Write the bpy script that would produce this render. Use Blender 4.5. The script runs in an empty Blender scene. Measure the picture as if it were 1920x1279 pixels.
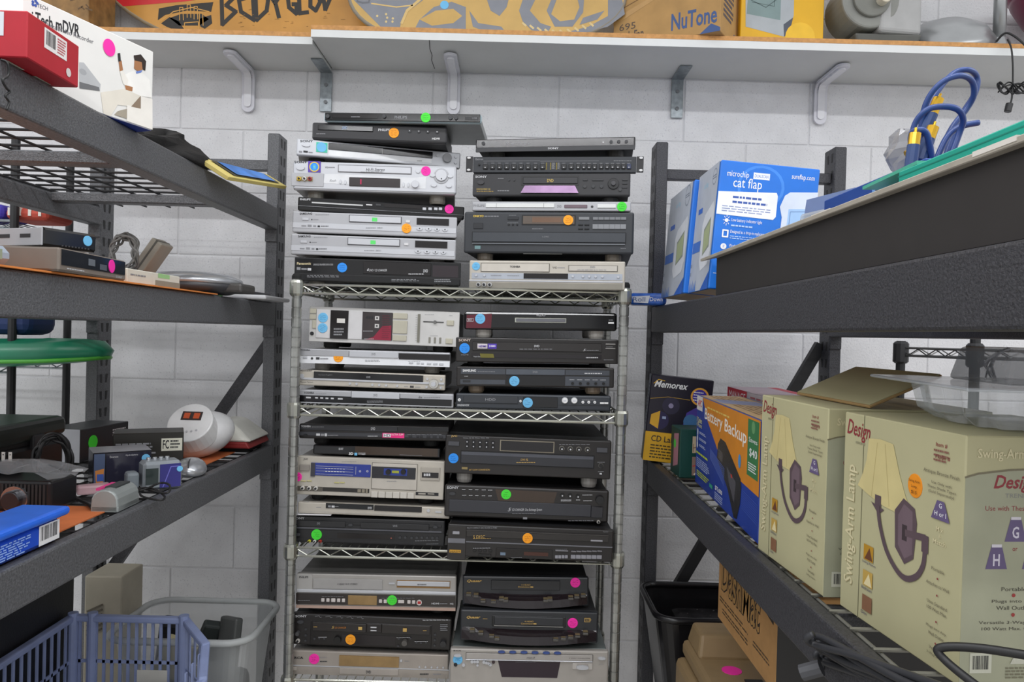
import bpy, bmesh, math, random
from mathutils import Matrix, Vector
S = bpy.context.scene
C = S.collection
rnd = random.Random(7)
PI = math.pi
# ---------------------------------------------------------------- camera
FPX = 1430.0
CAMZ = 1.70
ROT = (Matrix.Rotation(math.atan2(-3, FPX), 3, 'Z') @ Matrix.Rotation(PI/2 - math.atan2(14.5, FPX), 3, 'X')
       @ Matrix.Rotation(math.radians(1.5), 3, 'Z'))
cd = bpy.data.cameras.new('camera')
cam = bpy.data.objects.new('camera', cd)
C.objects.link(cam)
cd.sensor_width = 36
cd.lens = 36*FPX/1920
cd.clip_start = 0.01
cam.matrix_world = Matrix.Translation((0, 0, CAMZ)) @ ROT.to_4x4()
S.camera = cam
# ---------------------------------------------------------------- world, lamps, exposure
S.view_settings.view_transform = 'Standard'
S.view_settings.look = 'None'
S.view_settings.exposure = 0.08
S.view_settings.gamma = 1.0
S.view_settings.use_curve_mapping = False
w = bpy.data.worlds.new('room_ambience')
S.world = w
w.use_nodes = True
w.node_tree.nodes['Background'].inputs[0].default_value = (0.97, 0.98, 1.0, 1)
w.node_tree.nodes['Background'].inputs[1].default_value = 0.84
def tube_light(name, x, y, z, length, power, col=(0.97, 0.98, 1.0), width=0.09):
    l = bpy.data.lights.new(name, 'AREA')
    l.shape = 'RECTANGLE'
    l.size = length
    l.size_y = width
    l.energy = power
    l.color = col
    o = bpy.data.objects.new(name, l)
    C.objects.link(o)
    o.location = (x, y, z)
    return o
tube_light('ceiling_tube_or_fill', -0.1, 0.72, 3.1, 2.4, 21)
tube_light('ceiling_tube_or_fill', -0.1, -1.5, 3.1, 2.4, 45)  # added fill lamp behind the camera, brightens the device fronts
tube_light('ceiling_tube_or_fill', -2.9, 0.72, 3.1, 2.4, 26)          # the same row over the neighbouring aisles
tube_light('ceiling_tube_or_fill', 2.7, 0.72, 3.1, 2.4, 26)

# ---------------------------------------------------------------- helpers
def P(px, py, Y=None, X=None, Z=None):
    """photograph pixel (1920x1279 frame) -> point on the plane Y=, X= or Z="""
    d = ROT @ Vector((px-960, -(py-639.5), -FPX))
    t = Y/d.y if Y is not None else X/d.x if X is not None else (Z-CAMZ)/d.z
    return Vector((0, 0, CAMZ)) + d*t

def lin(h):
    h = h.lstrip('#')
    r = []
    for i in (0, 2, 4):
        c = int(h[i:i+2], 16)/255
        r.append(c/12.92 if c <= 0.04045 else ((c+0.055)/1.055)**2.4)
    return (*r, 1)

MATS = {}
def mat(name, hexc, rough=0.5, metal=0.0, var=0.06, scale=25.0, bump=0.0, bscale=200.0, trans=0.0, world=False,
        speck=None, alpha=1.0, emit=0.0, spec=0.5, coat=0.0):
    if name in MATS:
        return MATS[name]
    m = bpy.data.materials.new(name)
    m.use_nodes = True
    nt = m.node_tree
    b = nt.nodes['Principled BSDF']
    b.inputs['Roughness'].default_value = rough
    b.inputs['Metallic'].default_value = metal
    b.inputs['Specular IOR Level'].default_value = spec
    if coat:
        b.inputs['Coat Weight'].default_value = coat
    if trans:
        b.inputs['Transmission Weight'].default_value = trans
    b.inputs['Alpha'].default_value = alpha
    if world:
        co = nt.nodes.new('ShaderNodeNewGeometry').outputs['Position']
    else:
        co = nt.nodes.new('ShaderNodeTexCoord').outputs['Object']
    n = nt.nodes.new('ShaderNodeTexNoise')
    n.inputs['Scale'].default_value = scale
    n.inputs['Detail'].default_value = 4
    nt.links.new(co, n.inputs['Vector'])
    ramp = nt.nodes.new('ShaderNodeValToRGB')
    c = lin(hexc)
    ramp.color_ramp.elements[0].position = 0.3
    ramp.color_ramp.elements[1].position = 0.7
    ramp.color_ramp.elements[0].color = tuple(max(0, v*(1-var)) for v in c[:3]) + (1,)
    ramp.color_ramp.elements[1].color = tuple(min(1, v*(1+var)) for v in c[:3]) + (1,)
    nt.links.new(n.outputs[0], ramp.inputs[0])
    out = ramp.outputs[0]
    if speck:                                   # small spots of another colour: (hex, scale, threshold)
        n2 = nt.nodes.new('ShaderNodeTexNoise')
        n2.inputs['Scale'].default_value = speck[1]
        n2.inputs['Detail'].default_value = 2
        nt.links.new(co, n2.inputs['Vector'])
        r2 = nt.nodes.new('ShaderNodeValToRGB')
        r2.color_ramp.elements[0].position = speck[2]
        r2.color_ramp.elements[1].position = speck[2] + 0.08
        nt.links.new(n2.outputs[0], r2.inputs[0])
        mx = nt.nodes.new('ShaderNodeMix')
        mx.data_type = 'RGBA'
        nt.links.new(r2.outputs[0], mx.inputs[0])
        nt.links.new(out, mx.inputs[6])
        mx.inputs[7].default_value = lin(speck[0])
        out = mx.outputs[2]
    nt.links.new(out, b.inputs['Base Color'])
    if bump:
        n3 = nt.nodes.new('ShaderNodeTexNoise')
        n3.inputs['Scale'].default_value = bscale
        n3.inputs['Detail'].default_value = 5
        nt.links.new(co, n3.inputs['Vector'])
        bp = nt.nodes.new('ShaderNodeBump')
        bp.inputs['Strength'].default_value = bump
        bp.inputs['Distance'].default_value = 0.003
        nt.links.new(n3.outputs[0], bp.inputs['Height'])
        nt.links.new(bp.outputs[0], b.inputs['Normal'])
    if emit:
        b.inputs['Emission Color'].default_value = c
        b.inputs['Emission Strength'].default_value = emit
    MATS[name] = m
    return m

_ink = {}
def K(h, rough=0.55):
    """a plain printed or moulded colour given as hex"""
    return mat('colour_%s_%d' % (h.lstrip('#'), int(rough*100)), h, rough)

TXT = {}
def glyphs(s, shear=0.0, bold=0.0):
    k = (s, shear, bold)
    if k not in TXT:
        cu = bpy.data.curves.new('t', 'FONT')
        cu.body = s
        cu.resolution_u = 2
        cu.shear = shear
        cu.offset = bold
        o = bpy.data.objects.new('t', cu)
        me = bpy.data.meshes.new_from_object(o)
        v = [(p.co.x, p.co.y) for p in me.vertices]
        f = [list(q.vertices) for q in me.polygons]
        bpy.data.objects.remove(o)
        bpy.data.curves.remove(cu)
        bpy.data.meshes.remove(me)
        if v:
            x0 = min(a for a, _ in v); x1 = max(a for a, _ in v)
            y0 = min(b for _, b in v); y1 = max(b for _, b in v)
            v = [((a-x0)/(x1-x0), (b-y0)/(y1-y0)) for a, b in v]
        TXT[k] = (v, f)
    return TXT[k]

class MB:
    """collects shapes, then links them as one mesh object"""
    def __init__(self, xf=None):
        self.v = []; self.f = []; self.xf = xf
    def add(self, vs, fs):
        n = len(self.v)
        if self.xf is not None:
            vs = [self.xf @ Vector(p) for p in vs]
        self.v += [tuple(p) for p in vs]
        self.f += [[i+n for i in q] for q in fs]
        return self
    def box(self, x0, x1, y0, y1, z0, z1):
        return self.hexa([(x0, y0), (x1, y0), (x1, y1), (x0, y1)], z0, z1)
    def hexa(self, quad, z0, z1, top=None):
        """a prism on four ground points; top: other four points for the upper face"""
        n = len(quad)
        t = top or quad
        vs = [(a, b, z0) for a, b in quad] + [(a, b, z1) for a, b in t]
        fs = [list(range(n))[::-1], list(range(n, 2*n))] + [[i, (i+1) % n, n+(i+1) % n, n+i] for i in range(n)]
        return self.add(vs, fs)
    def prism(self, poly, a, b, axis='y'):
        """polygon (two coords) extruded from a to b along axis; poly is in (x,z) for y, (y,z) for x, (x,y) for z"""
        mk = {'y': lambda p, t: (p[0], t, p[1]), 'x': lambda p, t: (t, p[0], p[1]), 'z': lambda p, t: (p[0], p[1], t)}[axis]
        n = len(poly)
        vs = [mk(p, a) for p in poly] + [mk(p, b) for p in poly]
        fs = [list(range(n)), list(range(n, 2*n))[::-1]] + [[i, n+i, n+(i+1) % n, (i+1) % n] for i in range(n)]
        return self.add(vs, fs)
    def cyl(self, c, r, length, axis='y', n=16, r2=None):
        r2 = r if r2 is None else r2
        ring = lambda rr: [(rr*math.cos(2*PI*i/n), rr*math.sin(2*PI*i/n)) for i in range(n)]
        mk = {'y': lambda p, t: (c[0]+p[0], c[1]+t, c[2]+p[1]), 'x': lambda p, t: (c[0]+t, c[1]+p[0], c[2]+p[1]),
              'z': lambda p, t: (c[0]+p[0], c[1]+p[1], c[2]+t)}[axis]
        vs = [mk(p, 0) for p in ring(r)] + [mk(p, length) for p in ring(r2)]
        fs = [list(range(n))[::-1], list(range(n, 2*n))] + [[i, (i+1) % n, n+(i+1) % n, n+i] for i in range(n)]
        return self.add(vs, fs)
    def lathe(self, prof, c=(0, 0, 0), n=20):
        vs = []; fs = []
        m = len(prof)
        for i in range(n):
            a = 2*PI*i/n
            vs += [(c[0]+r*math.cos(a), c[1]+r*math.sin(a), c[2]+z) for r, z in prof]
        for i in range(n):
            j = (i+1) % n
            for k in range(m-1):
                fs.append([i*m+k, j*m+k, j*m+k+1, i*m+k+1])
        fs.append([i*m for i in range(n)][::-1]); fs.append([i*m+m-1 for i in range(n)])
        return self.add(vs, fs)
    def tube(self, pts, r, n=6, closed=False):
        pts = [Vector(p) for p in pts]
        m = len(pts); vs = []; fs = []
        up = None
        for i, p in enumerate(pts):
            if closed:
                t = (pts[(i+1) % m]-pts[i-1])
            else:
                t = pts[min(i+1, m-1)]-pts[max(i-1, 0)]
            t = t.normalized() if t.length > 1e-9 else Vector((0, 0, 1))
            if up is None:
                up = t.orthogonal().normalized()
            up = (up - t*up.dot(t))
            up = up.normalized() if up.length > 1e-6 else t.orthogonal().normalized()
            s = t.cross(up)
            vs += [p + up*(r*math.cos(2*PI*k/n)) + s*(r*math.sin(2*PI*k/n)) for k in range(n)]
        for i in range(m if closed else m-1):
            j = (i+1) % m
            for k in range(n):
                fs.append([i*n+k, i*n+(k+1) % n, j*n+(k+1) % n, j*n+k])
        if not closed:
            fs.append(list(range(n))[::-1]); fs.append([(m-1)*n+k for k in range(n)])
        return self.add(vs, fs)
    def ball(self, c, rx, ry, rz, nu=20, nv=12):
        prof = [(max(1e-4, math.cos(-PI/2+PI*k/nv)), math.sin(-PI/2+PI*k/nv)) for k in range(nv+1)]
        vs = []; fs = []
        for i in range(nu):
            a = 2*PI*i/nu
            vs += [(c[0]+rx*r*math.cos(a), c[1]+ry*r*math.sin(a), c[2]+rz*z) for r, z in prof]
        m = nv+1
        for i in range(nu):
            j = (i+1) % nu
            for k in range(nv):
                fs.append([i*m+k, j*m+k, j*m+k+1, i*m+k+1])
        return self.add(vs, fs)
    def build(self, name, material, parent=None, bevel=0.0, seg=2, smooth=False, loc=None, rot=None, weld=False, subsurf=0):
        me = bpy.data.meshes.new(name)
        me.from_pydata(self.v, [], self.f)
        bm = bmesh.new(); bm.from_mesh(me)
        if weld:
            bmesh.ops.remove_doubles(bm, verts=bm.verts, dist=1e-5)
        bmesh.ops.recalc_face_normals(bm, faces=bm.faces)
        if bevel:
            bmesh.ops.bevel(bm, geom=[e for e in bm.edges if len(e.link_faces) == 2 and e.calc_face_angle(0) > 0.5], offset=bevel,
                            segments=seg, affect='EDGES', profile=0.5, clamp_overlap=True)
        bm.to_mesh(me); bm.free()
        if smooth:
            for p in me.polygons:
                p.use_smooth = True
        me.materials.append(material)
        o = bpy.data.objects.new(name, me)
        C.objects.link(o)
        if parent is not None:
            o.parent = parent
        if loc is not None:
            o.location = loc
        if rot is not None:
            o.rotation_euler = rot
        if subsurf:
            md = o.modifiers.new('round', 'SUBSURF'); md.levels = subsurf; md.render_levels = subsurf
        return o

def tag(o, label, cat, group=None):
    o['label'] = label; o['category'] = cat
    if group:
        o['group'] = group
    return o
def thing(name, label, cat, loc=(0, 0, 0), rot=(0, 0, 0), group=None):
    o = bpy.data.objects.new(name, None)
    o.empty_display_size = 0.05
    C.objects.link(o)
    o.location = loc; o.rotation_euler = rot
    return tag(o, label, cat, group)
def struct(o):
    o['kind'] = 'structure'
    return o
def dup(o, parent=None, loc=None, rot=None, name=None):
    c = o.copy(); C.objects.link(c)
    if parent is not None:
        c.parent = parent
    if loc is not None:
        c.location = loc
    if rot is not None:
        c.rotation_euler = rot
    return c

PRINT = ('fine_print', 'lettering', 'printed_line', 'barcode', 'printed_panel', 'meter_segment', 'meter_scale', 'button_mark', 'level_light', 'handwriting', 'room_photo_detail', 'pattern_stroke')
class Face:
    """a flat printed face: frame M has x right, y up, z out of the surface, origin at the lower-left corner; u,v in 0..1, v from the top"""
    def __init__(self, parent, M, w, h, uv=None):
        self.p = parent; self.M = M; self.w = w; self.h = h; self.uv = uv; self.ink = {}; self.layer = 0; self.up = []
    def xy(self, u, v):
        if self.uv:
            u, v = self.uv(u, v)
        return u*self.w, (1-v)*self.h
    def top(self, x, y):
        """height of the highest raised piece at local x,y"""
        return max([o for a, b, c, d, o in self.up if a <= x <= b and c <= y <= d] + [0.0])
    def mb(self, name, m):
        k = (name, m.name)
        if k not in self.ink:
            self.layer += 1
            self.ink[k] = (MB(self.M), m, 0.0004 + 0.00004*self.layer)
        return self.ink[k]
    def rect(self, u0, v0, u1, v1, m, name='printed_panel'):
        b, _, z = self.mb(name, m)
        x0, y0 = self.xy(u0, v0); x1, y1 = self.xy(u1, v1)
        z += self.top((x0+x1)/2, (y0+y1)/2)
        b.add([(x0, y0, z), (x1, y0, z), (x1, y1, z), (x0, y1, z)], [[0, 1, 2, 3]])
        return self
    def poly(self, pts, m, name='printed_panel'):
        b, _, z = self.mb(name, m)
        q = [self.xy(*p) for p in pts]
        z += self.top(sum(x for x, _ in q)/len(q), sum(y for _, y in q)/len(q))
        b.add([(x, y, z) for x, y in q], [list(range(len(q)))])
        return self
    def disc(self, u, v, ru, m, name='printed_panel', ar=1.0, n=20):
        b, _, z = self.mb(name, m)
        x, y = self.xy(u, v)
        x2, _ = self.xy(u+ru, v)
        r = abs(x2-x)
        z += self.top(x, y)
        b.add([(x+r*math.cos(2*PI*i/n), y+r*ar*math.sin(2*PI*i/n), z) for i in range(n)], [list(range(n))])
        return self
    def line(self, pts, t, m, name='printed_line'):
        """stroke through u,v points, width t in metres"""
        b, _, z = self.mb(name, m)
        q = [Vector(self.xy(*p)) for p in pts]
        z += self.top((q[0].x+q[1].x)/2, (q[0].y+q[1].y)/2)
        for a, c in zip(q[:-1], q[1:]):
            d = (c-a)
            if d.length < 1e-6:
                continue
            d.normalize()
            n = Vector((-d.y, d.x))*t/2
            z += 0.00002
            a2 = a-d*t*0.3; c2 = c+d*t*0.3
            b.add([(*(a2+n), z), (*(a2-n), z), (*(c2-n), z), (*(c2+n), z)], [[0, 1, 2, 3]])
        return self
    def text(self, s, u0, v0, u1, v1, m, shear=0.0, bold=0.0, name='lettering', turn=0, slope=0.0):
        """lettering fitted to the box; turn=1 reads upwards; slope: v shift from left to right end"""
        b, _, z = self.mb(name, m)
        v, f = glyphs(s, shear, bold)
        q = []
        for a, c in v:
            if turn:
                a, c = 1-c, a
            q.append(self.xy(u0+(u1-u0)*a, v1+(v0-v1)*c + slope*a))
        z += self.top(*self.xy((u0+u1)/2, (v0+v1)/2+slope/2))
        b.add([(x, y, z) for x, y in q], f)
        return self
    def fine(self, u0, v0, u1, v1, n, m, seed=1, fill=0.55):
        """n lines of unreadably small print"""
        r = random.Random(seed)
        for i in range(n):
            a = v0+(v1-v0)*(i+0.25)/n; c = v0+(v1-v0)*(i+0.25+fill)/n
            u = u0; end = u1-(u1-u0)*r.uniform(0, 0.25)
            while u < end:
                l = (u1-u0)*r.uniform(0.05, 0.16)
                self.rect(u, a, min(u+l, end), c, m, 'fine_print')
                u += l+(u1-u0)*0.025
        return self
    def barcode(self, u0, v0, u1, v1, m, seed=3, n=22):
        r = random.Random(seed)
        u = u0
        step = (u1-u0)/n
        while u < u1-step:
            d = step*r.choice((0.35, 0.5, 0.9))
            self.rect(u, v0, u+d, v1, m, 'barcode')
            u += d+step*r.choice((0.35, 0.5, 0.8))
        return self
    def raised(self, name, u0, v0, u1, v1, m, out, bevel=0.0):
        x0, y0 = self.xy(u0, v0); x1, y1 = self.xy(u1, v1)
        t = self.top((x0+x1)/2, (y0+y1)/2)
        if out <= t+0.0004:
            out = t+0.0008
        self.up.append((min(x0, x1), max(x0, x1), min(y0, y1), max(y0, y1), out))
        b = MB(self.M).box(min(x0, x1), max(x0, x1), min(y0, y1), max(y0, y1), max(t-0.001, -0.001), out)
        return b.build(name, m, self.p, bevel=bevel, seg=1)
    def knob(self, name, u, v, r, m, out, n=16, sq=1.0):
        """round raised piece; r in u units"""
        x, y = self.xy(u, v); x2, _ = self.xy(u+r, v)
        rr = abs(x2-x)
        b = MB(self.M)
        t = self.top(x, y)
        vs = [(x+rr*k*math.cos(2*PI*i/n), y+rr*sq*k*math.sin(2*PI*i/n), zz) for k, zz in ((1, t-0.001), (1, t+out*0.8), (0.95, t+out)) for i in range(n)]
        fs = [[j*n+i, j*n+(i+1) % n, (j+1)*n+(i+1) % n, (j+1)*n+i] for j in (0, 1) for i in range(n)] + [list(range(2*n, 3*n))]
        b.add(vs, fs)
        self.up.append((x-rr*0.7, x+rr*0.7, y-rr*sq*0.7, y+rr*sq*0.7, t+out))
        return b.build(name, m, self.p)
    def flush(self):
        for (nm, _), (b, m, z) in self.ink.items():
            if b.v:
                o = b.build(nm, m, self.p)
                if nm in PRINT:
                    o['kind'] = 'stuff'
        self.ink = {}

def frame(o, right, up):
    """matrix with origin o, x along right, y along up, z = right x up (outwards)"""
    r = Vector(right).normalized(); u = Vector(up).normalized(); n = r.cross(u)
    return Matrix(((r.x, u.x, n.x, o[0]), (r.y, u.y, n.y, o[1]), (r.z, u.z, n.z, o[2]), (0, 0, 0, 1)))

def carton(name, label, cat, w, d, h, loc, rotz, m, bevel=0.002, roty=0.0, rotx=0.0, group=None):
    """closed box standing at loc (centre of its base); returns root and faces: front (-y), left (-x), right (+x), top"""
    t = thing(name, label, cat, loc, (rotx, roty, rotz), group)
    MB().box(-w/2, w/2, -d/2, d/2, 0, h).build('carton_body', m, t, bevel=bevel, seg=1)
    F = {'front': Face(t, frame((-w/2, -d/2, 0), (1, 0, 0), (0, 0, 1)), w, h),
         'left': Face(t, frame((-w/2, d/2, 0), (0, -1, 0), (0, 0, 1)), d, h),
         'right': Face(t, frame((w/2, -d/2, 0), (0, 1, 0), (0, 0, 1)), d, h),
         'top': Face(t, frame((-w/2, -d/2, h), (1, 0, 0), (0, 1, 0)), w, d),
         'bottom': Face(t, frame((-w/2, d/2, 0), (1, 0, 0), (0, -1, 0)), w, d)}
    return t, F
def flush(F):
    for f in F.values():
        f.flush()
def spline(pts, n=8, closed=False):
    """Catmull-Rom through pts"""
    pts = [Vector(p) for p in pts]
    out = []
    m = len(pts)
    for i in range(m if closed else m-1):
        g = (lambda k: pts[k % m]) if closed else (lambda k: pts[max(0, min(m-1, k))])
        a, b, c, d = g(i-1), g(i), g(i+1), g(i+2)
        for k in range(n):
            t = k/n
            out.append(0.5*((2*b)+(c-a)*t+(2*a-5*b+4*c-d)*t*t+(3*b-a-3*c+d)*t**3))
    if not closed:
        out.append(pts[-1])
    return out

# ---------------------------------------------------------------- materials used everywhere
WALL = mat('painted_block', '#dbdbdd', 0.75, var=0.05, scale=14, bump=0.5, bscale=150, world=True, speck=('#c6c6ca', 220, 0.62))
MORTAR = mat('painted_mortar', '#d2d2d4', 0.85, var=0.05, bump=0.4, bscale=120, world=True)
HAMMER = mat('hammered_grey_paint', '#606164', 0.42, 0.15, var=0.30, scale=260, bump=0.55, bscale=340)
HAMMERD = mat('hammered_dark_paint', '#3e3e42', 0.45, 0.15, var=0.34, scale=260, bump=0.55, bscale=340)
CHROME = mat('chrome_wire', '#b9bab0', 0.25, 0.85, var=0.08)
ZINC = mat('zinc_plate', '#8f969a', 0.4, 0.75, var=0.22, scale=60)
WHITE = mat('white_laminate', '#dcdedd', 0.5, var=0.02)
UNDER = mat('shelf_underside_paint', '#c9cac8', 0.6, var=0.03, scale=8)
WOODEDGE = mat('raw_particle_edge', '#c7935a', 0.8, var=0.15, scale=90)
BLACK = mat('black_plastic', '#242426', 0.45, var=0.08)
BLACKM = mat('black_metal', '#1d1d1f', 0.55, var=0.1)
GLOSS = mat('gloss_black', '#121214', 0.12, var=0.05)
SMOKE = mat('smoked_window', '#161213', 0.15, var=0.1)
DGREY = mat('dark_grey_plastic', '#38393c', 0.45)
SILVER = mat('silver_plastic', '#adaeb2', 0.38, 0.25, var=0.03)
LSILVER = mat('light_silver', '#c2c4c9', 0.33, 0.25, var=0.02)
DSILVER = mat('warm_dark_silver', '#97948f', 0.4, 0.3, var=0.04)
CARD = mat('kraft_cardboard', '#a97f4d', 0.85, var=0.08, scale=40)
WHT = K('f0f0f0'); INK = K('202024'); GREY = K('8a8b8f')
RUBBER = mat('rubber', '#1a1a1a', 0.8)
# ================================================================ the setting
MB().box(-3.6, 3.4, -3.0, 2.6, -0.05, 0).build('floor', mat('sealed_concrete', '#b8b4ac', 0.6, var=0.12, scale=6, world=True))
struct(bpy.data.objects['floor'])
wall = struct(MB().box(-3.6, 3.4, 2.4765, 2.60, 0, 3.25).build('wall_back', MORTAR))
blk = MB().box(-0.2012, 0.2012, 0, 0.03, -0.0996, 0.0996).build('block', WALL, wall, bevel=0.003, seg=2)
XJ = P(1282, 225, Y=2.474).x
ZJ = 2.333
first = True
for r in range(-11, 4):
    for c in range(-8, 8):
        x = XJ + 0.2032 + c*0.4064 + (0.2032 if r % 2 else 0)
        z = ZJ + 0.1016 + r*0.2032
        if not (-2.9 < x < 2.7 and 0 < z < 3.2):
            continue
        y = 2.474 + rnd.uniform(-0.0006, 0.0006)
        if first:
            blk.location = (x, y, z); first = False
        else:
            dup(blk, wall, (x, y, z))
# ---------------------------------------------------------------- long wall shelf, two boards meeting at a joint
def shelf_board(label, x0, x1, y0, z, crack=False):
    t = thing('wall_shelf_board', label, 'shelf', ((x0+x1)/2, 2.47, z))
    a, b = x0-(x0+x1)/2, x1-(x0+x1)/2
    dy = y0-2.47
    MB().box(a, b, dy+0.0015, 0.0, 0, 0.0345).build('board', UNDER, t, bevel=0.001, seg=1)
    MB().box(a, b, dy, dy+0.0016, 0.0003, 0.0215).build('edge_band', WHITE, t)
    MB().box(a, b, dy-0.0005, dy+0.0016, 0.0218, 0.0345).build('raw_edge', WOODEDGE, t)
    return t
XJOIN = P(583, 62, Y=2.2).x
t = shelf_board('white laminate wall shelf board, the set-back one under the red-striped board', -2.6, XJOIN-0.004, 2.233, 2.527)
t = shelf_board('white laminate wall shelf board with a cracked underside, over the electronics rack', XJOIN, 2.5, 2.20, 2.536)
b = MB()
ck = [P(805, 77, Y=2.2), P(806, 100, Y=2.27), P(810, 110, Y=2.32), P(809, 118, Y=2.36), P(815, 130, Y=2.44)]
tl = Vector(t.location)
for p, q in zip(ck[:-1], ck[1:]):
    p = Vector((p.x, p.y, 2.5357))-tl; q = Vector((q.x, q.y, 2.5357))-tl
    b.add([p+Vector((-0.0012, 0, 0)), p+Vector((0.0012, 0, 0)), q+Vector((0.0012, 0, 0)), q+Vector((-0.0012, 0, 0))], [[0, 1, 2, 3]])
b.build('crack', K('3a3836'), t)
def plastic_bracket(px, py, label, zs):
    x = P(px, py, Y=2.47).x
    t = thing('shelf_bracket', label, 'bracket', (x, 2.47, zs), group=None)
    def strip(w, t0, t1, leg, arm):
        b = MB()
        prof = []
        n = 8
        # centre line: down the wall, round the corner, out under the shelf
        path = [(-0.004, -leg), (-0.004, -0.035)] + [(-0.004-0.03*(1-math.cos(a*PI/2/5)), -0.035+0.03*math.sin(a*PI/2/5)) for a in range(1, 6)] + [(-arm, -0.005)]
        for (y, z), (y2, z2) in zip(path[:-1], path[1:]):
            d = Vector((y2-y, z2-z)).normalized()
            nn = Vector((-d.y, d.x))
            if nn.y > 0 or (abs(nn.y) < 1e-6 and nn.x > 0):
                nn = -nn
            q = [(y+nn.x*t0, z+nn.y*t0), (y2+nn.x*t0, z2+nn.y*t0), (y2+nn.x*t1, z2+nn.y*t1), (y+nn.x*t1, z+nn.y*t1)]
            b.prism(q, -w/2, w/2, 'x')
        hc = [(w/2*math.cos(k*PI/12), w/2*math.sin(k*PI/12)) for k in range(13)]
        b.prism([(x, -leg-y) for x, y in hc], path[0][0]-t1, path[0][0]-t0, 'y')
        b.prism([(x, -arm-y) for x, y in hc], path[-1][1]-t1, path[-1][1]-t0, 'z')
        return b
    pl = mat('milky_plastic', '#cfcfd6', 0.3, var=0.02)
    strip(0.040, 0.0, 0.008, 0.118, 0.172).build('bracket_body', pl, t)
    strip(0.022, 0.008, 0.013, 0.112, 0.164).build('rib', mat('milky_plastic_rib', '#dadade', 0.3), t)
    return t
plastic_bracket(468, 150, 'white plastic shelf bracket nearest the white product box', 2.527)
plastic_bracket(852, 150, 'white plastic shelf bracket beside the crack, above the player stack', 2.536)
plastic_bracket(1537, 165, 'white plastic shelf bracket above the blue pet door carton', 2.536)
def zinc_bracket(px, label, zs, leg):
    x = P(px, 160, Y=2.47).x
    t = thing('angle_bracket', label, 'bracket', (x, 2.47, zs))
    w = 0.038
    MB().prism([(-0.001, -leg), (-0.001, -0.001), (-0.125, -0.001), (-0.125, -0.005), (-0.005, -0.005), (-0.005, -leg)], -w/2, w/2, 'x').build('plate', ZINC, t, bevel=0.0008, seg=1)
    for z in (-0.035, -0.09):
        MB().cyl((0, -0.0085, z-0.008), 0.006, 0.004, 'y', 10).build('screw', K('6d7073', 0.4), t)
    return t
zinc_bracket(612, 'galvanised steel angle bracket under the joint of the two shelf boards', 2.527, 0.128)
zinc_bracket(1270, 'galvanised steel angle bracket above the dark rack upright', 2.536, 0.128)

# ---------------------------------------------------------------- grey boltless storage racks on both sides
def deck(t, x0, x1, y0, y1, z, m, wire, origin):
    ox, oy, oz = origin
    r = 0.0028
    a = MB().tube([(x0-ox, 0, 0), (x1-ox, 0, 0)], r, 6).build('deck_wire', wire, t)
    n = int((y1-y0)/0.0625)
    for i in range(n):
        p = (0, y1-0.03-i*0.0625-oy, z-r-oz)
        if i == 0:
            a.location = p
        else:
            dup(a, t, p)
    b = MB().tube([(0, y0-oy, 0), (0, y1-oy, 0)], r, 6).build('deck_wire', wire, t)
    k = int((x1-x0)/0.065)
    for i in range(k+1):
        p = (x0-ox+0.01+i*(x1-x0-0.02)/k, 0, z-3*r-oz)
        if i == 0:
            b.location = p
        else:
            dup(b, t, p)
    for i in range(4):
        yy = y0+(y1-y0)*(i+0.55)/4
        MB().box(x0-ox, x1-ox, yy-0.02-oy, yy+0.02-oy, z-0.036-oz, z-4.2*r-oz).build('deck_channel', m, t, bevel=0.003, seg=1)

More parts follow.
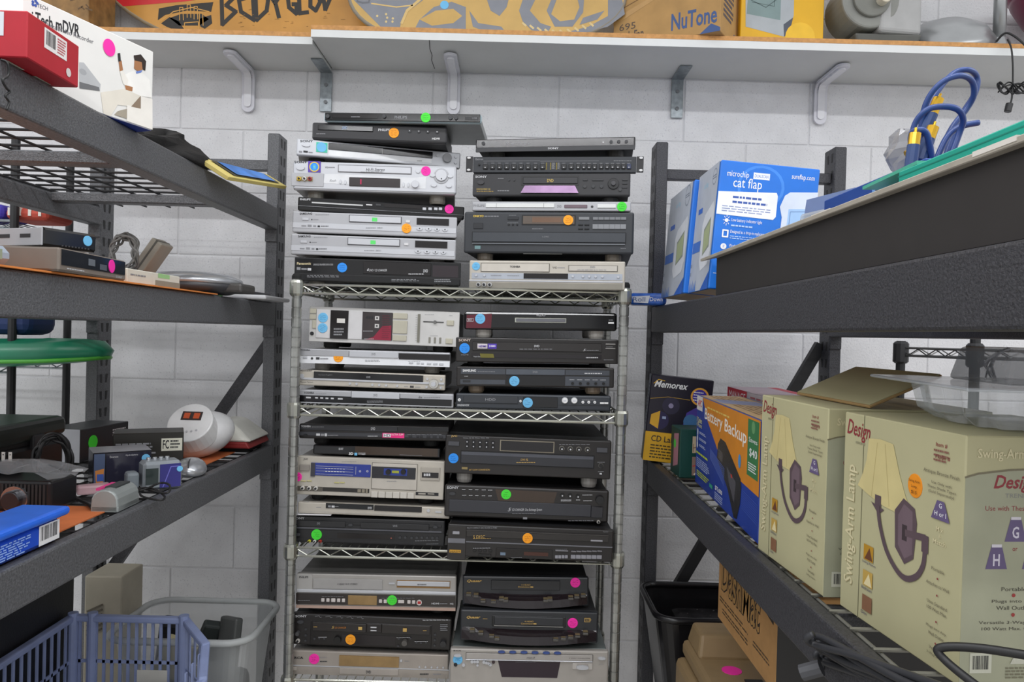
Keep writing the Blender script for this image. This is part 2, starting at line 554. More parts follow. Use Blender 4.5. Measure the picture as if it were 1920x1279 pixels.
def storage_rack(label, side, xi, xo, beams, ztop, m, wire, dark):
    """xi: aisle face, xo: far face; end frame stands at Y=2.25"""
    s = side
    Y1 = 2.25; Y0 = 0.30
    org = (xi, Y1, 0)
    t = thing('storage_rack', label, 'shelving', (xi, Y1, 0))
    pw = 0.036; pd = 0.075
    def post(x, y):
        # open-backed channel upright
        a, b = sorted((x-xi, x-xi-s*pw if False else x-xi+s*pw))
        o = MB().box(a, b, y-Y1, y-Y1+pd, 0, ztop).build('upright', m, t, bevel=0.003, seg=1)
        sl = MB()
        xx = x-xi
        for k in range(int(ztop/0.0508)):
            z = 0.06+k*0.0508
            for dy, tw in ((0.018, 0.006), (0.05, -0.006)):
                q = [(y-Y1+dy-0.006, z+0.013), (y-Y1+dy+0.006, z+0.013), (y-Y1+dy+0.004+tw*0.5, z-0.013), (y-Y1+dy-0.004+tw*0.5, z-0.013)]
                sl.prism(q, xx-s*0.0006, xx+s*0.0015, 'x')
        sl.build('slot_shade_plates', K('161616'), o)['kind'] = 'stuff'  # dark plates laid on the steel, painting the shade inside punched holes
        return o
    post(xi, Y1)
    post(xo-s*pw, Y1)
    post(xi, Y0-pd)
    post(xo-s*pw, Y0-pd)
    for zt, zb in beams:
        for x in (xi, xo):
            d = s if x == xi else -s
            # beam with a stepped lip along its top inner edge
            prof = [(0.0, zt), (d*0.022, zt), (d*0.022, zt-0.014), (d*0.040, zt-0.014), (d*0.040, zb), (0.0, zb)]
            prof = [(a+x-xi, b) for a, b in prof]
            MB().prism(prof, Y0-Y1, -0.001, 'y').build('beam', m, t, bevel=0.004, seg=2)
            a, b = sorted((x-xi+d*0.002, x-xi+d*0.036))
            MB().box(a, b, -0.006, -0.0005, zb-0.035, zt+0.01).build('beam_hook', m, t, bevel=0.001, seg=1)
        a, b = sorted((xi+s*0.024, xo-s*0.024))
        deck(t, a, b, Y0+0.01, Y1-0.01, zt, m, wire, org)
    # end frame braces
    a, b = sorted((s*pw, xo-xi-s*pw))
    for z in (ztop-0.075, 0.25):
        MB().box(a, b, 0.02, 0.05, z-0.030, z).build('brace', m, t, bevel=0.002, seg=1)
    def diag(za, zb):
        xa, xb = (a, b)
        q = Vector((xb-xa, zb-za)).normalized(); nn = Vector((-q.y, q.x))*0.016
        MB().prism([(xa+nn.x, za+nn.y), (xb+nn.x, zb+nn.y), (xb-nn.x, zb-nn.y), (xa-nn.x, za-nn.y)], 0.052, 0.074, 'y').build('brace', dark, t)
    return t, diag
LX = -0.693; LXO = -1.25
RX = 0.414; RXO = 0.977
LBEAMS = [(2.051, 1.986), (1.771, 1.704), (1.352, 1.285), (0.62, 0.553)]
RBEAMS = [(1.788, 1.713), (1.340, 1.267), (0.62, 0.553)]
lr, diag = storage_rack('grey hammered steel rack whose four shelves hold small gadgets', -1, LX, LXO, LBEAMS, 2.27, HAMMER, BLACKM, HAMMERD)
diag(0.92, 1.655)
rr, diag = storage_rack('dark hammered steel rack with lamp cartons on its wire deck', 1, RX, RXO, RBEAMS, 2.275, HAMMERD, mat('dull_deck_wire', '#8b8a82', 0.4, 0.5), BLACKM)
diag(0.80, 1.69)

# ---------------------------------------------------------------- chrome wire rack in the middle
WX0, WX1, WY0, WY1 = -0.551, 0.290, 1.96, 2.30
wr = thing('wire_rack', 'chrome wire rack carrying stacks of disc players and tape decks', 'shelving', ((WX0+WX1)/2, WY0, 0))
cx = (WX0+WX1)/2
POSTM = mat('chrome_post', '#a9aaa6', 0.28, 0.8, var=0.18, scale=40)
prof = [(0.0127, 0.0)]
z = 0.1
while z < 1.80:
    prof += [(0.0127, z-0.0018), (0.0113, z-0.0008), (0.0113, z+0.0008), (0.0127, z+0.0018)]
    z += 0.0254
prof.append((0.0127, 1.826))
WSHELF = [1.811, 1.498, 1.134, 0.792]
for (px, py) in ((WX0, WY0), (WX1, WY0), (WX0, WY1), (WX1, WY1)):
    o = MB().lathe(prof, n=14).build('post', POSTM, wr, loc=(px-cx, py-WY0, 0), smooth=False)
    MB().lathe([(0.0137, 1.824), (0.0137, 1.832), (0.010, 1.838)], n=14).build('post_cap', RUBBER, o)
    for zs in WSHELF:
        MB().lathe([(0.0150, -0.030), (0.0185, -0.024), (0.0185, 0.004), (0.0165, 0.010)], (0, 0, zs), n=14).build('collar', CHROME, o)
def truss(b, p, q, up=0.022, n=14):
    p = Vector(p); q = Vector(q)
    b.tube([p, q], 0.0034, 6)
    b.tube([p-Vector((0, 0, up)), q-Vector((0, 0, up))], 0.0034, 6)
def zig(b, p, q, up=0.022, step=0.0285):
    p = Vector(p); q = Vector(q)
    n = max(2, int((q-p).length/step/2)*2)
    pts = []
    for i in range(n+1):
        c = p.lerp(q, i/n)
        pts.append(c-Vector((0, 0, up*0.86 if i % 2 else up*0.1)))
    b.tube(pts, 0.0020, 5)
for zs in WSHELF:
    c = [(WX0-cx+0.013, 0, zs), (WX1-cx-0.013, 0, zs), (WX0-cx+0.013, WY1-WY0, zs), (WX1-cx-0.013, WY1-WY0, zs)]
    sides = [(c[0], c[1]), (c[2], c[3]), ((WX0-cx, 0.013, zs), (WX0-cx, WY1-WY0-0.013, zs)), ((WX1-cx, 0.013, zs), (WX1-cx, WY1-WY0-0.013, zs))]
    sh = None
    for p, q in sides:
        b = MB(); truss(b, p, q)
        o = b.build('shelf_rails', CHROME, wr)
        b = MB(); zig(b, p, q)
        b.build('zigzag_wire', CHROME, o)
    b = MB()
    x = WX0-cx+0.03
    while x < WX1-cx-0.02:
        b.tube([(x, 0, zs+0.0005), (x, WY1-WY0, zs+0.0005)], 0.0016, 5)
        x += 0.0235
    b.tube([(WX0-cx, 0.17, zs-0.003), (WX1-cx, 0.17, zs-0.003)], 0.003, 5)
    o = b.build('shelf_wires', CHROME, wr)
    o['kind'] = 'stuff'
# ================================================================ disc players, recorders and tape decks on the wire rack
GREEN, ORANGE, PINK, BLUE, LBLUE = K('46e038', .6), K('ffa31c', .6), K('ff2cab', .6), K('2a92f2', .6), K('6fbbe8', .6)
GOLD = K('c9a55c', .4); LGREY = K('c9cacd'); DK = K('3b3b3d'); WARM = K('8f6a45', .2)
LASTTOP = {}
SHELFTOPS = (1.8135, 1.5005, 1.1365, 0.7945)
def dev(col, name, label, cat, crop, q, Y, depth, panel, case, foot=True, footm=None, inset=0.004, bevel=0.003, group=None, rec=0.0):
    ox, oy, s = crop
    full = lambda x, y: (ox+x/s, oy+y/s)
    TL, TR, BL = [P(*full(*c), Y=yy) for c, yy in ((q[0:2], Y), (q[2:4], Y+rec), (q[4:6], Y))]
    ex = TR-TL
    wid = ex.length
    hor = math.hypot(ex.x, ex.y)
    ang = math.atan2(ex.z, hor)
    lim = 0.006 if LASTTOP.get(col) in SHELFTOPS else 0.014
    if rec < 0.09:
        ang = max(-lim, min(lim, ang))
    yaw = math.atan2(ex.y, ex.x)
    up = Vector((-math.sin(ang)*ex.x/hor, -math.sin(ang)*ex.y/hor, math.cos(ang)))
    hgt = (TL-BL).dot(up)
    mid = TL+ex*0.5-up*hgt                      # middle of the lower front edge
    base = LASTTOP.get(col)
    fh = 0.0
    if base is not None:
        gap = mid.z-base
        if gap < 0.0012:
            d = 0.0012-gap
            mid.z += d; hgt -= d
            gap = 0.0012
        fh = min(gap-0.0008, 0.03)
    LASTTOP[col] = mid.z+hgt*1.0
    base_pt = mid-up*fh
    t = thing(name, label, cat, base_pt, (0, -ang, yaw), group)
    fp = MB().box(-wid/2, wid/2, 0, 0.018, fh, fh+hgt).build('front_panel', panel, t, bevel=bevel)
    MB().box(-wid/2+inset, wid/2-inset, 0.018, depth, fh+0.001, fh+hgt-0.0015).build('case', case, t, bevel=0.0015, seg=1)
    if fh > 0.001:
        for sx in (-1, 1):
            for yy in (0.045, depth-0.045):
                MB().lathe([(0.018, 0), (0.021, fh*0.3), (0.021, fh+0.0012)], (sx*(wid/2-0.05), yy, 0), 16).build('foot', footm or RUBBER, t)
    x0, y0, x1, y1, x2, y2 = q
    ax, ay, bx, by = x1-x0, y1-y0, x2-x0, y2-y0
    det = ax*by-ay*bx
    uv = lambda x, y: (((x-x0)*by-(y-y0)*bx)/det, (ax*(y-y0)-ay*(x-x0))/det)
    F = Face(t, frame((-wid/2, 0, fh), (1, 0, 0), (0, 0, 1)), wid, hgt, uv)
    F.S = s
    return F
def sticker(F, x, y, c, r=46, seed=0):
    o = F.knob('price_sticker', x, y, r*F.S/5.05, c, 0.0016, 24)
    rr = random.Random(seed+int(x*3+y))
    d = {GREEN: K('2c9a24'), ORANGE: K('b3690c'), PINK: K('b51a76'), BLUE: K('1b62b0'), LBLUE: K('3f86b8')}[c]
    k = r*F.S/5.05
    b = MB(F.M); zz = F.top(*F.xy(x, y))+0.0003
    for j in (-0.35, 0.05, 0.42):
        pts = [F.xy(x+k*(-0.55+0.16*i), y+k*(j+rr.uniform(-0.11, 0.11))) for i in range(8)]
        for (a1, b1), (a2, b2) in zip(pts[:-1], pts[1:]):
            if rr.random() < 0.25:
                continue
            b.add([(a1, b1, zz), (a2, b2, zz), (a2, b2+0.0009, zz), (a1, b1+0.0009, zz)], [[0, 1, 2, 3]])
    b.build('handwriting', d, o)['kind'] = 'stuff'
def buttons(F, pts, r, m, out=0.003, name='button', sq=1.0):
    for x, y in pts:
        F.knob(name, x, y, r, m, out, 12, sq)
def bars(F, rects, m, out=0.0025, name='button'):
    for r in rects:
        F.raised(name, *r, m, out, bevel=0.0006)
def slot_door(F, x0, y0, x1, y1, m, rim, name='disc_tray', out=0.002, g=5):
    F.raised(name+'_surround', x0-g, y0-g, x1+g, y1+g, rim, out*0.5)
    return F.raised(name, x0, y0, x1, y1, m, out, bevel=0.0008)
A = (520, 190, 1920/380); B = (520, 360, 1920/380); Cc = (850, 230, 1920/380); D = (850, 370, 1920/380)
E = (530, 540, 1791/350); G = (840, 560, 1920/360); H = (530, 770, 1507/330); I = (820, 780, 1632/370)
J = (520, 1030, 1849/360); Kk = (830, 1040, 1920/380)
TOPY = 1.953; INY = 1.986

# ---- top shelf, left stack (built from the shelf upwards)
LASTTOP['TL'] = 1.8135
F = dev('TL', 'disc_changer', 'black six-disc changer with blue dot, bottom of the tilting stack on the top wire shelf', 'disc player', B,
        (163, 615, 1740, 670, 163, 840), TOPY, 0.33, GLOSS, BLACKM, rec=0.03, footm=K('8c8880', .35))
F.raised('trim_strip', 163, 770, 1738, 832, BLACK, 0.001)
F.raised('disc_door', 810, 655, 1455, 800, SMOKE, 0.0022, 0.001)
F.raised('side_window', 1470, 695, 1715, 815, K('2b2227', .2), 0.0015)
F.text('Panasonic', 187, 665, 318, 690, K('d8c9a0'), bold=.02)
F.text('DVD/CD PLAYER DVD-CV50', 342, 680, 524, 696, LGREY)
F.text('6', 848, 724, 866, 750, LGREY, shear=.3, bold=.02); F.text('DVD / CD CHANGER', 868, 732, 1035, 754, LGREY, shear=.3)
F.text('DVD', 1382, 735, 1425, 765, LGREY, bold=.02)
F.fine(1240, 772, 1430, 786, 1, LGREY, 2)
F.rect(187, 712, 222, 740, GREY); F.rect(230, 722, 282, 740, GREY); F.rect(288, 722, 322, 745, LGREY)
F.fine(285, 785, 600, 812, 2, GREY, 4); F.fine(1080, 825, 1370, 850, 2, GREY, 6); F.fine(1490, 825, 1650, 860, 2, GREY, 7)
sticker(F, 612, 717, BLUE); F.flush()

SILV2 = LSILVER
def twin_silver(q, label, st):
    F = dev('TL', 'dvd_player', label, 'disc player', B, q, TOPY, 0.26, SILVER, DSILVER, footm=K('77746e'), rec=0.03)
    dx, dy = q[0]-145, q[1]-180
    f = lambda *a: [v+(dx if i % 2 == 0 else dy) for i, v in enumerate(a)]
    F.raised('lower_fascia', *f(152, 287, 1702, 398), LSILVER, 0.0012, 0.0006)
    slot_door(F, *f(682, 222, 1170, 300), LSILVER, K('4a4b50'), 'disc_tray', 0.0035)
    F.rect(*f(895, 245, 945, 283), K('5fe070'), 'tray_badge')
    F.raised('display', *f(1318, 246, 1628, 322), SMOKE, 0.0016)
    F.text('SAMSUNG', *f(212, 194, 328, 216), INK, bold=.02)
    F.fine(*f(360, 208, 495, 222), 1, GREY, 3)
    bars(F, [f(238, 244, 300, 270)], LSILVER); bars(F, [f(1214, 268, 1256, 294)], K('d6d6d8'))
    F.disc(*f(328, 262), 6, INK); F.fine(*f(340, 256, 400, 268), 1, GREY, 5)
    for a in ((235, 316, 280, 330), (293, 311, 330, 333), (345, 316, 372, 334)):
        F.rect(*f(*a), GREY)
    F.rect(*f(386, 318, 408, 336), INK); F.fine(*f(416, 318, 492, 332), 1, INK, 8)
    F.fine(*f(840, 334, 948, 350), 1, GREY, 9); F.text('DVD-511', *f(950, 336, 998, 350), INK)
    for i, x in enumerate((1350, 1436, 1517, 1593)):
        F.knob('button', *f(x, 349+i*4), (30, 30, 26, 26)[i], LSILVER, 0.003, 16, 0.62)
        F.disc(*f(x, 349+i*4), 6, INK)
    if st:
        sticker(F, 1225+dx, 347+dy, ORANGE)
    F.flush()
twin_silver((130, 395, 1695, 455, 135, 590), 'silver disc player with green badge and no price dot, resting on the black six-disc changer', False)
twin_silver((145, 180, 1705, 240, 150, 380), 'silver disc player with green badge and an orange price dot, under the mirrored slim player', True)
F = dev('TL', 'dvd_player', 'slim black player with mirrored silver stripe and pink dot, under the silver tape recorder', 'disc player', B,
        (197, 45, 1773, 140, 200, 180), TOPY, 0.24, GLOSS, BLACKM, rec=0.07)
F.raised('silver_lip', 205, 135, 1768, 232, LSILVER, 0.004, 0.0012)
F.raised('mirror_strip', 325, 96, 800, 138, mat('mirror_trim', '#d8d8d8', .12, .9), 0.002)
F.raised('display', 1000, 112, 1345, 165, SMOKE, 0.002)
F.text('PHILIPS', 215, 62, 312, 82, LGREY, bold=.03)
bars(F, [(828, 112, 890, 135), (920, 112, 970, 137)], DGREY); F.rect(830, 120, 888, 132, WHT)
for x in (1385, 1440, 1495, 1540):
    F.raised('button', x-18, 148, x+18, 180, LSILVER, 0.003, 0.001)
sticker(F, 1625, 165, PINK, 44); F.flush()

F = dev('TL', 'video_recorder', 'silver tape recorder with front jacks, purple square sticker and round jog pad', 'video recorder', A,
        (150, 560, 1700, 612, 128, 838), TOPY, 0.32, LSILVER, DSILVER, footm=K('8b877e', .3), bevel=0.006, rec=0.03)
F.raised('lower_fascia', 132, 820, 1690, 872, SILVER, 0.001)
F.raised('side_grip', 128, 675, 420, 812, SILVER, 0.0015, 0.001)
slot_door(F, 575, 605, 1255, 690, LSILVER, K('6d6d70'), 'cassette_door', 0.003)
F.text('Hi-Fi Stereo', 830, 635, 1008, 664, INK, shear=.3); F.fine(780, 664, 1050, 678, 1, GREY, 2)
F.poly([(560, 690), (1262, 725), (1400, 715), (1385, 832), (420, 775), (440, 690)], K('dfe1e4'))
F.raised('display', 668, 720, 1143, 820, K('2a2224', .2), 0.003, 0.0008)
F.rect(770, 740, 780, 790, K('b02050'), 'indicator')
F.text('SONY', 160, 565, 280, 588, INK, bold=.02)
F.knob('button', 215, 632, 40, LSILVER, 0.004, 16, .55)
F.raised('sticker', 291, 567, 400, 676, K('5b3fa8'), 0.0014); F.disc(345, 622, 48, K('e2c23c'), 'sticker_print')
F.disc(345, 622, 38, BLUE, 'sticker_badge'); F.text('Hi', 335, 600, 357, 645, K('9af06a'), shear=.2, name='sticker_text')
F.raised('jack_panel', 172, 712, 322, 762, K('9b8f6c', .35), 0.0015, 0.0006)
for x, c in ((197, 'd9b93a'), (248, 'd8d8d8'), (298, 'b23a3a')):
    o = F.knob('jack', x, 737, 20, K(c), 0.005, 12); F.knob('jack_hole', x, 737, 9, INK, 0.006, 10)
F.text('VHS', 445, 617, 472, 635, INK); F.fine(474, 618, 540, 634, 1, GREY, 3)
F.text('flash', 478, 740, 540, 765, GREY, shear=.4)
for x, y in ((582, 763), (627, 768), (1178, 793), (1222, 795)):
    F.knob('button', x, y, 11, LSILVER, 0.003, 10, 2.0)
F.knob('shuttle_knob', 1290, 790, 36, LSILVER, 0.009, 20); F.knob('button', 1325, 663, 21, LSILVER, 0.003)
F.knob('jog_ring', 1545, 710, 74, SILVER, 0.002, 24); F.knob('jog_pad', 1545, 705, 56, LSILVER, 0.005, 24)
for x, y in ((1462, 703), (1630, 712), (1468, 798), (1612, 806)):
    F.knob('button', x, y, 29, LSILVER, 0.004, 14, .6)
F.disc(1545, 740, 6, INK)
sticker(F, 1400, 662, PINK); F.flush()

F = dev('TL', 'dvd_player', 'silver disc player with black glass bar and blue square sticker, tilted on the tape recorder', 'disc player', A,
        (185, 350, 1737, 490, 183, 505), TOPY-0.01, 0.22, rec=0.10, panel=LSILVER, case=DSILVER)#, LSILVER, DSILVER)
F.raised('glass_bar', 474, 392, 1460, 545, GLOSS, 0.002, 0.0008)
F.poly([(474, 462), (1452, 552), (1452, 590), (474, 515)], K('e6e8ea', .3))
F.line([(975, 445), (975, 505)], 0.001, K('d0d0d0'))
F.text('SONY', 215, 367, 332, 388, INK, bold=.02); F.knob('button', 269, 417, 38, LSILVER, 0.003, 14, .4)
F.raised('sticker', 362, 386, 463, 488, K('48c7a8'), 0.0012); F.disc(410, 435, 46, LBLUE, 'sticker_badge')
F.rect(205, 468, 235, 488, GREY); F.rect(246, 466, 286, 488, INK); F.rect(292, 478, 330, 492, GREY)
F.knob('control_pad', 1602, 542, 38, LSILVER, 0.007, 20); F.knob('control_ring', 1602, 542, 44, K('8d8e92', .3), 0.002, 20)
buttons(F, [(1508, 514), (1688, 528), (1686, 585)], 15, LSILVER)
F.fine(1310, 560, 1360, 575, 1, GREY, 3); F.flush()

F = dev('TL', 'dvd_player', 'small matte black disc player with an orange dot, second from the top of its stack', 'disc player', A,
        (330, 195, 1610, 240, 336, 358), TOPY, 0.21, mat('satin_black', '#2b2b2e', .4), BLACKM, bevel=0.005)
F.raised('disc_tray', 388, 222, 912, 290, GLOSS, 0.0025, 0.001)
F.text('DVD', 622, 240, 668, 268, K('8fa7c8'), bold=.02)
F.text('PHILIPS', 960, 258, 1070, 284, LGREY, bold=.02); F.text('HDMI', 1475, 345, 1545, 364, WHT, bold=.02)
F.fine(378, 302, 480, 314, 1, GREY, 5)
buttons(F, [(1258, 282), (1345, 285), (1430, 288), (1518, 291)], 17, DGREY, 0.002)
for x, y in ((1258, 282), (1345, 285), (1430, 288), (1518, 291)):
    F.disc(x, y, 5, LGREY)
sticker(F, 1110, 300, ORANGE, 48); F.flush()

F = dev('TL', 'dvd_player', 'slim player with pale blue rim and green dot, topmost of its stack', 'disc player', A,
        (440, 100, 1935, 118, 440, 190), TOPY-0.01, 0.23, K('a9bdc4', .3), mat('sheet_steel', '#8c8f8e', .4, .6), bevel=0.006, rec=-0.02)
F.raised('glass_front', 455, 108, 1925, 200, GLOSS, 0.003, 0.001)
F.raised('disc_tray', 528, 124, 960, 168, SMOKE, 0.004, 0.0006)
F.fine(705, 146, 795, 158, 1, GREY, 3); F.text('PHILIPS', 1118, 142, 1236, 168, GREY, bold=.02)
for x in (485, 1020, 1645, 1698):
    F.knob('button', x, 148 if x < 1100 else 162, 19, DGREY, 0.0045, 14)
F.raised('port_cover', 1782, 150, 1905, 182, K('202023', .3), 0.004); F.text('USB', 1850, 156, 1895, 172, GREY)
sticker(F, 1412, 158, GREEN); 
F.flush()

# ---- top shelf, right stack
LASTTOP['TR'] = 1.8135
F = dev('TR', 'video_recorder', 'tarnished silver tape and disc combo with pale blue dot, under the tall charcoal changer', 'video recorder', D,
        (153, 600, 1630, 605, 153, 890), TOPY+0.025, rec=-0.05, depth=0.30, panel=mat('champagne_silver', '#bdb7ac', .4, .2), case=DSILVER)
slot_door(F, 270, 632, 918, 715, K('c8c2b8', .4), K('6a665f'), 'cassette_door', 0.003)
F.text('TOSHIBA', 545, 655, 645, 675, INK, bold=.03)
slot_door(F, 1105, 650, 1555, 705, K('c4bfb6', .4), K('6a665f'), 'disc_tray', 0.003)
F.text('DVD', 1305, 655, 1350, 675, GREY, bold=.03); F.fine(1185, 688, 1470, 698, 1, GREY, 3)
F.raised('control_strip', 178, 728, 1605, 795, K('aab0ba', .4), 0.0012)
F.raised('display', 678, 730, 1098, 786, SMOKE, 0.002)
F.raised('chrome_line', 153, 800, 1612, 822, LSILVER, 0.002, 0.0008)
F.raised('lower_panel', 155, 826, 1610, 888, mat('brushed_steel', '#8d897f', .4, .4), 0.0012)
for x in (247, 301, 356):
    F.knob('jack', x, 852, 22, K('b9b9b9', .3), 0.005, 14); F.knob('jack_hole', x, 852, 12, INK, 0.006, 10)
buttons(F, [(222, 757), (302, 757), (1143, 760), (1238, 760), (1298, 760), (1357, 760), (1420, 760), (1567, 763)], 11, LSILVER)
F.fine(365, 748, 470, 762, 1, GREY, 3); F.fine(520, 750, 640, 762, 1, GREY, 4); F.text('VHS', 950, 660, 990, 682, INK); F.fine(995, 664, 1070, 680, 1, GREY, 4)
sticker(F, 218, 662, LBLUE, 38); F.flush()

F = dev('TR', 'cd_changer', 'tall charcoal disc changer with gold logo and long tray, orange dot on its display', 'disc player', D,
        (105, 135, 1715, 140, 105, 525), TOPY+0.025, rec=-0.05, depth=0.36, panel=mat('charcoal_panel', '#303338', .4), case=BLACKM, footm=K('7d7468', .35), bevel=0.005)
slot_door(F, 190, 332, 1638, 425, mat('charcoal_tray', '#3c4046', .3), K('121214'), 'disc_drawer', 0.004, 6)
F.raised('ledge', 190, 432, 1634, 446, K('70747a', .3), 0.005)
F.raised('display_surround', 660, 168, 1170, 262, K('141416'), 0.0015); F.raised('display', 672, 178, 1158, 252, K('5d5249', .25), 0.0022)
F.rect(760, 190, 1040, 238, K('6f5442'), 'display_tint')
F.text('ONKYO', 190, 168, 292, 188, K('d9b84a'), bold=.04); F.fine(300, 172, 480, 186, 1, GREY, 2)
bars(F, [(196, 244, 288, 298), (525, 184, 628, 214)], K('26282c'))
bars(F, [(1198, 186, 1298, 214)], K('7b7d80', .4))
for i in range(6):
    F.raised('button', 1332+i*52, 188, 1380+i*52, 213, K('75777b', .4), 0.003); F.raised('button', 1330+i*52, 254, 1380+i*52, 298, K('85878b', .4), 0.003)
bars(F, [(1196, 252, 1240, 266), (1254, 252, 1298, 266), (1196, 290, 1240, 304), (1254, 290, 1298, 304)], K('191b1e'))
buttons(F, [(536, 257), (576, 257), (616, 257)], 9, K('17181a')); F.fine(520, 238, 632, 246, 1, GREY, 4); F.fine(535, 166, 620, 174, 1, GREY, 5)
F.rect(212, 458, 268, 490, K('6f8f92'), 'disc_logo'); F.fine(1595, 472, 1645, 480, 1, GREY, 1); F.text('6-DISC', 860, 366, 925, 380, GREY); F.fine(760, 292, 890, 302, 1, GREY, 6)
F.raised('underside_plate', 680, 528, 1050, 535, K('4a4a48'), 0.001)
sticker(F, 1100, 217, ORANGE, 47); F.flush()

F = dev('TR', 'dvd_player', 'slim silver disc player with a green dot, between the charcoal changer and the black player', 'disc player', Cc,
        (178, 745, 1685, 748, 178, 835), TOPY+0.025, rec=-0.05, depth=0.24, panel=SILVER, case=DSILVER)
F.raised('trim_pill', 312, 765, 968, 806, WHITE, 0.003, 0.001); F.line([(415, 765), (415, 806)], .0008, GREY); F.line([(868, 765), (868, 806)], .0008, GREY)
F.text('PHILIPS', 190, 775, 300, 798, GREY, bold=.03); F.text('DVD', 995, 780, 1035, 806, GREY, bold=.03)
F.raised('display', 1062, 778, 1278, 810, K('6c5a63', .25), 0.002, 0.001); F.disc(1323, 796, 12, DK); F.raised('trim_pill', 1372, 774, 1545, 810, WHITE, 0.003, 0.001)
sticker(F, 1600, 795, GREEN, 45); F.flush()

F = dev('TR', 'dvd_player', 'black disc player with round control pad and mirrored purple flap', 'disc player', Cc,
        (185, 480, 1680, 476, 188, 696), TOPY+0.025, rec=-0.05, depth=0.30, panel=mat('satin_black', '#2b2b2e', .4), case=BLACKM, footm=K('3a3a3a'), bevel=0.004)
F.raised('tray_recess', 655, 505, 1202, 592, K('0f0f10', .3), 0.001); F.raised('disc_tray', 672, 520, 1190, 578, K('26262a', .3), 0.004, 0.001)
F.text('DVD', 902, 536, 962, 566, K('c8ac5a'), bold=.02)
o = MB(F.M); pts = [F.xy(*p) for p in ((690, 596), (1165, 596), (1202, 668), (655, 668))]
o.add([(x, y, 0.002+0.005*(i > 1)) for i, (x, y) in enumerate(pts)], [[0, 1, 2, 3]]); o.build('mirror_flap', mat('purple_mirror', '#8d6d92', .3, .3, var=.4, scale=12), F.p)
F.text('SONY', 210, 502, 322, 524, LGREY, bold=.02); F.knob('button', 266, 568, 34, K('3d3d40'), 0.004, 16, .6)
F.text('DVD/CD/VIDEO CD', 228, 622, 360, 638, K('c8ac5a')); F.fine(228, 646, 400, 656, 1, K('a88c48'), 3); F.fine(430, 636, 565, 652, 1, GREY, 5)
bars(F, [(1238, 536, 1282, 550), (1325, 536, 1430, 550)] + [(1605, y, 1655, y+12) for y in (537, 569, 606)], DGREY)
buttons(F, [(1258, 603), (1337, 603), (1414, 603), (1588, 632)], 17, DGREY); buttons(F, [(537, 545), (588, 545)], 8, DGREY)
F.knob('control_ring', 1524, 578, 52, K('17171a', .2), 0.004, 24); F.knob('control_pad', 1524, 578, 22, K('3a3a3e', .3), 0.007, 20)
F.fine(430, 524, 500, 532, 1, GREY, 2); F.flush()

F = dev('TR', 'video_switcher', 'black rack-mount switcher with slotted ears and a row of square buttons', 'switcher', Cc,
        (190, 325, 1735, 321, 190, 474), TOPY+0.025, rec=-0.05, depth=0.22, panel=mat('switcher_grey', '#2e3136', .5), case=BLACKM, bevel=0.0015, inset=0.02)
for sx, x0, x1 in ((-1, 122, 188), (1, 1737, 1802)):
    e = F.raised('rack_ear', x0, 322, x1, 470, BLACK, 0.003, 0.0008)
    for y in (338, 452):
        F.knob('ear_hole', (x0+x1)/2+(8 if sx > 0 else -4), y, 18, K('d5d5d5'), 0.0036, 12, .6)
F.text('Extron', 212, 336, 285, 356, GREY, bold=.02); F.fine(1525, 356, 1700, 366, 1, GREY, 3)
SQ = [(310+68.5*i, 418) for i in range(8)] + [(858, 416), (1060, 416), (1130, 416), (1195, 416), (1248, 416), (1297, 416), (1349, 416), (1411, 414), (1466, 414), (1516, 414), (1566, 414), (1618, 414), (1668, 414)]
for i, (x, y) in enumerate(SQ):
    h = 23 if x < 1150 else 19
    F.raised('button', x-h, y-23, x+h, y+23, K('101114', .3) if i < 20 else K('27304f', .3), 0.004, 0.0008)
    F.rect(x-7, y+6, x+5, y+13, LGREY, 'button_mark'); F.fine(x-16, 380, x+18, 388, 1, GREY, i)
for x in (895, 933, 990):
    for k in range(6):
        F.rect(x-6, 380+k*11, x+5, 387+k*11, K('8d7d2c'), 'level_light')
F.fine(945, 378, 975, 440, 6, GREY, 4); F.fine(1000, 378, 1022, 440, 6, GREY, 5)
F.line([(288, 365), (830, 362)], .0008, GREY); F.line([(835, 365), (1385, 362)], .0008, GREY); F.knob('button', 249, 400, 10, K('101114'), 0.004)
F.flush()

F = dev('TR', 'dvd_player', 'very slim black disc player lying on the rack-mount switcher', 'disc player', Cc,
        (213, 160, 1726, 131, 213, 262), TOPY+0.025, rec=-0.05, depth=0.22, panel=BLACK, case=BLACKM, footm=K('3f3d3a'), bevel=0.003)
F.raised('glass_front', 222, 168, 1712, 236, mat('plum_glass', '#1c171a', .12), 0.002, 0.0006); F.raised('lower_lip', 216, 240, 1722, 256, DGREY, 0.004, 0.001)
F.text('SONY', 908, 236, 1010, 254, LGREY, bold=.03)
F.text('DVD', 505, 190, 540, 210, GREY, bold=.02); F.fine(552, 196, 795, 206, 1, GREY, 2); F.disc(1427, 186, 7, LGREY); F.knob('button', 288, 200, 17, DGREY, .003)
buttons(F, [(1500, 184), (1571, 182), (1641, 181)], 16, DGREY); F.line([(1495, 156), (1680, 152)], .0007, GREY); 
F.flush()

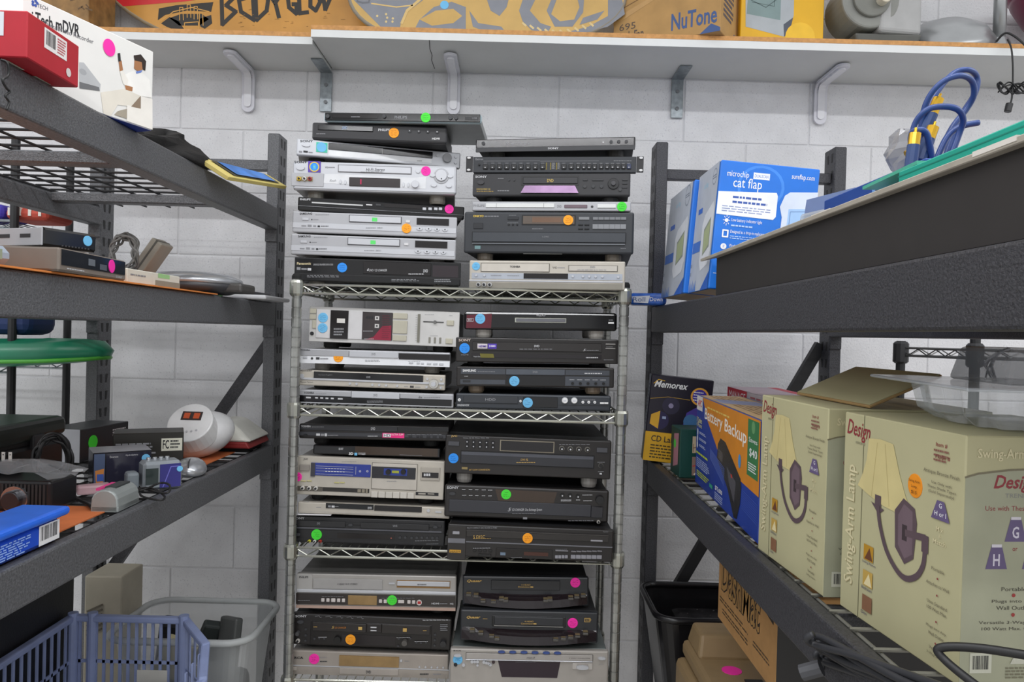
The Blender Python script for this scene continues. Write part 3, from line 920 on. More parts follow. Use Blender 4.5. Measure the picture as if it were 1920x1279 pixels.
# ---- second shelf, left stack
LASTTOP['ML'] = 1.5005
F = dev('ML', 'dvd_player', 'disc player with silver top half and black lower strip, lowest on the second wire shelf', 'disc player', E,
        (160, 968, 1640, 1025, 155, 1100), INY, 0.26, SILVER, DSILVER)
F.raised('control_strip', 165, 1022, 1620, 1142, GLOSS, 0.0015); F.raised('disc_tray', 663, 1000, 1122, 1068, LSILVER, 0.004, 0.001)
F.raised('lower_edge', 158, 1082, 1632, 1152, LSILVER, 0.0012)
F.raised('control_strip', 165, 1028, 1615, 1135, GLOSS, 0.0016)
F.text('TOSHIBA', 205, 993, 303, 1012, DK, bold=.03); F.fine(318, 1006, 450, 1018, 1, GREY, 2); F.text('DVD', 875, 1018, 912, 1040, GREY, bold=.02)
F.line([(660, 985), (660, 1042)], .001, DK); F.line([(1124, 1015), (1124, 1062)], .001, DK)
bars(F, [(225, 1038, 272, 1056), (312, 1042, 340, 1058), (362, 1044, 390, 1060), (412, 1048, 440, 1064), (463, 1050, 492, 1066), (530, 1054, 578, 1070)], LGREY)
F.fine(810, 1078, 970, 1100, 2, GREY, 3); F.text('dts', 1303, 1040, 1338, 1060, INK); F.fine(1355, 1044, 1520, 1064, 1, GREY, 3); F.flush()

F = dev('ML', 'dvd_player', 'champagne disc player with black window and chrome dial, third of four on its stack', 'disc player', E,
        (160, 785, 1562, 838, 160, 932), INY, 0.27, mat('champagne_silver', '#bdb7ac', .4, .2), DSILVER)
F.raised('display', 303, 800, 1350, 905, GLOSS, 0.002); F.raised('mid_trim', 180, 858, 1555, 930, LSILVER, 0.003, 0.0008)
F.raised('display', 303, 803, 1350, 900, GLOSS, 0.0035)
F.text('Pure Cinema Progressive', 350, 828, 480, 842, GREY); F.text('DVD', 808, 846, 846, 864, GREY, bold=.03); F.text('Pioneer', 165, 786, 285, 800, DK, bold=.02)
F.text('Pioneer System', 175, 896, 295, 912, DK)
F.knob('button', 187, 845, 22, LSILVER, 0.004); F.knob('dial', 1455, 920, 46, mat('dial_chrome', '#c4c2bc', .25, .7), 0.007, 24); F.knob('dial_cap', 1455, 920, 24, LSILVER, 0.009, 20)
buttons(F, [(650, 918), (714, 921), (866, 930), (932, 932), (998, 936), (1104, 940), (1390, 873), (1524, 878), (1386, 950), (1522, 958)], 12, LSILVER)
F.fine(1170, 940, 1220, 952, 1, GREY, 2); F.rect(1226, 938, 1262, 958, DK); F.fine(1275, 946, 1330, 958, 1, GREY, 4); F.flush()

F = dev('ML', 'dvd_player', 'silver disc player with bright white lower strip and orange dot', 'disc player', E,
        (165, 580, 1608, 622, 165, 705), INY, 0.26, SILVER, DSILVER, footm=K('77746e'))
F.raised('white_strip', 168, 645, 1606, 760, mat('bright_trim', '#e8eaee', .3), 0.001)
F.raised('upper_face', 168, 588, 638, 660, SILVER, 0.003, 0.0008); F.raised('disc_tray', 642, 605, 1114, 675, LSILVER, 0.005, 0.001)
F.raised('display', 1118, 626, 1606, 698, SMOKE, 0.003)
F.text('TOSHIBA', 175, 588, 270, 604, DK, bold=.03); F.text('DVD', 858, 624, 896, 646, GREY, bold=.02)
bars(F, [(198, 655, 240, 680)], LSILVER); F.disc(285, 676, 12, DK); F.rect(323, 664, 358, 688, DK); F.fine(364, 668, 445, 690, 1, GREY, 4); F.fine(795, 688, 955, 710, 2, GREY, 5)
bars(F, [(1215, 712, 1255, 730), (1290, 714, 1318, 732), (1330, 716, 1358, 734), (1388, 718, 1428, 738), (1448, 720, 1488, 740), (1506, 722, 1546, 744)], LSILVER)
F.fine(1205, 702, 1360, 710, 1, GREY, 2); sticker(F, 537, 667, ORANGE, 45); F.flush()

F = dev('ML', 'cassette_deck', 'old silver cassette deck with two blue dots and big square keys', 'cassette deck', E,
        (262, 175, 1700, 232, 258, 512), INY+0.006, 0.24, mat('aluminium_face', '#cbcac8', .35, .2), DSILVER, bevel=0.0015)
F.raised('door_panel', 330, 205, 768, 495, K('cfcecf', .4), 0.003, 0.0008)
F.raised('cassette_window', 466, 212, 634, 492, SMOKE, 0.0045); F.rect(528, 292, 605, 338, K('d7d5d0'), 'cassette_label'); F.fine(500, 380, 600, 460, 3, GREY, 3)
F.raised('meter_window', 772, 228, 1056, 506, mat('meter_glass', '#3a3334', .2), 0.003, 0.0008)
F.poly([(800, 495), (880, 470), (960, 370), (1048, 360), (1048, 505)], K('8e1c38', .3), 'meter_tint')
for y0 in (270, 345):
    F.rect(890, y0, 930, y0+40, K('c9c6c4'), 'meter_plate'); F.rect(902, y0+12, 918, y0+28, INK, 'meter_hole')
for i in range(4):
    F.rect(806+i*18, 270, 818+i*18, 296, INK, 'counter'); 
F.fine(780, 410, 880, 418, 1, LGREY, 3); F.fine(790, 484, 890, 494, 1, LGREY, 4); F.fine(960, 260, 1040, 490, 12, K('5d1c2c'), 5, .3)
KEY = K('b9b5a4', .5)
for r in ((264, 196, 326, 246), (264, 252, 326, 302), (290, 308, 328, 388), (1062, 240, 1200, 300), (1062, 312, 1200, 440), (1062, 452, 1196, 512), (1578, 310, 1646, 362), (1572, 484, 1638, 538)):
    F.raised('key', *r, KEY, 0.004, 0.001)
F.knob('jack', 288, 437, 18, INK, 0.003)
for x, y, w, h in ((1310, 250, 10, 272),):
    F.raised('level_slider', x-w, y, x+w, y+h, K('77756a'), 0.003)
F.raised('balance_slot', 1352, 318, 1548, 336, K('3a3a3a'), 0.0015); F.knob('slider_cap', 1465, 328, 16, K('6a6a68'), 0.005)
bars(F, [(1408, 472, 1426, 528), (1459, 474, 1477, 530), (1510, 476, 1528, 532)], K('85837a'))
F.fine(1365, 252, 1480, 262, 1, GREY, 2); F.fine(1600, 262, 1632, 270, 1, GREY, 3); F.fine(1420, 456, 1500, 464, 1, GREY, 4)
for i in range(12):
    F.line([(1278, 262+i*22), (1294, 262+i*22)], .0006, GREY)
sticker(F, 393, 285, LBLUE, 46); sticker(F, 392, 384, LBLUE, 46)
F.flush()

# ---- second shelf, right stack
LASTTOP['MR'] = 1.5005
F = dev('MR', 'dvd_recorder', 'graphite disc recorder with two round white buttons and blue dot', 'disc player', G,
        (80, 950, 1632, 970, 82, 1120), INY, 0.30, mat('graphite', '#3a3e44', .35, .2), BLACKM, bevel=0.004)
F.raised('disc_flap', 155, 975, 702, 1062, K('34373c', .35), 0.002, 0.0008); F.text('HDD', 375, 1004, 478, 1030, GREY, bold=.01)
F.raised('display', 752, 985, 1100, 1105, GLOSS, 0.002, 0.0006); F.text('MAGNAVOX', 97, 1072, 217, 1094, LGREY, shear=.2, bold=.02)
for x, y, r in ((116, 1024, 15), (727, 1033, 12), (1350, 1039, 14), (1409, 1039, 14), (1469, 1039, 14)):
    F.knob('button', x, y, r, WHT, 0.004, 14); F.disc(x, y, 4, DK)
for x in (1170, 1264):
    F.knob('round_button', x, 1022, 32, K('c6c8ca', .3), 0.003, 20); F.knob('round_button_cap', x, 1022, 26, WHT, 0.005, 20); F.text('REC' if x < 1200 else 'PLAY', x-14, 1016, x+14, 1030, K('7b86a0'), name='button_text')
F.raised('button', 1522, 1038, 1562, 1056, WHT, 0.004); F.raised('button', 1565, 1038, 1603, 1056, WHT, 0.004)
F.line([(90, 1062), (705, 1068)], .0008, K('17181a')); F.line([(1102, 1074), (1628, 1078)], .0008, K('17181a'))
F.line([(1352, 1020), (1465, 1020)], .0006, GREY); F.fine(1340, 1006, 1480, 1014, 1, GREY, 3)
sticker(F, 800, 1050, LBLUE, 48); F.flush()

F = dev('MR', 'dvd_player', 'black disc player with steel blue bands and blue dot on its dark display', 'disc player', G,
        (85, 682, 1662, 690, 85, 880), INY, 0.27, mat('brown_black', '#221f1e', .35), BLACKM, footm=K('8f7f6c', .35))
BAND = mat('steel_blue_band', '#4a4e55', .35, .3)
F.raised('upper_band', 130, 702, 575, 760, BAND, 0.002); F.raised('disc_tray', 580, 705, 1170, 766, mat('steel_blue_tray', '#555a62', .3, .3), 0.004, 0.001)
F.raised('upper_band', 1174, 712, 1615, 765, BAND, 0.002); F.raised('lower_band', 125, 812, 574, 860, BAND, 0.002); F.raised('lower_band', 1172, 775, 1614, 872, BAND, 0.002)
F.raised('display', 580, 772, 1168, 868, GLOSS, 0.002)
F.text('SAMSUNG', 148, 712, 280, 736, WHT, bold=.03); F.fine(298, 728, 480, 738, 1, GREY, 3); F.text('DVD', 848, 724, 896, 744, GREY, bold=.02)
F.fine(1365, 734, 1580, 752, 1, LGREY, 6); bars(F, [(150, 818, 228, 842)], K('2a2b2e')); F.fine(165, 776, 212, 784, 1, LGREY, 2)
for x in (1247, 1324, 1401, 1478, 1556):
    F.knob('button', x, 844, 14, K('0e0e10', .3), 0.004); F.fine(x-32, 804, x+28, 812, 1, LGREY, x)
sticker(F, 665, 826, LBLUE, 48); F.flush()

F = dev('MR', 'disc_changer', 'black five-disc changer with white and violet badge and bright blue dot', 'disc player', G,
        (80, 385, 1705, 412, 85, 630), INY, 0.33, mat('brown_black', '#221f1e', .35), BLACKM)
F.raised('disc_drawer', 245, 428, 1542, 538, K('2a2726', .35), 0.004, 0.001); F.raised('drawer_trim', 245, 428, 1540, 450, K('6d6b6a', .3), 0.005)
F.raised('display', 240, 545, 1540, 605, mat('plum_glass', '#1c171a', .12), 0.002)
F.text('SONY', 108, 402, 230, 428, K('d0c0b8'), bold=.02)
F.raised('badge', 298, 450, 398, 500, K('d9d2d8'), 0.0048); F.raised('badge', 402, 450, 490, 502, K('5238b0'), 0.0048)
F.ink.clear(); F.layer = 40
F.text('SONY', 108, 402, 230, 428, K('d0c0b8'), bold=.02); F.text('HDMI', 312, 466, 386, 486, K('4a2f96'), bold=.03); F.text('1080', 416, 464, 478, 486, K('dcd6f0'), bold=.03)
F.text('DVD', 865, 464, 915, 486, LGREY, bold=.03); F.fine(718, 500, 1065, 510, 1, GREY, 3); F.text('5', 1352, 504, 1382, 524, LGREY, shear=.3); F.fine(1386, 510, 1515, 522, 1, GREY, 3)
F.text('Precision Drive', 265, 572, 330, 586, LGREY); F.poly([(325, 548), (460, 552), (470, 592), (335, 590)], K('6a6420', .2), 'display_tint')
F.fine(1385, 580, 1512, 600, 1, LGREY, 4); bars(F, [(1578, 450, 1676, 462), (1578, 494, 1676, 506)], K('9a9794')); F.fine(1585, 478, 1670, 488, 1, GREY, 2); F.fine(1565, 606, 1690, 618, 1, GREY, 2)
F.text('HDMI', 140, 555, 210, 568, GREY); sticker(F, 170, 497, BLUE, 49); F.flush()

F = dev('MR', 'bluray_player', 'glossy black disc player with chrome tray rim and blue dot, topmost on the second shelf', 'disc player', G,
        (160, 128, 1692, 145, 168, 308), INY, 0.26, GLOSS, BLACKM, footm=K('c9c4bc', .3), bevel=0.006)
F.raised('tray_rim', 670, 188, 1190, 246, CHROME, 0.002, 0.001); F.raised('disc_tray', 684, 198, 1180, 236, K('6a6a70', .2), 0.004, 0.001)
F.poly([(190, 165), (440, 150), (440, 296), (190, 296)], K('5e1626', .2), 'tinted_panel')
F.text('VIZIO', 882, 154, 975, 176, LGREY); F.text('BD', 208, 204, 246, 222, LGREY); F.line([(195, 198), (258, 198), (258, 228), (195, 228), (195, 198)], .0008, LGREY)
F.raised('port', 1608, 234, 1664, 250, WHT, 0.002); F.fine(1612, 206, 1665, 222, 1, GREY, 2)
sticker(F, 326, 202, LBLUE, 48); F.flush()

# ---- third shelf, left stack
LASTTOP['OL'] = 1.1365
F = dev('OL', 'video_recorder', 'black tape and disc combo with yellow, white and red front jacks and green dot', 'video recorder', H,
        (105, 890, 1390, 960, 105, 1110), INY, 0.31, BLACK, BLACKM)
F.raised('upper_doors', 108, 928, 1362, 1018, K('202022', .4), 0.002, 0.0008); F.raised('mid_trim', 110, 980, 1362, 1060, K('5a5b62', .3), 0.0012)
F.raised('disc_tray', 110, 922, 540, 995, K('262628', .4), 0.004, 0.0008); F.raised('cassette_door', 670, 955, 1256, 1034, K('262628', .4), 0.004, 0.0008)
F.raised('control_panel', 108, 1000, 1384, 1140, K('1d1d1f', .35), 0.0014)
F.raised('display', 472, 1040, 965, 1110, SMOKE, 0.002)
for x, c in ((237, 'd9d23a'), (283, 'e0e0e0'), (330, 'c23a2a')):
    y = 1104+(x-237)*.04
    F.knob('jack', x, y, 13, K(c), 0.006, 12); F.knob('jack_hole', x, y, 6, INK, 0.0068, 8)
F.text('SONY', 95, 898, 188, 918, LGREY, bold=.02); F.text('DVD', 300, 944, 326, 962, GREY, bold=.02); F.text('VHS', 945, 980, 985, 998, GREY, bold=.02)
F.knob('button', 585, 972, 20, DGREY, .004, 14, .6); F.knob('button', 1310, 1006, 20, DGREY, .004, 14, .6); F.knob('button', 138, 1045, 24, DGREY, .004, 14, .5)
buttons(F, [(1010, 1090), (1056, 1092), (1110, 1096), (1154, 1096), (1198, 1096), (1242, 1098), (1288, 1100), (1328, 1102)], 12, DGREY)
F.fine(1140, 1118, 1350, 1128, 1, GREY, 4); F.fine(1235, 1150, 1345, 1158, 1, GREY, 4); F.disc(935, 1095, 5, K('c86a5a'))
sticker(F, 297, 1050, GREEN, 50); F.flush()

F = dev('OL', 'dvd_player', 'slim silver disc player with long dark window, squeezed under the wide tape deck', 'disc player', H,
        (130, 772, 1432, 842, 130, 868), INY-0.006, 0.24, mat('champagne_silver', '#bdb7ac', .4, .2), DSILVER, foot=True)
F.raised('window', 372, 786, 780, 850, K('15181a', .2), 0.002); F.raised('window', 786, 810, 1192, 878, SMOKE, 0.002)
F.rect(392, 804, 416, 822, GREY); F.rect(422, 806, 448, 824, LGREY); F.fine(452, 810, 490, 822, 1, GREY, 2); F.text('DVD', 732, 822, 766, 842, LGREY, bold=.02)
F.raised('lower_edge', 132, 850, 1430, 920, LSILVER, 0.001); F.fine(180, 768, 240, 776, 1, GREY, 2); F.fine(290, 816, 345, 826, 1, GREY, 2)
F.knob('button', 1250, 862, 14, LSILVER, .003); F.raised('button', 1308, 868, 1362, 882, LSILVER, .003); F.flush()
t = F.p
b = MB(); b.box(0, 0.085, -0.012, 0.06, 0, 0.0015).build('folded_leaflet', K('e9e9ec'), None, loc=P(557, 967, Y=INY-0.02)+Vector((0, 0.02, 0)))
tag(bpy.data.objects['folded_leaflet'], 'white folded leaflet slipped between two players on the third wire shelf', 'leaflet')

F = dev('OL', 'cassette_deck', 'silver cassette deck with cobalt blue level meter and pink dot', 'cassette deck', H,
        (128, 382, 1388, 442, 128, 712), INY, 0.26, mat('champagne_silver', '#bdb7ac', .4, .2), DSILVER, bevel=0.002)
F.raised('meter_window', 247, 440, 758, 572, K('26388f', .25), 0.003, 0.001)
F.rect(247, 440, 285, 560, K('3c3c44'), 'meter_shade')
for y in (468, 486, 510, 536):
    F.line([(292, y), (610, y+14)], .0007, LGREY, 'meter_scale')
    if y in (486, 510):
        for i in range(7):
            F.rect(372+i*25, y+3+i, 388+i*25, y+8+i, WHT, 'meter_segment')
F.line([(632, 478), (632, 545)], .0008, LGREY, 'meter_scale')
for x in (669, 731):
    F.disc(x, 517, 9, LGREY); F.disc(x, 517, 5, K('26388f'), 'meter_dot')
slot_door(F, 772, 448, 1155, 685, K('c0bab0', .4), K('6f6b64'), 'cassette_door', 0.003, 4)
F.raised('cassette_window', 772, 475, 1144, 592, K('24242a', .2), 0.0045, 0.0006); F.raised('window_plate', 872, 492, 1072, 560, K('243a8e', .3), 0.0052)
for x in (912, 1040):
    F.knob('hub', x, 522, 22, K('17171b'), 0.007, 16)
F.raised('window_label', 942, 512, 1002, 536, K('a2a838'), 0.006)
F.raised('counter_frame', 1186, 486, 1352, 606, K('a8a298'), 0.003, 0.0008); F.raised('counter_window', 1198, 530, 1340, 580, SMOKE, 0.004)
for i in range(3):
    F.rect(1215+i*20, 540, 1230+i*20, 562, LGREY, 'counter_digit')
F.raised('power_key', 152, 455, 236, 512, K('8d8780', .4), 0.005, 0.001); F.text('JVC', 180, 404, 218, 422, INK, bold=.02)
F.raised('jack_strip', 140, 640, 350, 690, K('5b564e', .4), 0.001); 
for x in (184, 240, 297):
    F.knob('jack', x, 657+(x-184)*.03, 18, K('d5d2cc', .3), 0.005, 14); F.knob('jack_hole', x, 657+(x-184)*.03, 9, INK, 0.006, 10)
F.raised('slider_slot', 352, 652, 752, 706, K('2d2a27', .5), 0.001); bars(F, [(652, 672, 682, 700), (688, 672, 716, 702), (722, 668, 740, 706)], K('8b8474'))
for i in range(6):
    F.raised('transport_key', 770+i*62, 690+i*2.5, 828+i*62, 744+i*2.5, K('c9c4bb', .4), 0.005, 0.001)
F.raised('switch_slot', 1150, 700, 1345, 736, INK, 0.001); bars(F, [(1172, 706, 1236, 724), (1252, 712, 1310, 724)], K('9a958c'))
bars(F, [(165, 594, 210, 602), (216, 594, 258, 602), (450, 610, 494, 620), (500, 610, 540, 620)], K('c2bc7a'))
F.fine(510, 432, 640, 440, 1, GREY, 4); F.fine(900, 600, 1000, 608, 1, GREY, 5)
sticker(F, 132, 562, PINK, 44); F.flush()

F = dev('OL', 'bluray_player', 'narrow glossy black disc player with angled ends, under the player with a pink tag', 'disc player', H,
        (262, 292, 1352, 326, 268, 372), INY+0.01, 0.22, GLOSS, BLACKM, foot=True)
F.raised('brown_window', 622, 305, 1335, 395, mat('smoky_brown', '#3b2c1f', .15), 0.0015); F.text('BLU-RAY', 484, 318, 522, 336, LGREY, bold=.02)
F.text('3D', 574, 358, 612, 380, WHT, bold=.03); F.rect(622, 360, 648, 384, LBLUE, 'badge'); F.fine(655, 358, 720, 380, 2, LGREY, 3)
F.line([(1010, 378), (1200, 384)], .0008, GREY); F.flush()

F = dev('OL', 'dvd_player', 'black disc player with bright pink product tag, topmost on the third shelf', 'disc player', H,
        (140, 112, 1425, 140, 140, 238), INY, 0.24, mat('brown_black', '#221f1e', .35), BLACKM, bevel=0.004)
F.raised('upper_band', 145, 120, 985, 180, K('2f3034', .35), 0.002, 0.0006); F.raised('display', 990, 138, 1420, 180, GLOSS, 0.002)
F.raised('lower_band', 142, 180, 1418, 240, K('3a3b40', .35), 0.003, 0.001)
F.text('TOSHIBA', 160, 124, 243, 142, LGREY, bold=.02); F.fine(252, 134, 362, 144, 1, GREY, 3); F.text('DVD', 758, 142, 794, 166, LGREY, bold=.03)
F.layer = 12
F.knob('button', 200, 207, 18, K('17171a'), .004, 12, .5); F.rect(292, 194, 324, 214, LGREY); F.rect(330, 196, 360, 216, GREY); F.rect(365, 194, 384, 218, LGREY); F.fine(390, 204, 485, 216, 1, GREY, 3); F.fine(732, 212, 822, 222, 1, LGREY, 3)
F.raised('product_tag', 858, 190, 1045, 234, K('f02d86'), 0.0045); F.layer = 40; F.rect(866, 194, 930, 226, K('e8dfe6'), 'tag_panel'); F.text('ULTRA SLIM', 936, 194, 1036, 210, WHT, name='tag_text'); F.text('HD', 872, 197, 924, 223, INK, name='tag_logo')
bars(F, [(1080, 210, 1112, 228), (1148, 212, 1172, 230), (1178, 212, 1202, 230), (1236, 214, 1266, 232), (1288, 214, 1320, 232), (1342, 216, 1376, 234)], K('26272b'), 0.0042)
F.fine(1070, 200, 1380, 207, 1, GREY, 3); F.flush()

# ---- third shelf, right stack
LASTTOP['OR'] = 1.1365
LASTTOP['OR'] = None
F = dev('OR', 'cd_changer', 'black multi-disc changer with orange dot and gold badge, hanging over the third shelf edge', 'disc player', I,
        (90, 884, 1460, 955, 85, 1150), 1.930, 0.36, mat('brown_black', '#221f1e', .35), BLACKM, bevel=0.003)
F.raised('left_panel', 92, 900, 236, 1184, K('2a2725', .35), 0.0015, 0.0006)
F.raised('disc_drawer', 242, 938, 1416, 1050, K('2c2927', .35), 0.005, 0.001); F.raised('drawer_trim', 242, 938, 1414, 992, K('3f3c3a', .3), 0.0052)
F.raised('grey_band', 240, 1028, 1450, 1100, K('6f7076', .35), 0.002); F.raised('grey_band', 92, 1000, 232, 1045, K('6f7076', .35), 0.0025)
F.raised('display', 490, 1088, 955, 1188, SMOKE, 0.003, 0.0006); F.rect(526, 1122, 568, 1148, K('6d7f92'), 'disc_logo'); F.rect(720, 1120, 920, 1160, K('4a2a20'), 'display_tint')
F.raised('display_edge', 490, 1166, 955, 1190, K('8d8a86'), 0.002)
F.raised('gold_badge', 106, 1096, 200, 1124, K('c99a3a', .4), 0.003); F.layer = 50
F.text('MASH', 114, 1102, 192, 1118, K('6a4a10'), name='badge_text'); F.text('5 DISC', 300, 976, 396, 1000, GOLD); F.fine(300, 1004, 455, 1012, 1, GOLD, 3); F.text('MULTI COMPACT DISC PLAYER SL-PD867', 248, 912, 496, 926, GREY); F.text('Technics', 1370, 958, 1412, 968, GREY)
bars(F, [(1268, 1026, 1366, 1044), (130, 944, 186, 968)], K('9a9aa0', .4), 0.006); bars(F, [(980, 1110, 1086, 1124)] + [(1110+i*43, 1118, 1150+i*43, 1130) for i in range(6)], K('77767a', .4), 0.004)
bars(F, [(978+i*27, 1154, 1002+i*27, 1180) for i in range(4)] + [(1108+i*43, 1152+i, 1148+i*43, 1184+i) for i in range(6)], K('8d8d94', .4), 0.004)
bars(F, [(300, 1100, 326, 1116), (345, 1102, 370, 1118), (385, 1102, 410, 1118), (430, 1104, 456, 1120), (345, 1136, 450, 1160)], K('1b1a19'), 0.004)
F.fine(980, 1100, 1080, 1106, 1, GREY, 4); F.fine(300, 1080, 450, 1092, 1, GREY, 4); F.fine(615, 1160, 710, 1168, 1, GREY, 4)
sticker(F, 748, 1007, ORANGE, 48)
F.flush()
F = dev('OR', 'cd_changer', 'black five-disc changer with round dial, headphone jack and green dot', 'disc player', I,
        (65, 562, 1422, 622, 50, 830), INY-0.02, 0.36, mat('brown_black', '#221f1e', .35), BLACKM, bevel=0.005)
F.raised('disc_drawer', 98, 686, 1264, 836, K('33343a', .35), 0.004, 0.001); F.raised('open_key', 1270, 750, 1362, 846, K('2b2b30', .35), 0.004, 0.001)
F.poly([(478, 604), (990, 632), (960, 724), (502, 700)], mat('smoky_brown', '#3b2c1f', .15), 'display')
F.text('SONY', 78, 580, 176, 600, LGREY, bold=.02); F.knob('button', 124, 638, 28, DGREY, .004, 16, .5)
F.layer = 40
F.text('5', 580, 756, 608, 784, LGREY, shear=.3); F.text('CD CHANGER  Disc Exchange System', 615, 762, 862, 788, LGREY, shear=.15); F.fine(615, 798, 820, 806, 1, GREY, 3)
F.rect(705, 834, 738, 854, GREY, 'disc_logo'); F.fine(1078, 862, 1300, 872, 1, GREY, 3); F.knob('jack', 1328, 878, 15, K('b5b2aa', .3), 0.004); F.knob('jack_hole', 1328, 878, 8, INK, 0.005)
for x in (222, 278, 330, 385, 437):
    for y in (600, 648):
        F.fine(x-18, y+(x-222)*.03, x+18, y+8+(x-222)*.03, 1, LGREY, x+y); F.knob('button', x, y+16+(x-222)*.03, 5, DGREY, .002, 8)
for x, y in ((1032, 658), (1096, 662), (1162, 668)):
    F.knob('button', x, y, 18, K('151515', .3), 0.004); F.disc(x, y, 6, LGREY)
F.fine(1020, 690, 1110, 708, 2, LGREY, 3); F.fine(1145, 690, 1180, 700, 1, LGREY, 3); F.fine(1198, 650, 1285, 660, 1, LGREY, 3); F.fine(1205, 698, 1282, 708, 1, LGREY, 3)
F.knob('dial', 1340, 692, 34, K('1a1a1c', .35), 0.012, 24)
sticker(F, 568, 648, GREEN, 47); F.flush()
F = dev('OR', 'cd_changer', 'dusty black five-disc changer with gold logo, four round keys and bright blue dot', 'disc player', I,
        (70, 152, 1442, 212, 60, 470), INY-0.02, 0.37, mat('brown_black', '#221f1e', .35), mat('dusty_black_metal', '#2b2c2c', .6, var=.35, scale=14), footm=K('a09d98', .3), bevel=0.003)
slot_door(F, 200, 288, 1292, 432, K('2d2e33', .3), K('121212'), 'disc_drawer', 0.005, 5)
F.raised('drawer_trim', 202, 290, 1290, 362, K('4b4d55', .3), 0.0055); F.raised('display_frame', 520, 196, 966, 308, K('8b8372', .4), 0.0015); F.raised('display', 528, 203, 958, 300, SMOKE, 0.0025)
F.layer = 50
F.text('JVC', 115, 156, 166, 174, GOLD, bold=.02); F.text('5', 735, 350, 750, 368, GOLD); F.text('COMPU', 690, 350, 730, 366, GOLD, shear=.4); F.fine(655, 376, 820, 386, 1, GOLD, 3)
F.rect(205, 418, 252, 440, K('8d7c50'), 'disc_logo'); F.text('BIT FLOW CONVERSION', 268, 436, 436, 450, GOLD); F.fine(214, 174, 495, 184, 1, GREY, 2)
bars(F, [(92, 206, 182, 244), (1318, 264, 1406, 306)], K('46474c', .4), 0.004)
for i in range(5):
    for y in (210, 246):
        x = 247+i*53.5
        F.knob('button', x, y+i*2.5, 15, K('15151a', .3), 0.003, 12); F.disc(x, y+i*2.5, 5, LGREY)
for x, y in ((1030, 272), (1100, 275), (1170, 278), (1242, 281)):
    F.knob('round_key', x, y, 23, K('77746c', .3), 0.002, 18); F.knob('round_key_cap', x, y, 18, K('1d1c1b', .3), 0.004, 18); F.disc(x, y, 7, LGREY)
F.knob('dial', 1354, 413, 22, K('55534f', .3), 0.003, 18); F.knob('dial_cap', 1354, 413, 16, K('171717', .3), 0.006, 18); F.raised('button', 1344, 474, 1362, 486, LGREY, 0.003)
F.fine(1008, 232, 1275, 242, 1, GREY, 4); F.fine(1325, 380, 1388, 388, 1, GREY, 4); F.fine(1330, 458, 1380, 466, 1, GREY, 4)
sticker(F, 135, 348, BLUE, 47); F.flush()

# ---- bottom shelf, left stack
LASTTOP['SL'] = 0.7945
F = dev('SL', 'dvd_player', 'bronze silver disc player with wood-toned mirror window and pink dot', 'disc player', J,
        (125, 965, 1650, 1025, 115, 1195), INY, 0.28, mat('bronze_silver', '#a59d95', .38, .3), DSILVER)
F.raised('mirror_window', 598, 1018, 1168, 1145, mat('wood_mirror', '#9b7f55', .25, .3, var=.2, scale=20), 0.002)
F.raised('chrome_line', 120, 1112, 1648, 1182, LSILVER, 0.0008); F.raised('lower_face', 120, 1124, 1648, 1262, mat('bronze_silver', '#a59d95'), 0.0014)
F.raised('disc_tray', 598, 1140, 1164, 1226, K('a8a098', .4), 0.004, 0.001); F.raised('mirror_window', 598, 1020, 1168, 1143, MATS['wood_mirror'], 0.003)
F.layer = 20
F.text('RCA', 165, 1030, 250, 1054, INK, bold=.03); F.text('DVD', 855, 1168, 902, 1196, DK, bold=.02); F.fine(410, 1072, 500, 1088, 1, DK, 2); F.fine(400, 1036, 505, 1044, 1, GREY, 2)
bars(F, [(120, 1132, 185, 1168)], K('b3aba2'), .003); F.knob('button', 1192, 1076, 12, LSILVER, .003); F.fine(1225, 1078, 1280, 1088, 1, GREY, 2)
buttons(F, [(1368, 1141), (1426, 1143), (1484, 1146), (1540, 1148), (1596, 1150)], 9, LSILVER, .003); F.fine(1372, 1200, 1480, 1222, 1, DK, 2); F.fine(1500, 1205, 1595, 1222, 1, GREY, 2)
sticker(F, 354, 1055, PINK, 49); F.flush()
F = dev('SL', 'cd_recorder', 'black twin-tray disc recorder crowded with small knobs, orange dot', 'disc player', J,
        (150, 607, 1680, 682, 140, 910), INY, 0.33, mat('brown_black', '#221f1e', .35), BLACKM, bevel=0.004)
F.raised('centre_block', 325, 682, 1482, 960, K('1b1817', .3), 0.0015, 0.0008); F.raised('disc_tray', 345, 690, 858, 798, K('2b2725', .35), 0.005, 0.001)
F.raised('disc_tray', 1010, 718, 1472, 828, K('2b2725', .35), 0.005, 0.001); F.raised('key_block', 866, 712, 1004, 800, K('252120', .35), 0.004, 0.0008)
F.raised('display', 630, 812, 1140, 930, mat('plum_glass', '#1c171a', .12), 0.0025)
F.layer = 48
F.text('SONY', 176, 624, 286, 646, LGREY, bold=.02); F.text('5', 528, 726, 556, 752, GOLD, shear=.3); F.text('CD CHANGER', 560, 734, 668, 752, K('b8752c'), shear=.2)
F.rect(786, 736, 822, 766, GOLD, 'disc_logo'); F.rect(1214, 752, 1250, 788, GOLD, 'disc_logo'); F.fine(356, 726, 402, 738, 1, GOLD, 2); F.fine(1406, 772, 1450, 784, 1, GOLD, 2)
F.raised('button', 902, 740, 958, 752, LGREY, .006); F.raised('button', 902, 770, 958, 782, LGREY, .006)
for x in (400, 502, 605, 705, 805):
    F.line([(x-35, 638+(x-400)*.04), (x+5, 632+(x-400)*.04), (x+15, 650+(x-400)*.04), (x+30, 645+(x-400)*.04)], .0008, GREY)
F.knob('button', 225, 690, 34, DGREY, .004, 16, .5); F.knob('knob', 203, 795, 20, K('4a4a4c', .3), 0.012, 18); F.knob('jack', 202, 872, 20, K('c9c5be', .3), .005, 16); F.knob('jack_hole', 202, 872, 10, INK, .006)
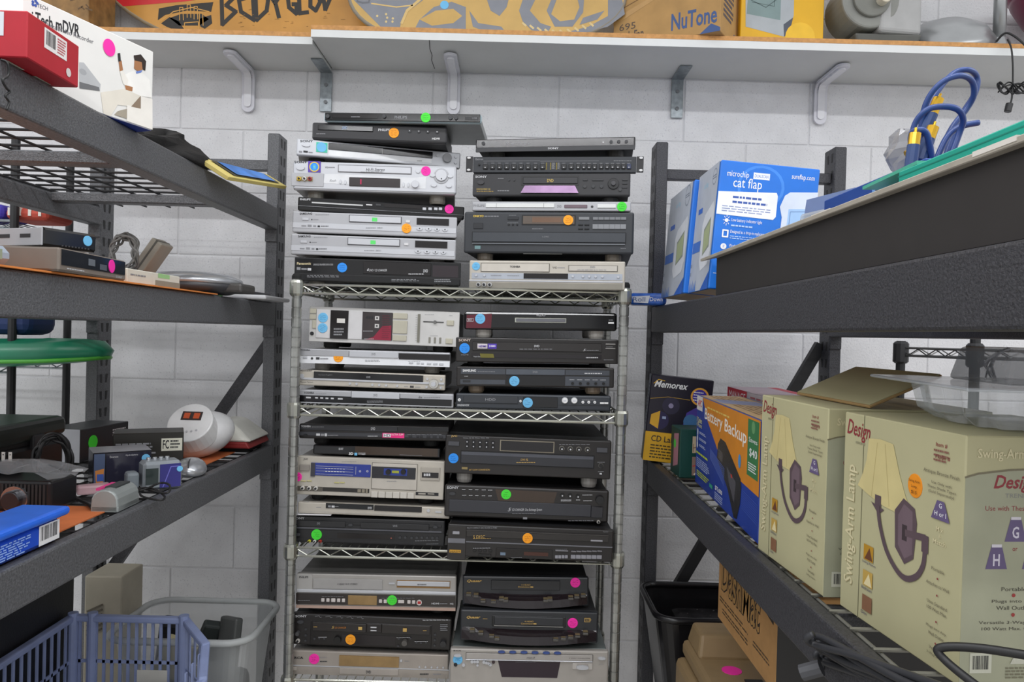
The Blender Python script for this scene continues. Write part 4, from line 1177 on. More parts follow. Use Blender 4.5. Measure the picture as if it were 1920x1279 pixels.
buttons(F, [(278, 762), (276, 820), (274, 872), (1520, 825), (1518, 878), (1516, 930), (362, 852)], 11, DGREY, .003)
F.knob('dial', 585, 860, 36, K('121212', .3), 0.008, 8); F.knob('dial', 1230, 892, 28, K('55524e', .3), .012, 18); F.knob('dial', 1600, 905, 30, K('2a2a2c', .3), .012, 20)
buttons(F, [(408, 848), (456, 852), (1172, 858), (1284, 858), (1166, 930), (1342, 898), (1386, 902), (1436, 898)], 10, DGREY, .003)
F.fine(400, 832, 486, 842, 1, LGREY, 3); F.fine(1150, 844, 1290, 852, 1, LGREY, 3); F.fine(1325, 882, 1460, 892, 1, LGREY, 3); F.fine(1570, 722, 1645, 790, 4, GREY, 3); F.fine(1400, 680, 1660, 690, 1, LGREY, 3)
sticker(F, 708, 864, ORANGE, 48); F.flush()
F = dev('SL', 'video_recorder', 'silver and black tape and disc combo with red record key and green dot', 'video recorder', J,
        (190, 232, 1725, 262, 180, 552), INY, 0.30, mat('warm_silver', '#a8a5a1', .35, .35), mat('grey_case', '#6d6c69', .4, .4), bevel=0.003)
F.raised('left_cheek', 188, 240, 336, 395, K('a9a7a4', .35), 0.002, 0.0008); F.raised('cassette_door', 345, 278, 1012, 390, K('a19f9d', .35), 0.003, 0.001)
F.raised('tray_surround', 1150, 296, 1664, 378, K('8d6b3c', .35), 0.001); F.raised('disc_tray', 1154, 302, 1660, 358, LSILVER, 0.004, 0.001)
F.raised('chrome_band', 186, 380, 1718, 440, LSILVER, 0.004, 0.0015); F.raised('control_strip', 180, 420, 1712, 555, K('332e2c', .25), 0.0025); F.raised('lower_edge', 178, 535, 1712, 592, K('b59a8c', .3), 0.0022)
F.raised('display', 680, 440, 956, 536, MATS['wood_mirror'], 0.0035, 0.0006); F.raised('button', 1075, 320, 1132, 334, LSILVER, .003)
F.layer = 30
F.text('PHILIPS', 214, 255, 302, 274, DK, bold=.02); F.text('4 HEAD Hi-Fi STEREO', 580, 322, 774, 338, DK); F.fine(1350, 328, 1462, 340, 1, DK, 2)
for x, y in ((438, 484), (487, 485), (590, 487), (636, 488), (992, 496), (1038, 498), (1266, 503), (1311, 505)):
    F.raised('button', x-15, y-17, x+15, y+17, K('cfc8c4', .4), .005, .001)
F.raised('button', 518, 468, 558, 504, K('cfc8c4', .4), .005, .001); F.raised('button', 1162, 484, 1220, 516, K('cfc8c4', .4), .005, .001)
F.knob('record_ring', 1365, 508, 26, K('d6cfca', .3), .004, 20); F.raised('record_key', 1350, 492, 1382, 520, K('b02a2a'), .006, .001)
F.fine(198, 482, 350, 492, 1, GREY, 2); F.fine(430, 446, 650, 454, 1, GREY, 3); F.fine(1000, 460, 1340, 468, 1, GREY, 3); F.text('HDMI', 1484, 510, 1556, 526, LGREY, bold=.02); F.fine(1565, 512, 1640, 526, 1, GREY, 3); F.text('HQ', 1662, 512, 1694, 530, LGREY, bold=.02)
sticker(F, 1103, 487, GREEN, 47)
F.flush()

# ---- bottom shelf, right stack
LASTTOP['SR'] = 0.7945
F = dev('SR', 'cd_changer', 'bulky silver disc changer system with six oval blue keys and large dark display', 'disc player', Kk,
        (70, 890, 1572, 915, 66, 1560), INY-0.045, 0.36, mat('pale_bronze', '#aaa59f', .38, .25), mat('blue_grey_case', '#7d8584', .4, .4, var=.1), bevel=0.004)
slot_door(F, 222, 962, 1418, 1086, K('a7a29d', .38), K('55524e'), 'disc_drawer', 0.004, 4)
F.raised('drawer_lip', 216, 1068, 1420, 1102, LSILVER, 0.005, 0.001); F.poly([(520, 1080), (820, 1068), (1116, 1092), (1085, 1400), (560, 1390)], K('2a1c28', .15), 'display')
F.poly([(532, 1088), (820, 1076), (1106, 1098), (1104, 1112), (536, 1100)], K('c9c4c0', .3), 'display_rim')
F.layer = 45
F.text('RCA', 102, 916, 176, 936, INK, bold=.03); F.text('mp3', 790, 1016, 872, 1044, DK, shear=.4, bold=.01); F.text('5 DISC CHANGER', 1195, 1020, 1395, 1036, DK); F.fine(185, 932, 225, 940, 1, GREY, 2); F.fine(690, 1108, 940, 1116, 1, GREY, 2)
for x in (556, 662, 769, 873, 979, 1085):
    F.knob('oval_key_rim', x, 933+(x-556)*.018, 40, K('c4beb6', .3), .002, 20, .34); F.knob('oval_key', x, 933+(x-556)*.018, 34, K('39508f', .3), .004, 20, .34)
F.knob('button', 142, 1010, 38, LSILVER, .005, 18, .36); F.knob('button', 1506, 1036, 36, LSILVER, .005, 18, .36)
for x, y, r in ((278, 1116, 15), (304, 1116, 13), (330, 1116, 15), (390, 1120, 15), (414, 1134, 14), (436, 1146, 13), (452, 1168, 14), (330, 1178, 12), (198, 1175, 16)):
    F.knob('button', x, y, r, LSILVER, .005, 14)
F.knob('jack', 480, 1124, 15, K('3a2a30', .3), .003); F.knob('jack', 122, 1176, 18, INK, .003)
F.raised('card_slot_frame', 1228, 1120, 1418, 1240, K('b9b4ae', .35), .003, .001); F.raised('card_slot', 1268, 1130, 1376, 1180, K('a19b95', .4), .004); F.knob('button', 1322, 1190, 60, LSILVER, .006, 20, .35); F.text('EXIT', 1478, 1132, 1528, 1148, GREY)
sticker(F, 142, 1089, LBLUE, 46); F.flush()
def curved_vcr(q, label, low):
    F = dev('SR', 'video_recorder', label, 'video recorder', Kk, q, INY-0.03 if low else INY, 0.27, mat('blue_black', '#2a2c30', .35), BLACKM, bevel=0.004)
    t = F.p
    # bowed lower fascia in front of the flat panel
    W = F.w; Hh = F.h
    fh = F.M.translation.z
    n = 14
    vs = []; fs = []
    for i in range(n+1):
        u = i/n
        bow = 0.022*(1-(2*u-1)**2)
        zt = Hh*(0.52-0.10*(1-(2*u-1)**2)); zm = zt-0.012; zb = Hh*(0.10-0.08*(1-(2*u-1)**2))
        x = -W/2+0.004+u*(W-0.008)
        vs += [(x, 0.004, fh+zt), (x, -bow*0.9-0.002, fh+zm), (x, -bow-0.004, fh+zb), (x, 0.004, fh+zb-0.001)]
    for i in range(n):
        for k in range(3):
            fs.append([i*4+k, (i+1)*4+k, (i+1)*4+k+1, i*4+k+1])
    fs += [[0, 1, 2, 3], [n*4+k for k in (3, 2, 1, 0)]]
    MB().add(vs, fs).build('bowed_fascia', mat('gloss_plum', '#231c1f', .18), t, smooth=False)
    y = q[1]
    if low:
        F.raised('door_surround', 470, 575, 1170, 690, K('17181a', .3), .002, .001); F.raised('cassette_door', 495, 582, 1148, 672, K('2b2d31', .35), .005, .001); F.raised('door_lip', 495, 666, 1148, 682, K('b5b3ae', .3), .006)
        F.layer = 48
        F.text('Quasar', 232, 578, 362, 606, GOLD, shear=.3, bold=.03); F.text('4 HEAD', 780, 616, 866, 630, GOLD); F.text('Omnivision', 748, 636, 862, 652, GOLD); F.rect(866, 640, 894, 652, GOLD, 'tape_logo'); F.fine(386, 600, 432, 610, 1, GOLD, 3)
        F.line([(1348, 600), (1400, 600), (1400, 634), (1348, 634), (1348, 600)], .0012, GOLD); F.text('VCR+', 1354, 608, 1412, 626, GOLD)
        sticker(F, 1238, 648, PINK, 48)
        keys = [(292, 712), (375, 730), (478, 752), (530, 772), (1080, 778), (1150, 772), (1220, 765), (1285, 755), (1360, 735)]
    else:
        F.raised('cassette_door', 460, 238, 1112, 338, K('26272a', .35), .003, .001)
        F.layer = 30
        F.text('Quasar', 232, 235, 372, 264, GOLD, shear=.3, bold=.03); F.text('4 HEAD', 745, 275, 832, 289, GOLD); F.text('Omnivision', 714, 292, 826, 308, GOLD); F.rect(832, 296, 858, 308, GOLD, 'tape_logo')
        sticker(F, 1257, 265, PINK, 47)
        keys = [(250, 374), (320, 380), (388, 426), (486, 426), (560, 400), (600, 410), (975, 410), (1015, 405), (1212, 400), (1270, 392), (1332, 386)]
    for x, yy in keys:
        xx, zz = F.xy(x, yy)
        u = xx/W
        bow = 0.022*(1-(2*u-1)**2)
        MB().box(xx-W/2-0.007, xx-W/2+0.007, -bow-0.007, -bow+0.006, fh+zz-0.003, fh+zz+0.003).build('key', K('4d4a46', .35), t, bevel=.001, seg=1)
        MB().box(xx-W/2-0.006, xx-W/2+0.006, -bow*0.95-0.0062, -bow*0.9+0.006, fh+zz+0.0045, fh+zz+0.0058).build('key_caption', K('6f6146'), t)
    F.flush()
curved_vcr((170, 520, 1475, 550, 180, 815), 'bowed-front black tape recorder with gold emblem beside its pink dot, on the silver changer', True)
curved_vcr((190, 202, 1385, 217, 190, 478), 'smaller black tape recorder with bowed front and pink dot, top of the bottom right stack', False)
# ================================================================ things on the side racks
def cq(name, label, cat, a, b, z, toppx, d, m, h=None, at=0, ax=None, bevel=0.0015, group=None):
    """carton whose long visible face stands on the line between two points (a: left end, b: right end, as seen from the aisle);
    a, b are photo pixels on the plane z, or points; toppx: pixel of the corner above a (at=0) or b (at=1)"""
    pa = Vector(a) if len(a) == 3 else P(*a, Z=z)
    pb = Vector(b) if len(b) == 3 else P(*b, Z=z)
    pa.z = pb.z = z
    if h is None:
        c = pb if at else pa
        h = P(*toppx, Y=c.y).z-z
    v = pb-pa
    w = v.length
    rot = math.atan2(v.y, v.x)
    inn = Vector((-math.sin(rot), math.cos(rot), 0))
    c = (pa+pb)/2+inn*d/2
    return carton(name, label, cat, w, d, h, c, rot, m, bevel, group=group)
ZL1, ZL2, ZL3, ZL4 = 2.0518, 1.7718, 1.3528, 0.6208
ZR2, ZR3, ZR4 = 1.7888, 1.3408, 0.6208

# ---------------------------------------------------------------- left rack, top shelf
WB = mat('white_gloss_card', '#e9e8e4', .35, var=.02)
pa = P(285, 245, Z=ZL1); zt = P(283, 97, Y=pa.y).z
pn = P(42, -16, Z=zt)
t, F = cq('product_box', 'white gadget box printed with a seated man holding a phone', 'box', tuple(pn), tuple(pa), ZL1, None, 0.085, WB, h=zt-ZL1)
f = F['front']
px2 = lambda x, y: ((x-42)/243.0, None)
def fu(x, y):
    """photo pixel -> u,v on that slanted face"""
    q = P(x, y, Y=2)                         # intersect the pixel ray with the face plane
    o = Vector((0, 0, CAMZ)); d = (q-o)
    A0 = Vector((pn.x, pn.y, 0)); v = Vector((pa.x-pn.x, pa.y-pn.y, 0)); n = Vector((-v.y, v.x, 0))
    k = (A0-o).dot(n)/d.dot(n)
    r = o+d*k
    return ((r-A0).dot(v)/v.length_squared, 1-(r.z-ZL1)/(zt-ZL1))
f.uv = fu
c3 = lambda *a: [v/3 for v in a]
f.text('i.Tech mDVR', *c3(178, 60, 448, 130), INK, bold=.02, slope=27)
f.text('Mobile Digital Video Recorder', *c3(160, 85, 525, 118), K('6a6a70'), slope=46)
f.text('TECH', *c3(208, 18, 268, 40), K('50505a'), slope=7)
for k in range(5):
    a = k*2*PI/5
    f.disc(195/3+4.5*math.cos(a), 18/3+4.5*math.sin(a), 2.6, K('3a55a8'), 'logo_dot')
f.poly([c3(445, 350), c3(470, 352), c3(565, 475), c3(560, 512), c3(445, 497)], K('b9bbbd', .3), 'device_picture')
f.poly([c3(445, 460), c3(555, 490), c3(560, 512), c3(445, 497)], K('6f7072', .3), 'device_picture_shade')
f.disc(465/3, 405/3, 7, K('a5a7aa', .3), 'device_picture_button', .7)
# the printed man: white suit, arm raised with a phone
f.poly([c3(700, 420), c3(745, 400), c3(800, 410), c3(840, 450), c3(852, 550), c3(790, 540), c3(700, 520)], K('f3f1ec'), 'picture_suit')
f.poly([c3(565, 520), c3(700, 500), c3(790, 540), c3(780, 605), c3(660, 590), c3(620, 655), c3(580, 640)], K('e2dccf'), 'picture_trousers')
f.poly([c3(672, 400), c3(690, 398), c3(720, 450), c3(712, 490), c3(690, 470)], K('ece8e0'), 'picture_sleeve')
f.poly([c3(666, 345), c3(682, 340), c3(690, 395), c3(672, 402)], K('a9744c'), 'picture_hand'); f.poly([c3(660, 300), c3(674, 298), c3(678, 345), c3(664, 347)], INK, 'picture_phone')
f.poly([c3(755, 340), c3(800, 330), c3(812, 385), c3(775, 402), c3(752, 385)], K('a9744c'), 'picture_face')
f.poly([c3(750, 312), c3(790, 306), c3(820, 345), c3(815, 398), c3(800, 390), c3(795, 350), c3(755, 340)], K('2a1e18'), 'picture_hair')
f.poly([c3(700, 478), c3(745, 490), c3(742, 515), c3(705, 505)], K('a9744c'), 'picture_hand')
f.poly([c3(762, 402), c3(800, 395), c3(790, 410), c3(764, 415)], K('6d86c8'), 'picture_collar')
f.poly([c3(712, 590), c3(790, 610), c3(790, 540), c3(855, 560), c3(856, 730), c3(710, 680)], K('eeeae2'), 'picture_chair')
f.poly([c3(735, 600), c3(788, 612), c3(788, 540)], K('8d7a66'), 'picture_shade'); f.poly([c3(640, 645), c3(712, 668), c3(712, 612), c3(660, 625)], K('a39a8a'), 'picture_shade')
f.disc(612/3, 268/3, 11.5, PINK, 'price_sticker', 1.15)
F['bottom'].rect(0, 0, 1, 1, K('1d3a9a')); flush(F)


RED = mat('red_gloss_card', '#b3202f', .35, var=.05)
pr = P(50, 108, Z=ZL1); hr = P(52, 20, Y=pr.y).z-ZL1
t, F = cq('product_box', 'small red bulb carton with a barcode, beside the white gadget box', 'box', tuple(pr), (147, 165), ZL1, None, 0.11, RED, h=hr)
f = F['front']
f.rect(.30, .10, .74, .55, K('e8e4e2')); f.layer += 2
f.barcode(.33, .14, .52, .46, INK); f.fine(.55, .14, .72, .50, 6, K('b54a52'), 3); f.disc(.78, .78, .05, K('d8d0cc'), 'round_mark', 1.0)
f = F['left']
f.rect(.0, .04, .72, .55, K('cfd3da')); f.layer += 2
f.text('ell', .12, .14, .40, .36, K('6f9fd0')); f.text('eens', .15, .38, .60, .52, K('c03038'), shear=.4); f.rect(.0, .62, .35, .88, K('c8c9cc'), 'grey_panel')
f = F['bottom']
f.rect(.1, .3, .4, .6, K('b9b2a6'), 'bottom_label'); f.rect(.6, .3, .9, .6, K('b9b2a6'), 'bottom_label'); flush(F)

def cord(name, label, pts, r, m, n=6, parent=None, seg=6, cat='cable'):
    o = MB().tube(spline(pts, seg), r, n).build(name, m, parent, smooth=True)
    if parent is None:
        tag(o, label, cat)
    return o
BLKCORD = mat('black_cord', '#1c1c1d', .5); GRYCORD = mat('grey_cord', '#6d6b68', .55)
cord('dangling_cord', 'thin black cord hanging off the front of the left top shelf', [P(2, 112, X=-.68), P(14, 118, X=-.672), P(16, 140, X=-.672), P(5, 150, X=-.672), P(12, 165, X=-.672), P(18, 172, X=-.672), P(10, 180, X=-.672), P(17, 192, X=-.672), P(12, 206, X=-.672)], .0016, BLKCORD)

# crumpled black cloth
b = MB(); rc = random.Random(4)
ctr = P(345, 300, Z=ZL1+0.02)
n1, n2 = 12, 16
vs = []; fs = []
for i in range(n1+1):
    for j in range(n2):
        a = 2*PI*j/n2; r = math.sin(PI*i/n1*0.5)
        rr = 1+0.22*math.sin(3*a+i*.7)+rc.uniform(-.08, .08)
        vs.append((0.075*r*rr*math.cos(a), 0.16*r*rr*math.sin(a), 0.062*math.cos(PI*i/n1*0.5)*(1+0.25*math.sin(2*a+1))))
for i in range(n1):
    for j in range(n2):
        fs.append([i*n2+j, i*n2+(j+1) % n2, (i+1)*n2+(j+1) % n2, (i+1)*n2+j])
fs.append([n1*n2+j for j in range(n2)])
o = b.add(vs, fs).build('cloth_bundle', mat('black_cloth', '#1d1c1c', .9, bump=.4, bscale=300), loc=(-.77, 1.68, ZL1), smooth=True)
tag(o, 'crumpled black cloth behind the white gadget box', 'cloth')

# yellow framed picture lying over the beam
def slab(name, label, cat, corners, thick, m, bevel=0.001):
    """flat piece through four 3-D corners"""
    c = [Vector(p) for p in corners]
    n = (c[1]-c[0]).cross(c[3]-c[0]).normalized()*thick
    org = sum(c, Vector())/4
    b = MB().add([p-org for p in c] + [p-org+n for p in c], [[0, 1, 2, 3], [7, 6, 5, 4]] + [[i, (i+1) % 4, 4+(i+1) % 4, 4+i] for i in range(4)])
    t = thing(name, label, cat, org)
    b.build('board', m, t, bevel=bevel, seg=1)
    return t, [p-org+n for p in c], n.normalized()
q = [P(366, 301, Z=2.075), P(425, 337, Z=2.075), P(534, 355, Z=2.062), P(470, 322, Z=2.075)]
t, c, n = slab('picture_frame', 'pale yellow framed blue picture hanging over the steel beam', 'picture frame', [P(425, 338, X=-.650), P(534, 355, X=-.605), P(498, 333, X=-.655), P(366, 300, X=-.705)], .010, K('d9c878'))
def inner(k0, k1, name, m, up):
    mid = sum(c, Vector())/4
    pts = [mid+(p-mid)*k0 for p in c]
    MB().add([p+n*up for p in pts], [[0, 1, 2, 3]]).build(name, m, t)
inner(.78, 0, 'mat_board', K('4c4a3c'), .0025); inner(.66, 0, 'picture', mat('blue_picture', '#3f7fd0', .3, var=.35, scale=18), .0045)

# ---------------------------------------------------------------- left rack, second shelf
o = MB().box(-1.2, LX+0.008, 1.0, 1.78, 0, 0.0025).build('orange_liner', mat('orange_card', '#d9833f', .8, var=.1), loc=(0, 0, ZL2))
tag(o, 'orange card liner lying on the second grey shelf', 'liner')
ZS = ZL2+0.0032
TAUPE = mat('taupe_plastic', '#7d736a', .5)
t, F = cq('clock_radio', 'brown clock radio with black glass front and pink dot', 'radio', (110, 508), (236, 527), ZS, (98, 463), .11, TAUPE, bevel=.003)
f = F['front']
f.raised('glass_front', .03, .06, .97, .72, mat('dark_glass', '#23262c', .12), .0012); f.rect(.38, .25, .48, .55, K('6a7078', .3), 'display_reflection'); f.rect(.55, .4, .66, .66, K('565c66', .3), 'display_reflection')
f.knob('price_sticker', .74, .40, .05, PINK, .001, 20); f.fine(.1, .8, .35, .88, 1, LGREY, 3); f.text('SONY', .82, .80, .93, .92, LGREY); flush(F)
hr = F['front'].h
t, F = cq('cable_box', 'silver cable box with glossy black front and pale blue dot, on the clock radio', 'set-top box', (80, 461), (183, 474), ZS+hr+.0035, (80, 425), .12, GLOSS, bevel=.004)
f = F['left']
f.raised('silver_side', -.02, .03, 1.0, .97, mat('silver_plastic', '#b4b5b8'), .002, .001)
for x in (.25, .62):
    f.raised('slot', x, .35, x+.18, .55, INK, .0026)
f = F['front']
f.knob('price_sticker', .80, .42, .085, LBLUE, .001, 20)
for i in range(9):
    f.raised('button', .32+i*.06, .82, .35+i*.06, .90, K('3a3a3e'), .001)
flush(F)
t, F = cq('plastic_cradle', 'silver blue plastic cradle at the near end of the second shelf', 'gadget', (-.71, .98, 0), (-.70, 1.075, 0), ZS, None, .10, mat('ice_blue_plastic', '#9aa4b2', .4), h=.028, bevel=.01)
F['front'].raised('screen', .1, .2, .75, .7, K('8f9a84', .3), .001); flush(F)
LAV = mat('lavender_grey', '#8f8f99', .5)
t, F = cq('flat_drive', 'lavender grey flat case behind the clock radio', 'gadget', (-.80, 1.42, 0), (-.79, 1.66, 0), ZS, None, .14, LAV, h=.036, bevel=.004)
F['front'].fine(.3, .3, .7, .5, 1, GREY, 2); flush(F)
def coil(name, label, c, R, r, turns, m, sq=1.0, tilt=None, seed=1, jit=.12, cat='cable'):
    rr = random.Random(seed); pts = []
    for i in range(turns*9):
        a = 2*PI*i/9
        k = 1+rr.uniform(-jit, jit)
        pts.append(Vector((R*k*math.cos(a), rr.uniform(-1, 1)*R*.35, R*sq*k*math.sin(a))))
    if tilt is not None:
        pts = [tilt @ p for p in pts]
    pts = [p+Vector(c) for p in pts]
    return cord(name, label, pts, r, m, seg=4, cat=cat)
coil('coiled_cord', 'grey cord wound in a tangle beside the upright modem', (-.825, 1.625, ZS+.074), .026, .0026, 9, GRYCORD, 1.3, seed=3, jit=.3)
MOD = mat('putty_plastic', '#9a9488', .5)
t = thing('modem', 'putty coloured slim modem leaning on the second grey shelf', 'modem', (-.855, 1.725, ZS+.012), (0, math.radians(34), 0))
MB().box(-.014, .014, -.03, .03, .008, .118).build('shell', MOD, t, bevel=.003); MB().box(-.002, .002, -.0306, .0306, .012, .1185).build('seam', K('55524c'), t)
MB().box(-.004, .016, -.028, .028, -.0, .012).build('foot', K('6d6a62'), t)
t, F = cq('slim_carton', 'flat white carton with a green corner, in front of the leaning modem', 'box', (-.705, 1.40, 0), (-.700, 1.61, 0), ZS, None, .09, K('d8d5c8', .5), h=.026)
F['front'].rect(.55, .02, .78, .35, K('9ac88a'), 'green_corner'); F['front'].rect(.5, .55, 1, 1, K('8f8a7c'), 'side_panel'); F['front'].fine(.05, .3, .4, .5, 1, GREY, 2); F['top'].rect(.05, .1, .5, .6, K('aeb4c8'), 'top_panel'); flush(F)
t = thing('disc_player_portable', 'silver domed portable player with dark underside on the second grey shelf', 'gadget', (-.775, 1.86, ZL2))
b = MB(); prof = [(.001, .010), (.085, .010), (.110, .016), (.118, .028), (.112, .040), (.085, .052), (.04, .057), (.001, .058)]
MB().lathe([p for p in prof[3:]], n=28).build('lid', mat('satin_silver', '#b9bcc0', .25, .6), t, smooth=True)
MB().lathe([(.001, .004), (.085, .004), (.110, .012), (.1175, .0275)], n=28).build('base', K('3f3f42', .35), t, smooth=True)
MB().box(.07, .135, -.05, .05, .008, .030).build('battery_cover', K('4c4a48', .4), t, bevel=.006)
for y in (-.04, .04):
    MB().lathe([(.008, 0), (.008, .006)], (.02, y, 0), 10).build('foot', RUBBER, t)
t = thing('mini_stand', 'black wedge stand with a lime edge near the rack upright', 'gadget', (-.80, 2.06, ZL2))
MB().prism([(-.03, 0), (.04, 0), (.01, .045), (-.01, .045)], -.03, .03, 'x').build('wedge', BLACK, t, bevel=.003); MB().prism([(-.042, 0), (-.032, 0), (-.012, .045), (-.02, .045)], -.03, .03, 'x').build('lime_edge', K('5fd04a'), t)
t = thing('tablet', 'white rounded tablet sticking out past the second grey beam', 'tablet', (-.70, 2.115, ZL2))
MB().box(-.06, .055, -.11, .11, 0, .012).build('body', K('d9d9dc', .3), t, bevel=.005, seg=3); MB().box(-.055, .012, -.085, .07, .0121, .022).build('keypad', K('4a4a4e'), t, bevel=.003)
for i in range(4):
    MB().box(-.04, .0, -.06+i*.03, -.04+i*.03, .0215, .0235).build('key', K('6a6a70'), t)

# ---------------------------------------------------------------- left rack, third shelf
o = MB().box(-1.16, LX-.040, 1.05, 1.43, 0, .002).build('orange_sheet', mat('orange_felt', '#c96f3c', .9, var=.08), loc=(0, 0, ZL3))
tag(o, 'orange sheet under the blue wipes tub on the third shelf', 'liner')
o = MB().box(-1.00, LX-.055, 1.88, 2.12, 0, .002).build('orange_sheet', MATS['orange_felt'], loc=(0, 0, ZL3))
tag(o, 'orange sheet under the white round gadget on the third shelf', 'liner')
ZT = ZL3+.0025
# white rounded gadget with a control panel
WPL = mat('white_gloss_plastic', '#dfdfe0', .22)
t = thing('white_gadget', 'white egg-shaped gadget with a little display on its slanted face', 'gadget', (-.805, 1.995, ZT), (0, 0, math.radians(14)))
MB(Matrix.Translation((0, 0, .058)) @ Matrix.Rotation(math.radians(-18), 4, 'Y')).ball((0, 0, 0), .088, .088, .058, 28, 16).build('shell', WPL, t, smooth=True)
fr = frame((-.062, -.104, .060), (.97, -.24, 0), (.15, .60, .786))
fa = Face(t, fr, .09, .09)
MB(fr).cyl((.045, .048, -.05), .056, .056, 'z', 28).build('control_face', K('e4e4e4', .25), t, bevel=.003)
fa.up.append((-.1, .2, -.1, .2, .006))
fa.raised('display', .22, .12, .78, .40, K('2b1714', .2), .0068); fa.rect(.28, .17, .45, .35, K('c8562c', .4), 'display_digits'); fa.rect(.55, .17, .72, .35, K('c8562c', .4), 'display_digits')
for a in range(5):
    fa.knob('button', .25+.125*a, .72+.05*math.sin(a*.8), .03, K('bdbdc0', .3), .002)
fa.flush()
t = thing('cream_wedge', 'cream plastic wedge with red underside next to the white egg-shaped gadget', 'gadget', (-.745, 2.155, ZL3), (0, 0, 0))
MB().hexa([(-.07, -.085), (.045, -.085), (.045, .085), (-.07, .085)], .014, .032, [(-.075, -.09), (.035, -.085), (.035, .085), (-.075, .09)]).build('base', K('8c2a2a'), t, bevel=.004)
MB().hexa([(-.07, -.09), (.05, -.09), (.05, .09), (-.07, .09)], .032, .085, [(-.065, -.06), (-.02, -.06), (-.02, .07), (-.065, .07)]).build('shell', K('dcdbd2', .3), t, bevel=.012, seg=3)
MB().hexa([(-.05, -.06), (.03, -.06), (.03, .06), (-.05, .06)], 0, .0145).build('foot', RUBBER, t)
# converter box carton
BB = mat('black_card', '#26241f', .45)
t, F = cq('converter_carton', 'black converter carton with a white FCC label', 'box', (210, 892), (343, 886), ZL3, (220, 814), .09, BB, at=0)
f = F['front']
f.rect(.68, .14, .98, .45, K('d9d8c8'), 'white_label'); f.layer += 2; f.text('FC', .70, .18, .79, .40, INK, bold=.02); f.fine(.81, .17, .96, .40, 3, INK, 2)
f.fine(.04, .22, .62, .52, 4, GREY, 5); F['right'].text('HDTV', .1, .35, .6, .6, K('7f9a80'), bold=.02); F['right'].rect(.6, .5, .85, .85, K('b9b6a8'), 'code_label'); flush(F)
t, F = cq('phone_carton', 'black and white carton with a green dot, behind the plastic-windowed carton', 'box', (149, 868), (240, 846), ZL3, (149, 806), .10, K('2a2a2e', .4))
F['front'].knob('price_sticker', .25, .45, .09, GREEN, .001, 20); F['front'].fine(.65, .15, .95, .4, 3, LGREY, 3); F['front'].rect(.3, .72, .98, 1, K('b9bcc4'), 'silver_band')
F['left'].rect(0, 0, 1, 1, K('d3d6dc')); F['left'].layer += 2; F['left'].poly([(.0, .0), (.3, 0), (.1, 1), (0, 1)], K('4a5aa8')); flush(F)
# big black case
t = thing('equipment_case', 'large black lidded equipment case at the back of the third shelf', 'case', (-1.125, 1.62, ZL3))
MB().box(-.095, .085, -.30, .17, 0, .078).build('lower_half', mat('black_shell', '#1b1b1c', .3), t, bevel=.012, seg=3); MB().box(-.10, .09, -.305, .175, .082, .128).build('lid', mat('black_lid', '#20241f', .35), t, bevel=.016, seg=3)
MB().box(-.092, .082, -.297, .167, .076, .084).build('seal', K('0c0c0c'), t)
for y in (-.15, .06):
    MB().box(.083, .094, y-.02, y+.02, .066, .098).build('latch', K('2f2f31', .3), t, bevel=.003)
# windowed black carton with pale blue dot
t, F = cq('speaker_carton', 'black carton with clear window and pale blue dot on the third shelf', 'box', (173, 917), (283, 908), ZL3, (160, 850), .09, mat('black_gloss_card', '#1d1d26', .25))
f = F['front']
f.rect(.02, .03, .20, .98, K('4b5a78', .3)); f.layer += 2; f.poly([(.04, .5), (.19, .45), (.17, .98), (.06, .9)], K('c9803c'), 'picture'); f.rect(.07, .6, .18, .8, K('3a58a8'), 'picture_badge')
f.raised('clear_window', .22, .04, .98, .95, mat('window_film', '#2b2b3a', .08), .0008); f.text('Emerson', .28, .10, .42, .16, LGREY); f.text('HydroSphere', .55, .08, .76, .14, LGREY)
f.fine(.3, .86, .8, .93, 1, LGREY, 3); f.knob('price_sticker', .90, .22, .075, LBLUE, .001, 20)
F['top'].rect(0, 0, 1, 1, K('9a9ca2', .3), 'silver_top'); flush(F)
# grey clock radio
GR = mat('grey_radio', '#8d949a', .4, .2)
t, F = cq('alarm_radio', 'grey alarm clock radio with violet panel and chrome top buttons', 'radio', (268, 922), (341, 915), ZL3, (266, 868), .05, GR, bevel=.006)
f = F['front']
f.raised('display', .06, .22, .38, .78, K('23302f', .2), .0012); f.raised('violet_panel', .42, .10, .96, .92, mat('violet_panel', '#2c2a78', .25), .0012)
f.line([(.5, .9), (.7, .2), (.9, .2)], .002, K('6a68c0'), 'printed_line'); f.knob('price_sticker', .93, .30, .08, LBLUE, .001, 18)
for x in (.2, .36, .52, .68):
    F['top'].knob('snooze_button', x, .45, .06, mat('chrome_button', '#c8ccd0', .2, .7), .006)
MB().box(-.068, -.044, -.022, .012, .004, .040).build('handset_rest', K('7a8288'), t, bevel=.006)
flush(F)
t = thing('computer_mouse', 'silver pebble-shaped mouse beside the grey alarm radio', 'mouse', (-.735, 1.77, ZL3), (0, 0, .3))
b = MB().ball((0, 0, .012), .036, .055, .027, 20, 12)
b.v = [(x, y, max(z, .001)) for x, y, z in b.v]
b.build('shell', mat('satin_silver', '#b9bcc0'), t, smooth=True); MB().box(-.001, .001, -.05, -.01, .02, .0385).build('button_split', DK, t)
